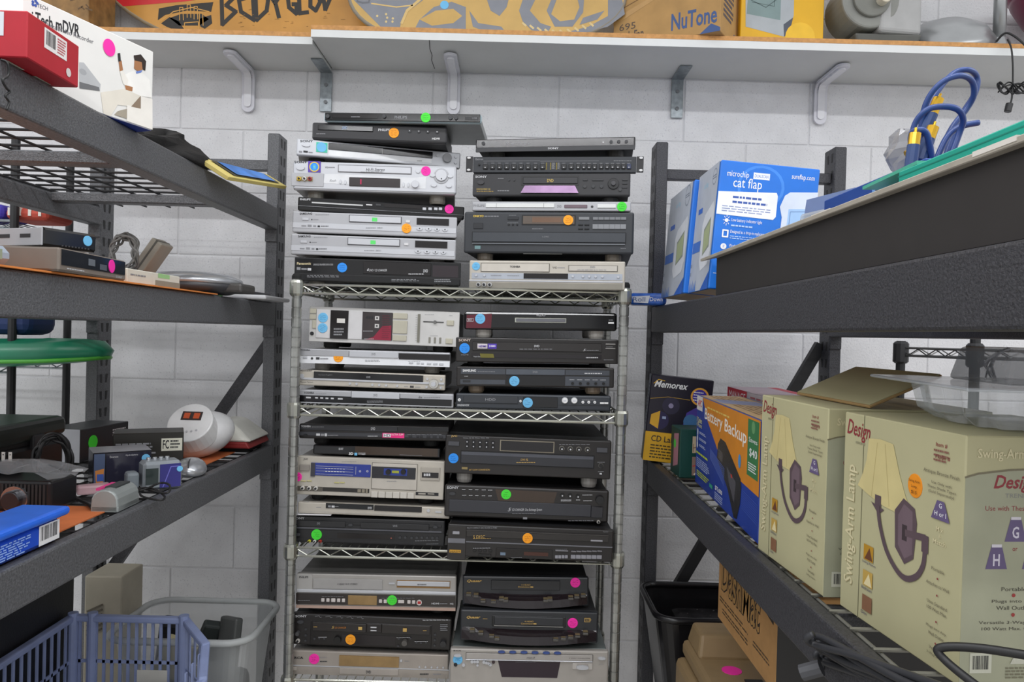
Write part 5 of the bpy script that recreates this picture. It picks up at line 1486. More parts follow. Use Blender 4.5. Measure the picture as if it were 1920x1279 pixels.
# silver charger dock
t, F = cq('charger_dock', 'silver charging dock with rounded top and slot', 'charger', (169, 961), (221, 962), ZL3, None, .085, mat('silver_dock', '#9da3a2', .35, .35), h=.012, bevel=.002)
W, Dd = F['front'].w, F['front'].h
w2 = F['front'].w/2
prof = [(-w2, 0)] + [(w2*-math.cos(k*PI/10), .012+.030*math.sin(k*PI/10)**.7 if 0 < k < 10 else .012) for k in range(11)] + [(w2, 0)]
MB().prism(prof, -.0425, .0425, 'y').build('dome', MATS['silver_dock'], t, bevel=.003)
MB().box(-.010, .010, -.02, .035, .038, .0432).build('slot', K('3a3e3f'), t); MB().box(-.022, -.012, -.03, .03, .0375, .0415).build('pink_strip', K('e0408a'), t)
# speaker dock with knob and ribs
yk = 1.372
t = thing('speaker_dock', 'black speaker dock with a big spun-metal knob and ribbed grille', 'speaker', (-.93, yk, ZT))
MB().box(-.10, .11, 0, .085, .0, .056).build('cabinet', mat('black_shell2', '#1f1f21', .3), t, bevel=.005)
kp = P(27, 937, Y=yk-.004)-Vector((-.93, yk, ZT))
MB().cyl((kp.x, -.006, kp.z), .024, .006, 'y', 28).build('knob_ring', mat('chrome_ring', '#b5b5b8', .15, .9), t); MB().cyl((kp.x, -.018, kp.z), .017, .013, 'y', 28).build('knob', mat('spun_metal', '#4c4c50', .25, .8), t, bevel=.002)
for i in range(12):
    MB().box(.022+i*.0068, .026+i*.0068, -.0025, .002, .006, .050).build('grille_rib', BLACK, t)
b = MB(); rc = random.Random(9); vs = []; fs = []
for i in range(9):
    for j in range(7):
        vs.append((-.06+.19*i/8, -.004+.09*j/6, .058+.028*math.sin(PI*i/8)*math.sin(PI*(j+.3)/6.6)+rc.uniform(0, .012)))
for i in range(8):
    for j in range(6):
        fs.append([i*7+j, (i+1)*7+j, (i+1)*7+j+1, i*7+j+1])
b.add(vs, fs).build('plastic_wrap', mat('clear_wrap', '#c9ccd0', .12, trans=.0, alpha=.28, spec=.8), t)
t = thing('power_adapter', 'black plug adapter with two upright metal prongs', 'adapter', (-.945, 1.44, ZT+.0585))
MB().box(-.022, .022, -.016, .016, 0, .020).build('block', BLACK, t, bevel=.004)
for x in (-.0065, .0065):
    o = MB().box(x-.0032, x+.0032, -.0008, .0008, .019, .037).build('prong', mat('nickel', '#d4d2cc', .25, .7), t)
    MB().cyl((x, -.0011, .032), .0012, .0022, 'y', 8).build('prong_hole', INK, o)
coil('coiled_cord', 'thick black power cord coiled in front of the large black case', (-.93, 1.56, ZL3+.066), .030, .0034, 9, BLKCORD, 1.5, Matrix.Rotation(.5, 3, 'Z'), 5, jit=.2)
cord('loose_cord', 'black cord looping over the shelf edge before the alarm radio', [P(210, 912, Z=1.37), P(240, 905, Z=1.375), P(262, 920, Z=1.372), P(300, 906, Z=1.376), P(318, 910, Z=1.38), P(312, 925, Z=1.372), P(270, 918, Z=1.368), P(265, 930, Z=1.366), P(300, 938, Z=1.362), P(308, 930, Z=1.364), P(280, 915, Z=1.372), P(225, 922, Z=1.366)], .0022, BLKCORD)
cord('loose_cord', 'thin black cord with a gold jack plug beside the charging dock', [P(120, 900, Z=1.37), P(140, 930, Z=1.362), P(150, 938, Z=1.36), P(165, 946, Z=1.36), P(172, 952, Z=1.36)], .003, BLKCORD)
t = thing('adapter_plug', 'translucent pink adapter plug lying behind the charging dock', 'plug', tuple(P(175, 925, Z=ZT)), (0, 0, .6))
MB().hexa([(-.03, -.012), (.03, -.018), (.03, .018), (-.03, .012)], 0, .018).build('shell', mat('pink_clear', '#d9b4bc', .25, alpha=.8), t, bevel=.004); MB().box(-.05, -.029, -.004, .004, .006, .012).build('pin', MATS['nickel'], t)
# blue wipes tub
BL = mat('blue_tub', '#2350c8', .3)
t, F = cq('wipes_tub', 'bright blue flat tub with hinged lid and white barcode', 'tub', (-.702, .99, 0), (-.702, 1.207, 0), ZT, None, .066, BL, h=.038, bevel=.008)
MB().box(-.118, .118, -.041, .038, .038, .052).build('lid', mat('blue_lid', '#2f6be0', .25), t, bevel=.006, seg=3)
f = F['front']
f.rect(.72, .08, .96, .88, K('e8e8ea'), 'barcode_label'); f.layer += 2; f.barcode(.74, .14, .94, .7, INK); f.fine(.1, .2, .66, .85, 7, K('8fb0f0'), 3)
f2 = Face(t, frame((-.118, -.0412, .038), (1, 0, 0), (0, 0, 1)), .236, .014)
f2.poly([(0, 0), (.12, 0), (.06, 1), (0, 1)], K('e6e8ee')); f2.flush(); flush(F)
t = thing('red_case', 'small glossy red case lying on the blue tub', 'case', (-.742, 1.045, ZT+.0525), (0, 0, .1))
MB().box(-.03, .015, -.04, .05, 0, .014).build('shell', mat('red_plastic', '#a92032', .2), t, bevel=.005); MB().box(-.032, .017, -.042, .052, .006, .008).build('seam', K('6a1420'), t)

# ---------------------------------------------------------------- left rack, bottom
BAS = mat('blue_basket_plastic', '#8d9ac2', .45)
bz0, bz1 = ZL4+.01, .965
bl = P(165, 1139, Z=bz1); br = P(378, 1164, Z=bz1)
t = thing('laundry_basket', 'periwinkle blue slatted stacking basket with a low scooped end', 'basket', (0, 0, 0))
bx0, bx1 = bl.x, br.x+.02; by1 = br.y; by0 = by1-.62
def wallslats(p, q, n, lowz, hi0, hi1, nm='slat'):
    p = Vector(p); q = Vector(q)
    d = (q-p).normalized(); nn = Vector((-d.y, d.x))*.002
    for i in range(n+1):
        a = p.lerp(q, i/n); h = hi0+(hi1-hi0)*i/n
        MB().hexa([(a.x-d.x*.0035-nn.x, a.y-d.y*.0035-nn.y), (a.x+d.x*.0035-nn.x, a.y+d.y*.0035-nn.y), (a.x+d.x*.0035+nn.x, a.y+d.y*.0035+nn.y), (a.x-d.x*.0035+nn.x, a.y-d.y*.0035+nn.y)], lowz, h).build('slat', BAS, t)
    for k in (.35, .68):
        z = lowz+(min(hi0, hi1)-lowz)*k
        MB().hexa([(p.x-nn.x, p.y-nn.y), (q.x-nn.x, q.y-nn.y), (q.x+nn.x, q.y+nn.y), (p.x+nn.x, p.y+nn.y)], z-.004, z+.004).build('cross_bar', BAS, t)
# walls: far wall, left wall, right scooped wall
wallslats((bx0, by1), (bx1-.06, by1), 14, bz0, bz1, bz1)
wallslats((bx0, by0), (bx0, by1), 22, bz0, bz1, bz1)
sc = [(bx1-.06, by1, bz1), (bx1+.03, by1-.10, bz1-.02), (bx1+.065, by1-.20, bz1-.055), (bx1+.01, by1-.30, bz1-.11), (bx1, by0, bz1-.13)]
wallslats((bx1-.06, by1), (bx1+.03, by1-.10), 4, bz0, bz1, bz1-.02)
wallslats((bx1+.03, by1-.10), (bx1+.01, by0), 16, bz0, bz1-.02, bz1-.13)
def rim(pts, w=.020, hgt=.016):
    b = MB()
    for p, q in zip(pts[:-1], pts[1:]):
        p = Vector(p); q = Vector(q); d = (q-p); d.z = 0; d.normalize(); n = Vector((-d.y, d.x, 0))*w/2
        e = d*.006
        vs = [p-n-e, p+n-e, q+n+e, q-n+e]
        b.add([(*v.xy, v.z-hgt/2) for v in vs] + [(*v.xy, v.z+hgt/2) for v in vs], [[3, 2, 1, 0], [4, 5, 6, 7], [0, 1, 5, 4], [1, 2, 6, 5], [2, 3, 7, 6], [3, 0, 4, 7]])
    return b
rim([(bx0, by0, bz1), (bx0, by1, bz1), (bx1-.06, by1, bz1)] + sc[1:]).build('rim', BAS, t, bevel=.004)
for x, y in ((bx0+.004, by1-.004), (bx0+.05, by1), (bx1-.062, by1-.004)):
    MB().cyl((x, y, bz0), .012, bz1-bz0+.014, 'z', 14).build('corner_tube', BAS, t)
MB().hexa([(bx0, by0), (bx1, by0), (bx1+.02, by1-.1), (bx1-.06, by1), (bx0, by1)], bz0-.009, bz0+.003).build('base', BAS, t)
MB().box(0, .075, 0, .0008, 0, .030).build('label_tag', K('d0cfc8'), t, loc=(bx0+.165, by1-.0045, bz1-.155))
o = MB().ball((0, 0, .0), .05, .09, .045, 16, 10).build('beaded_pouch', mat('bead_mosaic', '#2c2b2e', .4, var=.9, scale=120, speck=('#c9a03c', 170, .6)), loc=(bx0+.23, by1-.10, bz0+.155), smooth=True)
tag(o, 'beaded multicoloured pouch inside the blue slatted basket', 'pouch')
o = MB().box(-.12, .12, -.2, .2, 0, .10).build('folded_bag', mat('dark_bag', '#2b2a2c', .7, bump=.3), loc=(bx0+.2, by1-.22, bz0+.0035), bevel=.02, seg=3)
tag(o, 'dark folded bag at the bottom of the blue slatted basket', 'bag')
# translucent tote with black odds and ends
zb0, zb1 = ZL4+.002, .90
TOTE = mat('frosted_tote', '#cfd3d4', .35, alpha=.42, var=.02)
tx0, tx1, ty0, ty1 = -1.0, -.655, 1.925, 2.205
t = thing('storage_tote', 'frosted clear plastic tote filled with black gadgets', 'tote', (0, 0, 0))
def rrect(x0, x1, y0, y1, r, n=5):
    pts = []
    for cx_, cy_, a0 in ((x1-r, y1-r, 0), (x0+r, y1-r, 90), (x0+r, y0+r, 180), (x1-r, y0+r, 270)):
        for k in range(n+1):
            a = math.radians(a0+90*k/n)
            pts.append((cx_+r*math.cos(a), cy_+r*math.sin(a)))
    return pts
lo = rrect(tx0+.03, tx1-.03, ty0+.03, ty1-.03, .04); hi = rrect(tx0, tx1, ty0, ty1, .05); hi2 = rrect(tx0-.012, tx1+.012, ty0-.012, ty1+.006, .06)
m = len(lo)
MB().add([(x, y, zb0) for x, y in lo] + [(x, y, zb1) for x, y in hi], [[i, (i+1) % m, m+(i+1) % m, m+i] for i in range(m)] + [list(range(m))]).build('tub', TOTE, t, smooth=False)
MB().tube([(x, y, zb1) for x, y in hi2], .009, 8, True).build('rim', mat('frosted_rim', '#c4c8c8', .35, alpha=.75), t, smooth=True)
for i, (x, y, w_, d_, h_, rz, rx_, nm, lb, mm) in enumerate([
        (-.82, 2.10, .09, .03, .13, .5, .35, 'leather_case', 'dark leather case leaning in the frosted tote', K('2e3433', .5)),
        (-.735, 2.02, .08, .025, .15, -.7, -.2, 'tablet_sleeve', 'grey sleeve standing at the corner of the frosted tote', K('4a4c4b', .5)),
        (-.89, 2.02, .08, .025, .14, .3, .5, 'manual_booklet', 'cream booklet sticking up in the frosted tote', K('b8b08a', .6)),
        (-.93, 2.12, .06, .05, .12, .1, .2, 'black_charger', 'black charger block among the gadgets in the frosted tote', K('1d1d1f', .4))]):
    o = MB().box(-w_/2, w_/2, -d_/2, d_/2, 0, h_).build(nm, mm, loc=(x, y, zb0+.145), rot=(rx_, rx_*.8, rz), bevel=.006, seg=2)
    tag(o, lb, 'gadget')
o = MB().box(tx0+.05, tx1-.05, ty0+.05, ty1-.05, 0, .12).build('gadget_pile', mat('jumble', '#2a2a2e', .5, var=.7, scale=40, speck=('#8f8f94', 50, .66)), loc=(0, 0, zb0+.004), bevel=.03, seg=2)
tag(o, 'jumble of dark small electronics filling the frosted tote', 'electronics')
# subwoofer, beige unit
t = thing('subwoofer', 'big black subwoofer with a carved hand hole, below the third shelf', 'speaker', (-1.172, 1.93, ZL4))
MB().box(-.08, .085, -.62, 0, 0, .60).build('cabinet', mat('black_vinyl', '#1a1a1b', .45, bump=.15), t, bevel=.008)
MB(Matrix.Translation((.0852, -.085, .525))).ball((0, 0, 0), .004, .055, .02, 14, 8).build('hand_hole', K('060606'), t)
MB().cyl((.085, -.56, .36), .1, .006, 'x', 32).build('cone_ring', K('3c3c3e', .3), t); MB().cyl((.09, -.56, .36), .085, .004, 'x', 32).build('cone', K('101010', .6), t)
pz = P(210, 1070, Y=2.12)
t = thing('beige_unit', 'beige vented equipment housing standing behind the blue basket', 'equipment', (pz.x+.012, 2.12, ZL4))
MB().box(-.06, .042, -.05, .07, 0, pz.z-ZL4).build('housing', mat('old_beige', '#b5ae9c', .55), t, bevel=.004)
for i in range(6):
    o = MB().box(-.055, -.01, -.0535, -.049, 0, .005).build('vent', K('6d675a'), t, loc=(0, 0, pz.z-ZL4-.075-i*.013), rot=(0, -.45, 0))
# ---------------------------------------------------------------- wire rack and goods in the next aisle, seen through the left rack
t = thing('wire_rack', 'black wire rack in the next aisle, holding the green plastic sled', 'shelving', (-1.62, 2.36, 0))
for x in (-.60, .25):
    for y in (-.26, .0):
        MB().cyl((x, y, 0), .011, 2.2, 'z', 10).build('post', BLACKM, t)
for z in (P(60, 415, Y=2.1).z, P(60, 685, Y=2.1).z):
    for y in (-.26, 0):
        b = MB(); truss(b, (-.60, y, z), (.25, y, z)); o = b.build('shelf_rails', ZINC, t)
        b = MB(); zig(b, (-.60, y, z), (.25, y, z)); b.build('zigzag_wire', ZINC, o)
    b = MB()
    for i in range(28):
        b.tube([(-.41+i*.0235, -.26, z), (-.41+i*.0235, 0, z)], .0015, 5)
    b.build('shelf_wires', BLACKM, t)['kind'] = 'stuff'
zsh = P(60, 685, Y=2.1).z+.004
t = thing('plastic_sled', 'green rounded plastic sled lying on the next aisle wire shelf', 'sled', (0, 0, 0))
b = MB(); vs = []; fs = []; n = 24
c0 = Vector((-1.47, 2.13, zsh))
for k, (s_, z) in enumerate(((.80, 0), (.97, .012), (1, .034), (.93, .060), (.78, .064), (.5, .062))):
    for i in range(n):
        a = 2*PI*i/n
        vs.append((c0.x+.36*s_*abs(math.cos(a))**.8*math.copysign(1, math.cos(a)), c0.y+.12*s_*math.sin(a), c0.z+z+.012*math.cos(a*2)*(1-s_*.4)))
for k in range(5):
    for i in range(n):
        fs.append([k*n+i, k*n+(i+1) % n, (k+1)*n+(i+1) % n, (k+1)*n+i])
fs += [list(range(n))[::-1], list(range(5*n, 6*n))]
b.add(vs, fs).build('shell', mat('green_plastic', '#1f7d5c', .35, var=.25, scale=5), t, smooth=True)
b = MB().tube([(vs[n+i][0], vs[n+i][1], vs[n+i][2]+.002) for i in range(n)], .006, 6, True); b.build('edge_bead', K('4fa83a', .4), t, smooth=True)
o = MB().box(-.16, .13, -.08, .07, 0, .085).build('tool_bag', K('1c2f5c', .7), loc=(-1.46, 2.18, zsh+.078), bevel=.03, seg=3); tag(o, 'dark blue bag lying on the green sled', 'bag')
t = thing('helmet', 'khaki helmet lying beside the dark blue bag on the sled', 'helmet', (-1.645, 2.14, zsh+.078))
b = MB().ball((0, 0, 0), .06, .06, .075, 18, 12); b.v = [(x, y, max(z, 0)) for x, y, z in b.v]; b.build('shell', K('8a8568', .5), t, smooth=True); MB().lathe([(.061, 0), (.068, .004), (.061, .008)], n=18).build('brim', K('6f6a50'), t)
zup = P(60, 415, Y=2.1).z+.004
for i, (x, c, lb) in enumerate(((-1.60, 'a03428', 'rust red folded tarp on the upper shelf of the next aisle'), (-1.47, '3a2f9a', 'violet pouch on the upper shelf of the next aisle'), (-1.345, 'b84a3a', 'red and white striped bag on the upper shelf of the next aisle'))):
    t = thing('soft_bag', lb, 'bag', (x, 2.17, zup))
    MB().box(-.062, .062, -.06, .07, 0, .05-.006*i).build('body', K(c, .7), t, bevel=.018, seg=3)
    for k in range(4):
        MB().box(-.05+k*.028, -.042+k*.028, -.0615, .071, .012, .034).build('strap', K('d8d4cc' if i == 2 else '4a1a18', .7), t)
# ---------------------------------------------------------------- right rack, upper shelf
BLUEC = mat('blue_carton', '#1f73d8', .4, var=.05)
PALE = mat('pale_carton_side', '#b9c0cc', .45)
def catflap(label, w, d, h, loc, ry, rz, full):
    t, F = carton('pet_door_carton', label, 'box', w, d, h, loc, rz, BLUEC, roty=ry)
    f = F['left']
    f.rect(0, 0, .94, 1, PALE); f.layer += 1
    f.text('cat flap', .30, .10, .50, .16, K('8fc7e0')); f.line([(.0, .02), (.06, .02), (.06, .99)], .0015, K('d6dbe4'))
    f.disc(.78, .10, .10, K('8a93a4'), 'seal_ring', 1.0); f.disc(.78, .10, .085, PALE, 'seal'); f.fine(.70, .08, .86, .12, 2, K('6a7488'), 4)
    f.rect(.14, .30, .34, .345, K('3a6ac8'), 'blue_band'); f.rect(.02, .58, .40, .67, K('4a78cc'), 'blue_band')
    f.poly([(.42, .46), (.50, .38), (.86, .30), (.92, .36), (.90, .70), (.82, .80), (.52, .84), (.42, .76)], K('d9dde4'), 'flap_picture')
    f.poly([(.52, .50), (.80, .42), (.82, .66), (.54, .72)], K('8d948c'), 'flap_window'); f.poly([(.54, .52), (.78, .45), (.79, .64), (.56, .70)], K('a9b48c'), 'flap_glass')
    for k in range(5):
        f.poly([(.02+.07*k, 1), (.05+.07*k, .90+.02*(k % 2)), (.08+.07*k, 1)], K('4a80d8'), 'grass_print')
    f.poly([(.60, 1), (.94, .86), (.94, 1)], K('2a62c0'), 'blue_corner'); f.rect(.02, .76, .06, .79, K('8a93a4'), 'tick'); f.rect(.02, .83, .06, .86, K('8a93a4'), 'tick')
    F['bottom'].rect(0.02, 0.02, .98, .98, K('c9b79a'), 'raw_base')
    if full:
        f = F['front']
        f.disc(.42, .18, .24, K('3d88e6'), 'halo', .9); f.disc(.42, .18, .21, K('1f73d8'), 'halo_core', .9)
        f.text('microchip', .07, .075, .29, .135, WHT); f.text('cat flap', .14, .125, .43, .225, WHT)
        f.rect(.335, .075, .50, .125, K('e6ecf4'), 'pill_panel'); f.text('DUALSCAN', .35, .088, .485, .112, K('3a6ac8'), name='pill_text')
        f.text('sureflap.com', .72, .055, .95, .105, WHT)
        f.poly([(.0, .245), (.585, .215), (.60, .24), (.60, .40), (.575, .425), (0, .42)], K('e9eef5'), 'white_panel')
        f.raised('badge', .07, .255, .13, .315, K('2a5cc0'), .0005); f.text('((.))', .08, .27, .12, .30, WHT, name='badge_text')
        f.fine(.15, .26, .53, .335, 2, K('3a5aa8'), 2, .45); f.fine(.05, .345, .57, .40, 3, K('8a98c0'), 3, .4)
        for k, (tx, v) in enumerate((('Low battery indicator light', .46), ('Designed as a drop-in replacement', .55), ('Works with SureFlap RFID collar tags', .66), ('Safety mode - indoor only', .77))):
            f.text(tx, .16, v-.018, .16+.0115*len(tx), v+.014, WHT); f.fine(.16, v+.024, .44, v+.055, 2 if k else 1, K('a9c8f4'), k, .4)
        for k in range(8):
            a = k*PI/4
            f.line([(.11+.022*math.cos(a), .462+.026*math.sin(a)), (.11+.034*math.cos(a), .462+.040*math.sin(a))], .0012, WHT)
        f.disc(.11, .462, .019, WHT, 'sun_icon'); f.line([(.085, .54), (.135, .54), (.135, .59), (.085, .59), (.085, .54)], .003, WHT)
        f.disc(.105, .665, .030, WHT, 'chip_icon'); f.text('W', .095, .652, .115, .678, K('1f73d8'), name='icon_mark')
        f.line([(.12, .745), (.085, .745), (.085, .80), (.12, .80)], .002, WHT); f.line([(.10, .772), (.14, .772)], .002, WHT)
        f.text('ACCESSORIES', .09, .865, .27, .885, WHT); f.line([(.03, .878), (.08, .878)], .001, WHT)
        f.poly([(.66, .40), (.63, .32), (.67, .23), (.72, .20), (1.0, .18), (1.0, .95), (.64, .95)], K('cfdcf0'), 'flap_picture')
        f.poly([(.72, .33), (1.0, .31), (1.0, .92), (.70, .92)], K('9cc2ee'), 'flap_window'); f.line([(.73, .92), (.74, .35), (1.0, .33)], .0016, K('6f8fc0'))
    flush(F)
    return t
ya = 1.63
pTL = P(1356, 299, Y=ya); pTR = P(1538, 315, Y=ya)
catflap('blue cat flap carton with white printing, leaning over the dark tray', .212, .186, .276, (.526, ya+.093, ZR2+.0105), math.radians(4.2), 0, True)
catflap('blue and white cat flap carton standing behind its twin, by the rack upright', .212, .27, .272, (.516, 1.957, ZR2+.0105), math.radians(4.2), 0, False)
t = thing('snack_pack', 'small blue and white plastic pack lying at the end of the beam', 'package', tuple(P(1208, 573, Y=2.17)), (0, 0, -.15))
MB().hexa([(-.042, -.03), (.06, -.045), (.06, .05), (-.042, .05)], 0, .034).build('pack', mat('blue_foil', '#2f63c0', .25, var=.3, scale=60), t, bevel=.010, seg=3)
fa = Face(t, frame((-.040, -.0315, .004), (.102, -.015, 0), (0, 0, 1)), .1, .028)
fa.poly([(.05, .3), (.55, .2), (.5, .95), (.1, .9)], K('d9dde6')); fa.layer += 2; fa.text('Roll', .08, .35, .42, .8, K('34508f')); fa.text('Down', .55, .35, .9, .75, WHT); fa.flush()
# long black tray with pale rim
BTR = mat('black_tray_card', '#2b2827', .6)
t = thing('display_tray', 'long shallow black cardboard tray with pale worn rim along the upper right beam', 'tray', (0, 0, 0))
x0, x1, y0, y1, z0, z1 = .424, .90, .32, 1.585, ZR2+.001, ZR2+.078
MB().box(x0, x0+.004, y0, y1, z0, z1).build('side', BTR, t); MB().box(x1-.004, x1, y0, y1, z0, z1).build('side', BTR, t)
MB().box(x0+.004, x1-.004, y1-.004, y1, z0, z1).build('end', BTR, t); MB().box(x0+.004, x1-.004, y0, y0+.004, z0, z1).build('end', BTR, t)
MB().box(x0+.004, x1-.004, y0+.004, y1-.004, z0, z0+.003).build('bottom', CARD, t)
RIM = mat('pale_rim_card', '#a39c90', .6, var=.12, scale=20)
MB().hexa([(x0-.010, y0), (x0+.05, y0), (x0+.05, y1), (x0-.002, y1), (x0-.013, y1+.085)], z1, z1+.007).build('rim_flap', RIM, t, bevel=.001, seg=1)
for i, yy in enumerate((.66, 1.03, 1.36)):
    MB().box(x0-.0112, x0+.004, yy-.03, yy+.03, z1+.003, z1+.0078).build('worn_patch', K('d5d0c8'), t)
# things in the tray
TEAL = mat('teal_card', '#139a86', .5, var=.03)
t, F = cq('teal_folder', 'teal flat box file resting on the pale tray rim', 'box', (.432, .86, 0), (.430, .33, 0), z1+.0075, None, .30, TEAL, h=.019)
F['front'].line([(0, .32), (1, .32)], .0012, K('0e7a6a')); flush(F)
t, F = cq('blue_carton', 'dark blue carton in the black tray, below the cable coil', 'box', (.475, 1.17, 0), (.475, .885, 0), z0+.004, None, .14, mat('navy_carton', '#1d4591', .4), h=.122)
F['front'].rect(.55, .08, 1, .30, K('6f9ad0'), 'light_band'); flush(F)
t = thing('blister_pack', 'clear blister pack with grey card leaning beside the blue carton', 'package', (.50, 1.25, z0+.004), (math.radians(-8), 0, math.radians(-75)))
MB().box(-.06, .06, -.002, 0, 0, .15).build('backing_card', mat('blue_grey_card', '#6d7fa8', .4), t); MB().box(-.045, .045, -.022, -.002, .02, .12).build('blister', mat('clear_blister', '#b9c0c8', .1, alpha=.55), t, bevel=.006)
t = thing('green_sleeve', 'thin pale green plastic sleeve sticking out past the teal box file', 'sleeve', (.470, .905, z1+.0272))
MB().hexa([(-.036, -.08), (.05, -.08), (.03, .06), (-.028, .065)], 0, .004).build('sleeve', mat('green_sleeve', '#4fae94', .3), t); MB().hexa([(-.01, -.07), (.06, -.07), (.05, .10), (.0, .09)], .0041, .006).build('card_insert', K('3a4048'), t)
# blue component cables with gold plugs
BLC = mat('blue_cable', '#2a437e', .35)
GLD = mat('gold_plug', '#e0b23c', .2, .8)
t = thing('component_cables', 'blue audio cables tied in loops with gold plugs', 'cable', (.575, 1.03, z1+.03))
cb = Vector(t.location)
def Lp(*pts):
    return [P(x, y, Y=yy)-cb for x, y, yy in pts]
for i, pts in enumerate((
        [(1730, 300, 1.04), (1727, 240, 1.04), (1738, 190, 1.03), (1765, 155, 1.02), (1800, 142, 1.02), (1822, 152, 1.03), (1826, 178, 1.04), (1812, 205, 1.05), (1785, 240, 1.05), (1760, 290, 1.04)],
        [(1735, 300, 1.06), (1735, 240, 1.06), (1750, 185, 1.06), (1785, 140, 1.07), (1815, 131, 1.07), (1832, 145, 1.08), (1828, 175, 1.08), (1800, 222, 1.08), (1770, 300, 1.07)],
        [(1712, 300, 1.00), (1713, 240, 1.00), (1735, 208, .99), (1765, 200, .99), (1795, 205, .99), (1806, 225, 1.00), (1798, 252, 1.01), (1780, 300, 1.01)],
        [(1712, 300, .98), (1708, 255, .98), (1722, 244, .97), (1738, 252, .97), (1748, 300, .98)],
        [(1755, 300, 1.02), (1775, 258, 1.02), (1800, 238, 1.02), (1835, 230, 1.02)])):
    MB().tube(spline(Lp(*pts), 6), .0040, 8).build('cable', BLC, t, smooth=True)
for x, y, yy, dx, dy in ((1760, 185, 1.035, 12, -26), (1750, 238, .985, 8, -20), (1716, 250, .965, 3, -20)):
    a, b_ = P(x, y, Y=yy)-cb, P(x-dx, y-dy*1.1, Y=yy)-cb
    d = (a-b_).normalized()
    o = MB().tube([b_-d*.03, b_], .0075, 10).build('plug_sleeve', K('27406f', .4), t); MB().tube([b_, a], .0072, 12).build('gold_shell', GLD, t); MB().tube([a, a+d*.007], .0018, 8).build('gold_pin', GLD, t)
t = thing('plastic_bag', 'crumpled clear bag with a brass part beside the blue cables', 'bag', tuple(P(1693, 285, Y=1.05)))
b = MB().ball((0, 0, 0), .022, .03, .03, 10, 8); rc = random.Random(2); b.v = [(x*rc.uniform(.7, 1.2), y*rc.uniform(.7, 1.2), z*rc.uniform(.8, 1.15)) for x, y, z in b.v]
b.build('film', mat('grey_film', '#8d8d90', .15, alpha=.6), t); MB().tube([(-.012, -.03, -.01), (.01, -.032, 0)], .004, 8).build('brass_part', GLD, t)

# ---------------------------------------------------------------- right rack, middle shelf
t, F = carton('label_kit_carton', 'black and yellow CD label kit carton at the far end of the wire deck', 'box', .175, .06, .245, (.475, 2.19, ZR3+.002), -.10, mat('dark_violet_card', '#1a1526', .35), roty=math.radians(4.5))
f = F['front']
f.rect(0, .66, 1, 1, K('dba81e'), 'yellow_panel'); f.text('Memorex', .06, .06, .60, .14, WHT, shear=.3, bold=.02); f.line([(.05, .10), (.12, .05), (.22, .06)], .002, K('e0b02c'))
f.poly([(.62, .40), (.98, .22), (1, .66), (.55, .66)], K('4a3a9a'), 'violet_shape'); f.disc(.80, .20, .145, K('e8a83a'), 'star_seal'); f.disc(.80, .20, .115, K('3a2aa0'), 'star_core'); f.fine(.70, .14, .90, .26, 4, WHT, 2, .4)
f.line([(.02, .28), (.3, .24), (.65, .25)], .0012, K('c9a03c')); f.disc(.36, .34, .14, K('2b2740'), 'disc_picture'); f.disc(.36, .34, .04, K('8f88a8'), 'disc_hub')
f.disc(.20, .52, .15, K('26204a'), 'disc_picture2'); f.poly([(.20, .41), (.06, .46), (.05, .57), (.19, .62)], K('d8a52c'), 'disc_slice'); f.rect(.24, .47, .30, .50, K('9aa8c8'), 'disc_chip')
f.disc(.70, .50, .12, K('3d6fa0'), 'disc_blue'); f.text('CD Labeler', .10, .70, .66, .77, INK, bold=.01)
for k in range(5):
    f.fine(.10, .80+.035*k, .62, .825+.035*k, 1, K('4a3a10'), k, .6)
F['left'].rect(0, 0, 1, .66, K('8d93a0'), 'silver_side'); F['left'].fine(.2, .1, .8, .6, 12, K('5a6070'), 3); F['left'].rect(0, .66, 1, 1, K('a9a088'), 'pale_side'); flush(F)
pg0 = P(1269, 893, Z=ZR3)
t, F = carton('green_carton', 'dark green carton with two photo panels, in front of the label kit', 'box', .075, .10, .125, (pg0.x+.036, pg0.y+.02, ZR3+.001), 0.02, mat('green_card', '#123f38', .4))
f = F['front']
f.rect(.42, .14, .96, .48, K('b9a78c'), 'photo'); f.rect(.42, .56, .96, .94, K('8a6f62'), 'photo'); f.line([(.45, .38), (.95, .30)], .002, K('6d4a30')); f.line([(.45, .30), (.45, .46)], .0016, K('6d4a30')); f.line([(.7, .28), (.7, .46)], .0016, K('6d4a30'))
f.line([(.45, .75), (.95, .68)], .003, K('b03a3a')); f.line([(.5, .92), (.9, .76)], .004, K('d8d0c0'))
F['left'].poly([(.35, .15), (.85, .1), (.8, .75), (.3, .85)], K('b07a86'), 'photo'); F['left'].disc(.45, .35, .12, K('4fd04a'), 'green_spot'); flush(F)
# battery backup cartons
pb0 = Vector((.470, 1.90, 0)); pb1 = Vector((.4415, 1.33, 0))
hb = P(1418, 790, Y=1.335).z-ZR3
ORB = mat('orange_card', '#d9833f'); BLB = mat('royal_card', '#24409a', .4, var=.1, scale=8)
t, F = cq('battery_carton', 'orange and blue battery backup carton showing a tall black unit', 'box', tuple(pb0), tuple(pb1), ZR3+.001, None, .11, BLB, h=hb)
f = F['front']
f.poly([(.12, 0), (1, 0), (1, .62), (.78, .60), (.62, .48), (.42, .46), (.22, .22)], K('d98a28', .45), 'orange_field')
f.rect(0, 0, .12, .16, K('e6e2de'), 'logo_panel'); f.text('APC', .02, .04, .105, .12, K('c8323a'), bold=.03, shear=.2)
f.text('Battery Backup', .17, .10, .84, .26, K('f4efe6'), bold=.01, slope=.03); f.fine(.22, .07, .62, .10, 1, K('e8c86a'), 3)
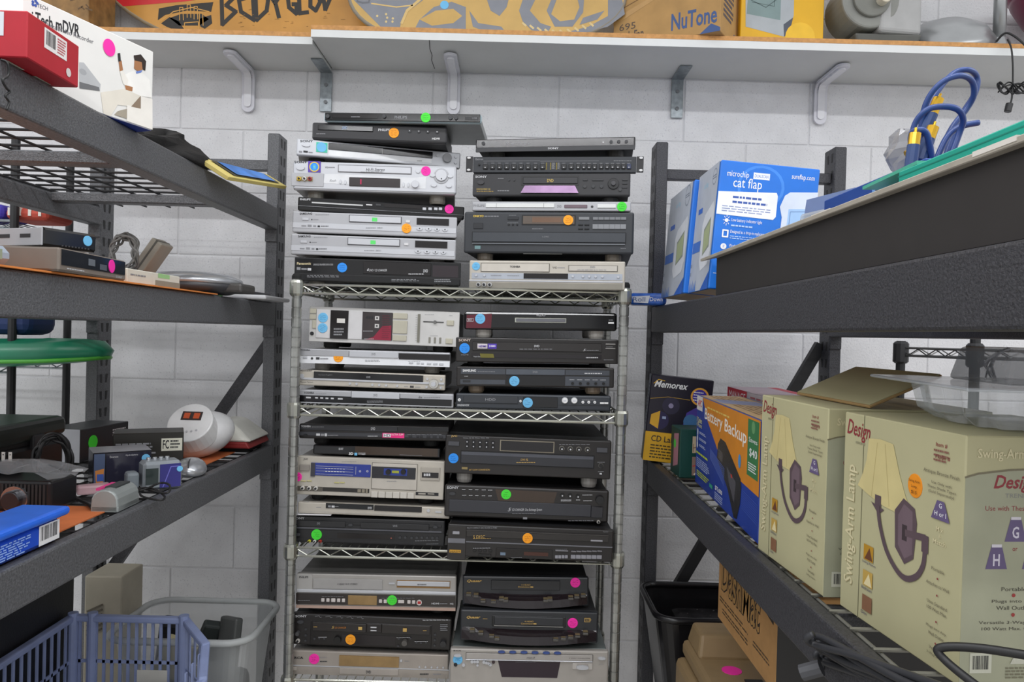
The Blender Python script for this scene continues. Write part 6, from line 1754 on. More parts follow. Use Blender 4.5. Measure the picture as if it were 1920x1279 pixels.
f.rect(.855, .02, .985, .50, K('3a7a4a'), 'green_panel'); f.disc(.92, .08, .02, K('6aa06a'), 'panel_seal', 1.0); f.text('Saves', .87, .17, .97, .21, WHT); f.text('$40', .88, .26, .97, .34, WHT, bold=.01); f.fine(.87, .38, .97, .46, 4, WHT, 3, .5)
f.poly([(.43, .40), (.47, .33), (.55, .34), (.78, .58), (.79, .66), (.78, .80), (.74, .96), (.70, .97), (.60, .76), (.42, .55)], K('29282b', .25), 'unit_picture')
f.poly([(.44, .44), (.52, .46), (.51, .56), (.44, .54)], K('504e52', .25), 'unit_panel'); f.poly([(.58, .56), (.72, .64), (.70, .84), (.62, .70)], K('55535a', .25), 'unit_panel'); f.poly([(.64, .60), (.66, .60), (.67, .63), (.65, .63)], K('c03a30'), 'unit_light')
f.disc(.76, .43, .018, K('4a90d0'), 'burst', 1.3); f.text('7 Outlets', .01, .24, .12, .30, K('e8e6a0'), bold=.01); f.text('4 Phone', .01, .30, .12, .35, K('e8e6a0'))
for k, v in enumerate((.40, .47, .54)):
    f.disc(.04, v+.01, .012, K('d9dde8'), 'bullet', 1.3); f.fine(.075, v-.01, .22, v+.02, 2, K('c9d2ea'), k)
f.fine(.02, .62, .30, .66, 1, K('c8d84a'), 5); f.fine(.03, .69, .30, .80, 5, K('aab8e0'), 6); f.fine(.04, .83, .30, .90, 3, K('c8d84a'), 8); f.text('$75,000', .40, .83, .52, .88, WHT, bold=.01); f.fine(.40, .89, .55, .97, 4, K('aab8e0'), 9); f.rect(.30, .86, .36, .90, K('3aa08a'), 'green_mark')
for k in range(9):
    f.line([(.30, .50+.012*k), (.55, .60+.02*k)], .0010, K('6f88d8')); f.line([(.80, .66+.02*k), (1, .69+.02*k)], .0010, K('4a66c0'))
F['top'].rect(.02, .05, .98, .95, K('c9a878'), 'top_panel'); F['top'].fine(.05, .2, .9, .8, 6, K('8f6a3c'), 4); F['top'].poly([(.3, .1), (.5, .1), (.4, .9), (.2, .9)], K('8f95b8'), 'top_stripe'); flush(F)
t, F = cq('battery_carton', 'red topped battery carton tucked behind the orange and blue one', 'box', (.588, 2.05, 0), (.565, 1.42, 0), ZR3+.001, None, .13, K('c9c4cc', .4), h=hb+.014)
f = F['front']; f.rect(0, 0, .30, .2, K('c03040'), 'red_band'); f.text('MANAGE', .03, .03, .28, .12, WHT); f.fine(.35, .03, .95, .10, 2, K('b86a70'), 3); F['top'].rect(0, 0, 1, 1, K('b8a4ae'), 'top_panel'); F['top'].rect(0, 0, 1, .2, K('c04050'), 'red_edge'); flush(F)
# lamp cartons
CREAM = mat('cream_card', '#b9b48e', .6, var=.04, scale=12)
def lampbox(label, p0, p1, d, h, sticker_on):
    t, F = cq('lamp_carton', label, 'box', tuple(p0), tuple(p1), ZR3+.001, None, d, CREAM, h=h)
    f = F['front']
    BRZ = K('5f4f55', .4); IV = K('d2c48c', .5); GOLDT = K('d8cfa8', .5); DRED = K('8f3038'); TX = K('6a6250')
    f.line([(.20, 0), (.19, 1)], .0014, K('7f7c60'))
    f.text('Design', .03, .03, .26, .13, DRED, shear=.3, bold=.01, slope=.01); f.fine(.12, .13, .24, .15, 1, K('9a9678'), 2)
    f.text('Swing-Arm Lamp', .045, .26, .155, .86, K('a49a70'), turn=1, bold=.01); f.text('Swing-Arm Lamp', .040, .257, .150, .857, GOLDT, turn=1, bold=.01)
    f.uv = lambda u, v: (u, v*.83-.015)
    f.poly([(.25, .145), (.36, .135), (.47, .145), (.53, .30), (.58, .40), (.64, .495), (.55, .515), (.40, .505), (.27, .475), (.155, .44), (.20, .36), (.235, .27)], IV, 'shade_picture')
    for a, b_ in (((.33, .16), (.29, .475)), ((.40, .158), (.45, .495))):
        f.line([a, b_], .0012, K('b8a872'))
    f.poly([(.50, .50), (.57, .42), (.66, .455), (.68, .53), (.66, .72), (.59, .77), (.51, .70)], BRZ, 'plate_picture'); f.poly([(.53, .52), (.575, .45), (.645, .475), (.65, .70), (.59, .74), (.535, .68)], K('74626a', .4), 'plate_face')
    f.rect(.565, .56, .605, .645, K('3f3438'), 'hinge_picture'); f.line([(.60, .60), (.74, .585)], .008, BRZ, 'arm_picture'); f.rect(.72, .57, .77, .66, BRZ, 'joint_picture')
    arc = [(.745, .66), (.735, .73), (.69, .80), (.61, .84), (.53, .82), (.44, .74), (.38, .62), (.355, .52)]
    arc2 = spline([(x, y, 0) for x, y in arc], 4)
    f.line([(p.x, p.y) for p in arc2], .007, BRZ, 'arm_picture'); f.poly([(.29, .505), (.41, .525), (.375, .55), (.345, .55)], BRZ, 'cup_picture'); f.rect(.325, .455, .38, .52, BRZ, 'socket_picture')
    f.uv = None
    for k, (v, c) in enumerate(((.63, 'b88a28'), (.755, 'c2a050'), (.875, '8a6248'))):
        f.rect(.235, v-.01, .325, v+.065, K(c), 'room_photo'); f.poly([(.245, v+.06), (.29, v+.0), (.32, v+.06)], K('6a4028' if k != 1 else 'e6d8a8'), 'room_photo_detail')
        f.text(('Living Room', 'Bedroom', 'Den')[k], .225, v+.070, .35 if k == 0 else .32 if k == 1 else .28, v+.085, K('55506a'))
    f.text('Item #', .80, .05, .88, .07, DRED); f.text('Model #', .80, .10, .90, .12, DRED); f.fine(.79, .075, .90, .135, 3, K('8a5a50'), 3, .4)
    f.text('Antique Bronze Finish', .72, .17, .97, .19, TX); f.text('Use Only with', .78, .215, .92, .23, TX); f.text('These Shade Types', .75, .235, .95, .25, TX); f.text('(Sold Separately)', .76, .255, .94, .27, TX)
    f.poly([(.825, .29), (.875, .29), (.915, .37), (.785, .37)], K('66597e'), 'shade_mark'); f.text('G', .84, .30, .86, .32, WHT, name='shade_letter'); f.text('H or I', .81, .335, .89, .355, WHT, name='shade_letter')
    f.text('Mix', .82, .40, .87, .42, GOLDT, bold=.01); f.text('&', .84, .43, .855, .445, GOLDT); f.text('Match', .80, .455, .89, .475, GOLDT, bold=.01)
    for k, (tx, v, wd) in enumerate((('Portable', .665, .09), ('Attaches to Wall', .715, .16), ('Uses Standard', .775, .14), ('100 Watt Max.', .795, .14), ('Plugs into Any', .855, .14), ('Wall Outlet', .875, .11), ('Versatile', .92, .09), ('3-Way Switch', .94, .12))):
        v = .58+(v-.665)*1.3
        f.text(tx, .845-wd/2, v-.007, .845+wd/2, v+.007, TX)
    for v in (.615, .685, .795, .885):
        f.disc(.845, v, .005, DRED, 'bullet')
    if sticker_on:
        f.knob('price_sticker', .655, .262, .055, K('f0941e', .6), .0008, 24, 1.05); f.layer = 20
        f.text('Swing Arm', .613, .235, .697, .250, K('5a3a10'), name='handwriting'); f.text('Lamp', .635, .259, .678, .273, K('5a3a10'), name='handwriting'); f.text('$15', .635, .282, .678, .299, K('5a3a10'), name='handwriting')
    f = F['right']
    f.poly([(0, .165), (.06, .15), (.2, .135), (1, .10), (1, 1), (0, 1)], K('a5a68e', .6), 'grey_field'); f.line([(0, .165), (.06, .15), (.2, .135), (1, .10)], .002, K('7a735c'))
    f.layer += 1
    f.uv = lambda u, v: (.245+(u-.63)*.39, v)
    f.text('Swing-Arm Lamp', .14, .05, 1.05, .10, GOLDT, bold=.01)
    f.text('Design', .34, .155, .86, .225, DRED, shear=.3, bold=.02); f.text('TRENDS', .48, .228, .80, .245, K('8a8a86')); f.text('Use with These Shades', .25, .277, 1.0, .297, DRED)
    for x, y, l in ((.62, .325, 'G'), (.40, .435, 'H'), (.84, .435, 'I')):
        f.poly([(x-.06, y), (x+.06, y), (x+.13, y+.095), (x-.13, y+.095)], K('66597e'), 'shade_mark'); f.rect(x-.06, y-.004, x+.06, y+.008, K('d8d4dc'), 'printed_panel'); f.text(l, x-.04, y+.035, x+.04, y+.082, K('d8d2e0'), name='shade_letter', bold=.02)
    f.text('or', .59, .445, .65, .458, DRED)
    for k, (tx, v) in enumerate((('Portable', .61), ('Plugs into any', .66), ('Wall Outlet', .685), ('Versatile 3-Way Switch', .745), ('100 Watt Max. Output', .77))):
        f.text(tx, .62-.0185*len(tx), v-.008, .62+.0185*len(tx), v+.008, K('4a463c'))
    for v in (.635, .713):
        f.disc(.62, v, .022, K('9a3a38'), 'bullet')
    f.rect(.12, .865, .38, .945, K('c9c9b8'), 'barcode_label'); f.layer += 2; f.barcode(.15, .875, .35, .93, INK)
    f.fine(.55, .92, 1.1, .97, 4, K('77745f'), 4); f.poly([(.68, .86), (.78, .86), (.86, .91), (.60, .91)], K('c4c4b4'), 'pale_shade')
    F['top'].line([(0, .5), (1, .5)], .002, K('8d8868')); F['top'].fine(.05, .2, .9, .4, 1, K('a8a27c'), 3)
    flush(F)
    return t
h1 = P(1547, 769, Y=1.052).z-ZR3
h2 = P(1809, 821, Y=.785).z-ZR3
t = lampbox('cream lamp carton with its top flap open, next to the battery carton', P(1421, 1030, Z=ZR3), P(1543, 1121, Z=ZR3), .24, h1, False)
# the open flap
L0 = P(1421, 1030, Z=ZR3); L1 = P(1543, 1121, Z=ZR3)
fl = MB().hexa([(-.118, .0), (.118, .0), (.118, .115), (-.118, .115)], 0, .004)
rz = math.atan2(L1.y-L0.y, L1.x-L0.x)
fl.build('top_flap', mat('flap_card', '#a98a5c', .8), t, loc=(0, -.06, h1+.001), rot=(math.radians(24), 0, 0), bevel=.001, seg=1)
MB().hexa([(-.117, .002), (.117, .002), (.117, .113), (-.117, .113)], 0, .001).build('flap_outside', CREAM, t, loc=(0, -.0612, h1+.0052), rot=(math.radians(24), 0, 0))
lampbox('cream lamp carton with an orange price dot, under the clear plastic tray', P(1574, 1136, Z=ZR3), P(1797, 1290, Z=ZR3), .24, h2, True)
# clear clamshell
zc = ZR3+.001+h2+.0015
CLR = mat('clear_plastic', '#d3dae0', .06, alpha=.34, spec=.9, var=.01)
CLR2 = mat('clear_plastic_edge', '#d6dde4', .1, alpha=.55, spec=.9, var=.01)
cc = Vector((.625, .915, zc))
t = thing('clamshell_tray', 'clear plastic clamshell tray with fluted bowl on the lamp carton', 'tray', cc, (0, 0, -.12))
n = 84; rows = []
for k, (s_, z) in enumerate(((.66, 0), (.80, .012), (.86, .045))):
    r_ = []
    for i in range(n):
        a = 2*PI*i/n
        fl_ = 1+.07*math.cos(a*14)
        r_.append((.125*s_*fl_*abs(math.cos(a))**.6*math.copysign(1, math.cos(a)), .13*s_*fl_*abs(math.sin(a))**.6*math.copysign(1, math.sin(a)), z))
    rows.append(r_)
vs = sum(rows, []); fs = [[k*n+i, k*n+(i+1) % n, (k+1)*n+(i+1) % n, (k+1)*n+i] for k in range(2) for i in range(n)] + [list(range(n))]
MB().add(vs, fs).build('bowl', CLR, t)
MB().box(-.135, .20, -.145, .145, .045, .049).build('flange', CLR2, t, bevel=.0015, seg=1)
MB().hexa([(-.06, -.07), (.09, -.07), (.09, .08), (-.06, .08)], .049, .092, [(-.05, -.06), (.08, -.06), (.08, .07), (-.05, .07)]).build('lid_dome', mat('cloudy_plastic', '#9aa0a8', .15, alpha=.55), t, bevel=.006)
coil('wire_bundle', 'pale grey wire bundle lying on the lamp carton behind the clear tray', (.70, .82, zc+.014), .022, .0022, 4, mat('pale_wire', '#9a9a98', .4), .55, Matrix.Rotation(.3, 3, 'Z'), 8)
# dark cable coil and thick lead at the front
DKC = mat('dark_grey_cable', '#303135', .45)
t = thing('extension_cable', 'dark grey extension cable folded in long loops over the beam', 'cable', tuple(P(1560, 1250, Y=.93)))
cb = Vector(t.location)
rc = random.Random(12)
pts = []
for k in range(9):
    j = lambda s=4: rc.uniform(-s, s)
    ya = .90+.014*k
    L = (1512+k*7+j(10), 1196+11*k+j(6)); R_ = (1790+j(12), 1300+9*k)
    pts += [(L[0]+14, L[1]-9, ya), (L[0], L[1], ya+.006), (L[0]+18, L[1]+12, ya+.01), (1600+j(), 1232+11*k+j(), ya-.05), (1690+j(), 1262+10*k+j(), ya-.12), (R_[0], R_[1], ya-.20), (R_[0]+20, R_[1]+25, ya-.21), (1690+j(), 1275+9*k+j(), ya-.13), (1600+j(), 1226+10*k+j(), ya-.05)]
MB().tube(spline([P(x, y, Y=yy)-cb for x, y, yy in pts], 4), .0043, 7).build('cable_loops', DKC, t, smooth=True)
a = P(1503, 1262, Y=.93)-cb; b_ = P(1540, 1252, Y=.92)-cb
MB().tube([a, b_], .010, 10).build('plug', K('45464a', .5), t)
cord('power_lead', 'thick black lead bending in front of the lamp carton with orange price dot', [P(1990, 1240, Y=.60), P(1920, 1228, Y=.62), P(1840, 1216, Y=.64), P(1780, 1213, Y=.655), P(1758, 1219, Y=.66), P(1770, 1236, Y=.655), P(1800, 1262, Y=.64), P(1850, 1300, Y=.62)], .0038, BLKCORD, 8)

# ---------------------------------------------------------------- right rack, bottom
t = thing('storage_tub', 'black rounded tub with shiny parts below the wire deck', 'tub', (0, 0, 0))
zr = .98
lo = rrect(.45, .74, 1.97, 2.19, .04); hi = rrect(.395, .77, 1.93, 2.215, .05)
m = len(lo)
MB().add([(x, y, ZR4+.002) for x, y in lo] + [(x, y, zr) for x, y in hi], [[i, (i+1) % m, m+(i+1) % m, m+i] for i in range(m)] + [list(range(m))]).build('body', mat('black_shiny', '#161517', .25), t)
MB().tube([(x, y, zr) for x, y in hi], .009, 8, True).build('rim', mat('black_shiny', '#161517'), t, smooth=True)
b = MB(); rc = random.Random(5)
o = MB().box(.47, .72, 1.99, 2.17, ZR4+.004, .935).build('metal_parts', mat('shiny_jumble', '#2c2a2c', .25, .4, var=.8, scale=35, speck=('#b9b5b0', 60, .68)), bevel=.02)
tag(o, 'shiny small metal parts heaped inside the black tub', 'parts')
TAN = mat('tan_plastic', '#8d7654', .55, var=.06)
t = thing('tool_case', 'tan power tool case with charcoal panel and pink dot', 'case', (0, 0, 0))
pc0 = P(1275, 1170, Y=1.88); pc1 = P(1400, 1270, Y=1.45)
MB().hexa([(.428, 1.30), (.86, 1.30), (.86, 1.88), (.428, 1.88)], ZR4+.002, .915).build('lower_shell', TAN, t, bevel=.015, seg=2)
MB().hexa([(.445, 1.32), (.86, 1.32), (.86, 1.885), (.445, 1.885)], .915, .955).build('upper_shell', TAN, t, bevel=.012, seg=2)
MB().hexa([(.455, 1.76), (.60, 1.76), (.60, 1.88), (.455, 1.88)], .953, 1.005, [(.465, 1.78), (.54, 1.78), (.54, 1.865), (.465, 1.865)]).build('hinge_block', TAN, t, bevel=.008)
MB().box(.424, .43, 1.34, 1.80, .70, .87).build('side_panel', K('34363a', .5), t, bevel=.002)
MB().box(.53, .57, 1.46, 1.66, .954, .9575).build('handle_recess', K('1d1c1c'), t, bevel=.002)
MB().cyl((P(1372, 1258, Z=.955).x, P(1372, 1258, Z=.955).y, .955), .022, .0012, 'z', 20).build('price_sticker', PINK, t)
KR = mat('kraft_cardboard', '#a97f4d')
t, F = cq('dashboard_mat_carton', 'kraft carton for a dashboard mat lying on the tan tool case', 'box', (.470, 1.665, 0), (.470, 1.30, 0), 1.0905, None, .33, KR, h=.168)
f = F['front']
f.text('DashMat', .06, .12, .76, .60, K('2a221a'), shear=.1, bold=.05); f.layer += 2; f.text('DashMat', .066, .135, .754, .585, K('a07a46'), shear=.1, bold=.01)
f.text('Original', .80, .12, .96, .2, K('2a221a'), bold=.03); f.poly([(.76, .16), (.95, .24), (.95, .32), (.76, .24)], K('2a221a'), 'banner')
f.fine(.04, .68, .62, .76, 2, K('4a3a28'), 2, .4); f.fine(.10, .80, .60, .88, 2, K('4a3a28'), 4, .4); f.fine(.66, .72, .94, .80, 2, K('4a3a28'), 5, .4)
f = F['right']; f.rect(0, .06, 1, 1, K('1c1a19'), 'black_field'); f.layer += 2; f.text('DashMat', .06, .16, .48, .30, K('b8864a'), shear=.2, bold=.02); flush(F)

t, F = carton('plain_carton', 'plain kraft carton stacked between the tool case and the dashboard mat carton', 'box', .24, .34, .132, (.70, 1.475, .9575), 0, KR)
F['front'].fine(.2, .3, .8, .5, 2, K('6a4a28'), 3); F['left'].line([(0, .5), (1, .5)], .003, K('b9925c')); flush(F)
# ---------------------------------------------------------------- wire rack beyond the right rack
t = thing('wire_rack', 'black wire rack with a collared post beyond the lamp cartons', 'shelving', (1.488, 2.2, 0))
zq = P(1760, 655, Y=1.98).z
for x in (-.36, -.28, .45):
    for y in ((.0,) if x < -.3 else (-.22,) if x < 0 else (-.22, .0)):
        o = MB().cyl((x, y, 0), .0125, 1.80 if x > -.3 else zq+.02, 'z', 12).build('post', BLACKM, t)
        MB().lathe([(.015, -.045), (.021, -.04), (.021, .012), (.016, .018)], (x, y, zq), 12).build('collar', BLACK, o)
for p, q in (((-.36, 0, zq), (-.28, -.22, zq)), ((-.28, -.22, zq), (.45, -.22, zq)), ((-.36, 0, zq), (.45, 0, zq))):
    b = MB(); truss(b, p, q); o = b.build('shelf_rails', mat('dark_chrome', '#6d6d6c', .3, .7), t)
    b = MB(); zig(b, p, q); b.build('zigzag_wire', mat('dark_chrome', '#6d6d6c'), o)
b = MB()
for i in range(22):
    b.tube([(-.10+i*.024, -.22, zq), (-.10+i*.024, 0, zq)], .0015, 5)
b.build('shelf_wires', BLACKM, t)['kind'] = 'stuff'
t = thing('hanging_leads', 'bundle of silver grey leads tied to the black wire rack post', 'cable', tuple(P(1862, 665, Y=1.98)))
cb = Vector(t.location); rc = random.Random(3)
for i in range(8):
    j = lambda s=7: rc.uniform(-s, s)
    MB().tube(spline([P(1888+j(), 654+j(2), Y=1.979)-cb, P(1868+j(3), 666, Y=1.97)-cb, P(1852+j(9), 688+j(), Y=1.97)-cb, P(1860+j(14), 715+j(), Y=1.97)-cb], 5), .0022, 6).build('lead', K('7c7c80', .3) if i % 2 else BLKCORD, t, smooth=True)
t = thing('blue_pouch', 'blue plastic pouch in the background beside the clear tray', 'pouch', (1.32, 1.78, 1.50))
MB().box(-.07, .14, -.05, .05, 0, .05).build('body', K('3a5a94', .5), t, bevel=.015, seg=2); MB().box(-.02, .02, -.052, .052, .02, .03).build('tab', K('7f98c4'), t)
o = MB().box(1.23, 1.6, 1.62, 1.94, .0, 1.498).build('stock_carton', KR, bevel=.003, seg=1); tag(o, 'kraft stock carton under the blue pouch behind the right rack', 'box')

# ---------------------------------------------------------------- along the wall shelf
ZW = 2.5710; ZWL = 2.5620
class PixFace(Face):
    """print on an upright plane facing the aisle; coordinates are photo pixels on that plane"""
    def __init__(self, parent, Y):
        super().__init__(parent, frame((-parent.location.x, Y-parent.location.y, -parent.location.z), (1, 0, 0), (0, 0, 1)), 1, 1)
        self.Y = Y
    def xy(self, x, y):
        q = P(x, y, Y=self.Y)
        return q.x, q.z
def superboard(name, label, cxp, cyp, a, b_, e, Y, m, edge, th=.012):
    pts = []
    for i in range(56):
        an = 2*PI*i/56
        c_, s_ = math.cos(an), math.sin(an)
        pts.append(P(cxp+a*abs(c_)**(2/e)*math.copysign(1, c_), cyp+b_*abs(s_)**(2/e)*math.copysign(1, s_), Y=Y))
    zmin = min(p.z for p in pts); c0 = P(cxp, cyp, Y=Y)
    t = thing(name, label, 'board', (c0.x, Y, zmin))
    q = [(p.x-c0.x, p.z-zmin) for p in pts]
    MB().prism(q, .0, th, 'y').build('core', m, t)
    MB().tube([(x, th/2, z) for x, z in q], th*.62, 6, True).build('edge_band', edge, t, smooth=True)
    return t
PINE = mat('varnished_wood', '#c48c3a', .35, var=.16, scale=7)
t = superboard('skim_board', 'varnished wooden board with red stripe and black angular lettering', 520, -106, 355, 205, 2.0, 2.40, PINE, K('9a8a70', .5))
f = PixFace(t, 2.40)
f.poly([(218, 0), (231, 12), (345, 3), (420, -8), (420, -60), (215, -60)], K('d0242c', .4), 'red_stripe')
# angular letters drawn as strokes
BK = K('2a2622', .5)
def strokes(segs, t_):
    for s_ in segs:
        f.line(s_, t_, BK, 'painted_letter')
X = [(418, 0), (455, 0), (490, 0), (520, 0), (545, 0), (575, 0), (600, 0), (625, 0)]
strokes([[(415, -20), (417, 46), (442, 22), (424, 10), (440, -6), (416, -20)],
         [(448, 0), (452, 22), (477, 38), (474, -8), (448, 0)],
         [(479, -12), (481, 38), (500, 20), (503, -2), (480, -12)],
         [(503, -14), (516, 6), (528, -14)], [(516, 4), (523, 32)],
         [(548, -20), (540, -2), (542, 14), (556, 26), (556, 8), (549, 8)],
         [(560, -20), (562, 25), (577, 23)],
         [(582, -10), (582, 12), (592, 20), (600, 4), (598, -12)],
         [(604, -16), (610, 18), (622, -10)]], .0125)
f.poly([(298, 16), (330, 10), (400, 4), (396, 22), (350, 20), (310, 28), (296, 38)], BK, 'logo_black'); f.poly([(302, 44), (318, 32), (335, 40), (345, 54), (322, 54), (312, 50)], BK, 'logo_black'); f.poly([(372, 36), (396, 28), (398, 44), (384, 54), (376, 50)], BK, 'logo_black')
f.poly([(318, 34), (340, 26), (378, 26), (392, 36), (374, 48), (336, 48)], BK, 'logo_black')
for x, y0 in ((340, 14), (354, 9), (367, 12), (377, 24)):
    f.line([(x-3, y0+24), (x-3, y0), (x+3, y0), (x+4, y0+24)], .0022, K('d09a48'), 'logo_fingers')
f.line([(346, 58), (346, 43), (372, 41), (373, 58)], .0025, K('d09a48'), 'logo_fingers'); f.line([(300, 42), (325, 22), (360, 14), (392, 22)], .003, K('d09a48'), 'logo_fingers')
rc = random.Random(11)
for k in range(26):
    x, y = rc.uniform(430, 660), rc.uniform(18, 58)
    f.line([(x, y), (x+rc.uniform(2, 8), y+rc.uniform(-1, 1))], .0012, K('8a6228'), 'scuff')
f.flush()
t = superboard('wake_board', 'natural wood board with grey swirling shapes and a pale blue dot', 914, -28, 261, 113, 2.5, 2.315, mat('pale_plywood', '#c9a45e', .45, var=.12, scale=9), K('8d8577', .5))
f = PixFace(t, 2.315)
GB = K('83868e', .5)
c2 = lambda pts: [(620+x/3, y/3) for x, y in pts]
for pts in ([(130, 0), (520, 0), (440, 60), (400, 110), (380, 190), (290, 160), (190, 60)],
            [(470, 170), (500, 110), (580, 40), (680, 10), (760, 40), (760, 190), (470, 190)],
            [(780, 60), (830, 130), (960, 150), (990, 190), (900, 190), (800, 150)], [(880, 0), (1000, 0), (990, 40), (950, 90), (900, 60)],
            [(1060, 60), (1080, 0), (1150, 0), (1120, 60), (1180, 130), (1240, 150), (1220, 185), (1130, 170), (1080, 120)],
            [(1215, 60), (1240, 0), (1270, 0), (1240, 80), (1290, 120), (1370, 110), (1400, 40), (1390, 0), (1425, 0), (1420, 70), (1360, 150), (1260, 150)],
            [(1560, 0), (1640, 0), (1655, 80), (1560, 150), (1430, 185), (1290, 190), (1450, 150), (1560, 90)], [(1420, 100), (1540, 60), (1500, 110), (1400, 140)]):
    f.poly(c2(pts), GB, 'grey_shape')
f.poly(c2([(500, 110), (590, 60), (690, 50), (740, 90), (690, 130), (570, 145)]), K('c9a45e'), 'wood_eye'); f.layer += 1
for k in range(10):
    a = c2([(1080+42*k, 130+42*math.sin(k/9*PI))])[0]
    f.line([a, (a[0]+6, a[1]+5)], .006, K('d8c08a'), 'dash')
for x, y in ((262, 90), (312, 80), (318, 100), (312, 122), (350, 104), (348, 122)):
    f.disc(*c2([(x, y)])[0], 2.2, K('d8c08a'), 'dot')
f.line(c2([(400, 130), (430, 60), (500, 0)]), .008, K('d8b878'), 'wood_line'); f.line(c2([(230, 20), (370, 40), (460, 30)]), .004, K('d8b878'), 'wood_line')
f.line(c2([(150, -10), (150, 8), (180, 16), (215, 14), (218, -6)]), .005, K('6d6f74'), 'slot_outline')
p = c2([(640, 28)])[0]
f.knob('price_sticker', p[0], p[1], 8, LBLUE, .0012, 20); f.flush()
# box of the bath fan, yellow carton, small appliance, steel lamp, maroon bowl
pA = Vector((P(1150, 60, Y=2.34).x, 2.34, 0)); pB = Vector((P(1350, 68, Y=2.165).x, 2.165, 0))
t, F = cq('fan_carton', 'taped kraft carton with blue lettering overhanging the wall shelf', 'box', tuple(pA), tuple(pB), ZW+.0005, None, .172, mat('kraft_warm', '#b08a55', .75, var=.1, scale=20), h=.25)
f = F['front']
NV = K('3a5588', .5)
f.text('NuTone', .56, .70, .97, .90, NV, bold=.02); f.text('695', .06, .70, .22, .78, K('55453a')); f.text('Bath Fan', .06, .80, .30, .90, K('55453a'), bold=.02)
f.poly([(.0, .62), (.5, .38), (.52, .42), (.0, .70)], mat('packing_tape', '#b9925c', .2), 'tape'); f.line([(0, .55), (.6, .28)], .002, K('6a4a28'))
f.poly([(.82, 1.0), (.92, .90), (1, .96), (1, 1)], NV, 'blue_triangle')
f = F['right']; f.fine(.15, .45, .75, .80, 6, K('4a4a5a'), 3); f.text('QT', .75, .86, .95, .92, NV); flush(F)
YEL = mat('yellow_card', '#e3ae10', .45, var=.03)
ty0_ = 2.285
tx0_ = P(1388, 50, Y=ty0_).x; tx1_ = P(1544, 60, Y=ty0_).x
t, F = carton('appliance_carton', 'yellow carton with a picture of a grey glass-fronted device', 'box', tx1_-tx0_, .14, .30, ((tx0_+tx1_)/2, ty0_+.07, ZW), 0, YEL)
f = PixFace(t, ty0_)
f.M = frame((-t.location.x, ty0_-t.location.y, -t.location.z), (1, 0, 0), (0, 0, 1))
f.poly([(1398, -60), (1490, -60), (1488, 30), (1470, 69), (1398, 50)], K('a9afb4', .3), 'device_picture'); f.poly([(1406, -60), (1466, -60), (1463, 38), (1400, 26)], K('7f9494', .2), 'glass_picture')
f.poly([(1469, 46), (1487, 33), (1480, 62), (1470, 69)], K('4a4f5c', .3), 'device_shade'); f.line([(1408, 0), (1436, 14), (1455, 0)], .0022, K('4a5c5c'), 'picture_lines'); f.line([(1410, 4), (1452, 12), (1452, -20)], .0016, K('4a5c5c'), 'picture_lines')
f.disc(1500, 70, 28, K('edbc28', .45), 'yellow_disc', 1.0); f.flush(); flush(F)
GA = mat('appliance_grey', '#84857f', .4); GA2 = mat('appliance_light', '#a5a5a4', .35)
ax = P(1640, 40, Y=2.31).x
t = thing('juicer', 'grey kitchen juicer with cream knob standing on the wall shelf', 'appliance', (ax, 2.31, ZW))
MB().hexa([(-.07, -.05), (.10, -.05), (.10, .07), (-.07, .07)], 0, .04, [(-.085, -.06), (.115, -.06), (.115, .08), (-.085, .08)]).build('base', K('5a5a55', .5), t, bevel=.006)
MB().hexa([(-.02, -.075), (.115, -.055), (.115, .08), (-.02, .08)], .040, .200).build('motor_block', GA2, t, bevel=.012, seg=3)
MB().cyl((-.045, -.07, .135), .085, .13, 'y', 32).build('drum', GA, t, bevel=.006)
MB().cyl((-.045, -.082, .135), .055, .014, 'y', 28).build('drum_cap', K('75766f', .4), t, bevel=.004); MB().cyl((-.02, -.112, .125), .016, .032, 'y', 18).build('knob', K('d8d2bc', .4), t, bevel=.003)
MB().hexa([(-.06, -.06), (.10, -.06), (.10, .06), (-.06, .06)], .2, .26, [(-.12, -.07), (.14, -.07), (.14, .07), (-.12, .07)]).build('hopper', K('74756f', .4), t, bevel=.008)
for i in range(5):
    MB().box(.02+i*.016, .028+i*.016, -.0535, -.048, .008, .032).build('vent', K('2f2f2d'), t)
lx = P(1788, 60, Y=2.29).x
STL = mat('brushed_aluminium', '#a3a5a6', .3, .6, var=.05)
t = thing('desk_lamp', 'brushed metal lamp with dish shade and upright tube on the wall shelf', 'lamp', (lx, 2.31, ZW), (0, 0, 0))
M_ = Matrix.Translation((0, -.01, .074)) @ Matrix.Rotation(math.radians(38), 4, 'X') @ Matrix.Rotation(math.radians(-10), 4, 'Y')
MB(M_).lathe([(.002, .028), (.05, .024), (.095, .006), (.122, -.024), (.117, -.026), (.09, .000), (.05, .018), (.002, .022)], n=32).build('dish', STL, t, smooth=True)
MB().lathe([(.060, 0), (.060, .008), (.035, .03), (.024, .055)], (.150, .0, 0), 24).build('base', STL, t, smooth=False)
MB().cyl((.150, 0, .05), .018, .30, 'z', 20).build('tube', STL, t, smooth=True); MB().box(.10, .16, -.01, .01, .05, .062).build('arm', STL, t, bevel=.002)
mx = P(2000, 20, Y=2.30).x
t = thing('pedestal_bowl', 'maroon pedestal bowl at the far end of the wall shelf', 'bowl', (mx, 2.32, ZW))
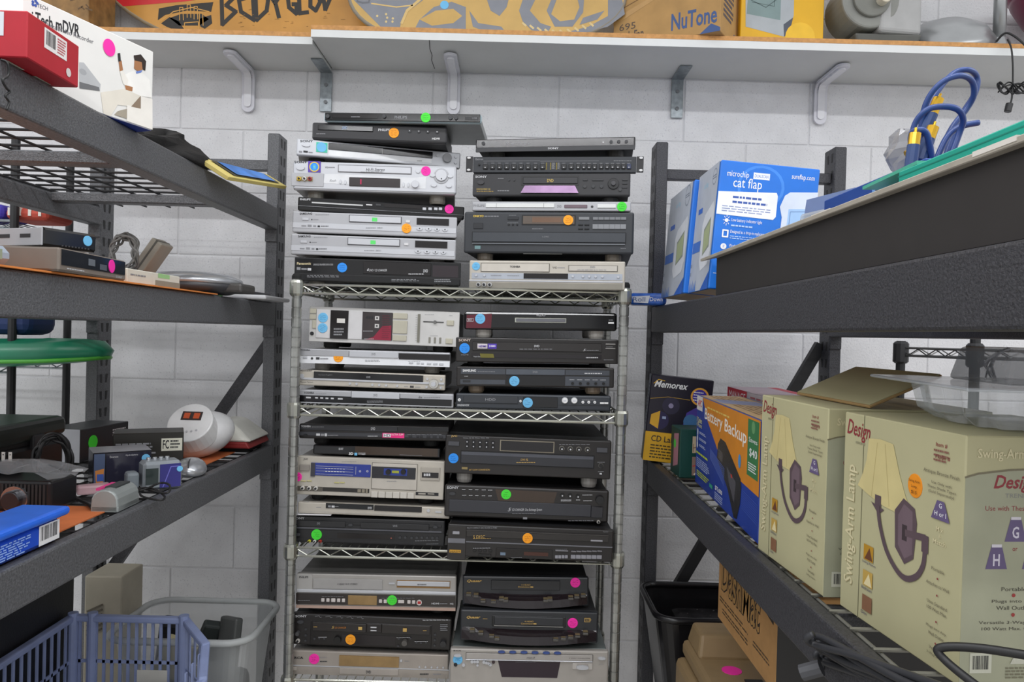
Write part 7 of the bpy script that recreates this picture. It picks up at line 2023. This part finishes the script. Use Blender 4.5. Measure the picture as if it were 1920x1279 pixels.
MB().lathe([(.05, 0), (.05, .008), (.018, .02), (.016, .05), (.05, .075), (.10, .115), (.135, .18), (.14, .2), (.13, .2), (.09, .12), (.002, .09)], n=32).build('bowl', mat('maroon_glaze', '#6f2340', .3), t, smooth=True)
MB().lathe([(.139, .196), (.144, .2), (.139, .204)], n=32).build('rim', K('8f3355', .3), t)
t = thing('hanging_cable', 'black power cable with a tied bundle and two-pin plug hanging from the wall shelf', 'cable', tuple(P(1895, 165, Y=2.17)))
cb = Vector(t.location)
MB().tube(spline([P(1925, 88, Y=2.15)-cb, P(1905, 70, Y=2.17)-cb, P(1885, 62, Y=2.18)-cb, P(1868, 78, Y=2.20)-cb], 6), .0032, 6).build('cord', BLKCORD, t, smooth=True)
MB().tube(spline([P(1889, 74, Y=2.185)-cb, P(1896, 90, Y=2.17)-cb, P(1899, 120, Y=2.17)-cb, P(1899, 155, Y=2.17)-cb, P(1897, 185, Y=2.17)-cb, P(1893, 198, Y=2.17)-cb], 6), .0026, 6).build('cord', BLKCORD, t, smooth=True)
rc = random.Random(6)
for k in range(2):
    pts = []
    for i in range(28):
        a = i*.95
        pts.append(P((1884 if k == 0 else 1912)+13*math.cos(a)+rc.uniform(-3, 3), 166+10*math.sin(a*1.3)+rc.uniform(-3, 3), Y=2.17+rc.uniform(-.012, .012))-cb)
    MB().tube(spline(pts, 4), .0022, 5).build('bundle', BLKCORD, t, smooth=True)
MB().tube([P(1893, 194, Y=2.17)-cb, P(1889, 210, Y=2.17)-cb], .010, 8).build('plug', BLACK, t, bevel=.002)
# patterned carton at the left end of the shelf
t, F = carton('patterned_carton', 'brown patterned carton at the left end of the wall shelf', 'box', .34, .15, .28, (-1.43, 2.32, ZWL), 0, mat('brown_pattern', '#8d6a3c', .6, var=.35, scale=30))
f = F['front']
for k in range(30):
    x, y = rc.uniform(.5, .98), rc.uniform(.3, .95)
    f.line([(x, y), (x+rc.uniform(-.06, .06), y+rc.uniform(-.05, .05))], .004, K('5f4526'), 'pattern_stroke')
flush(F)
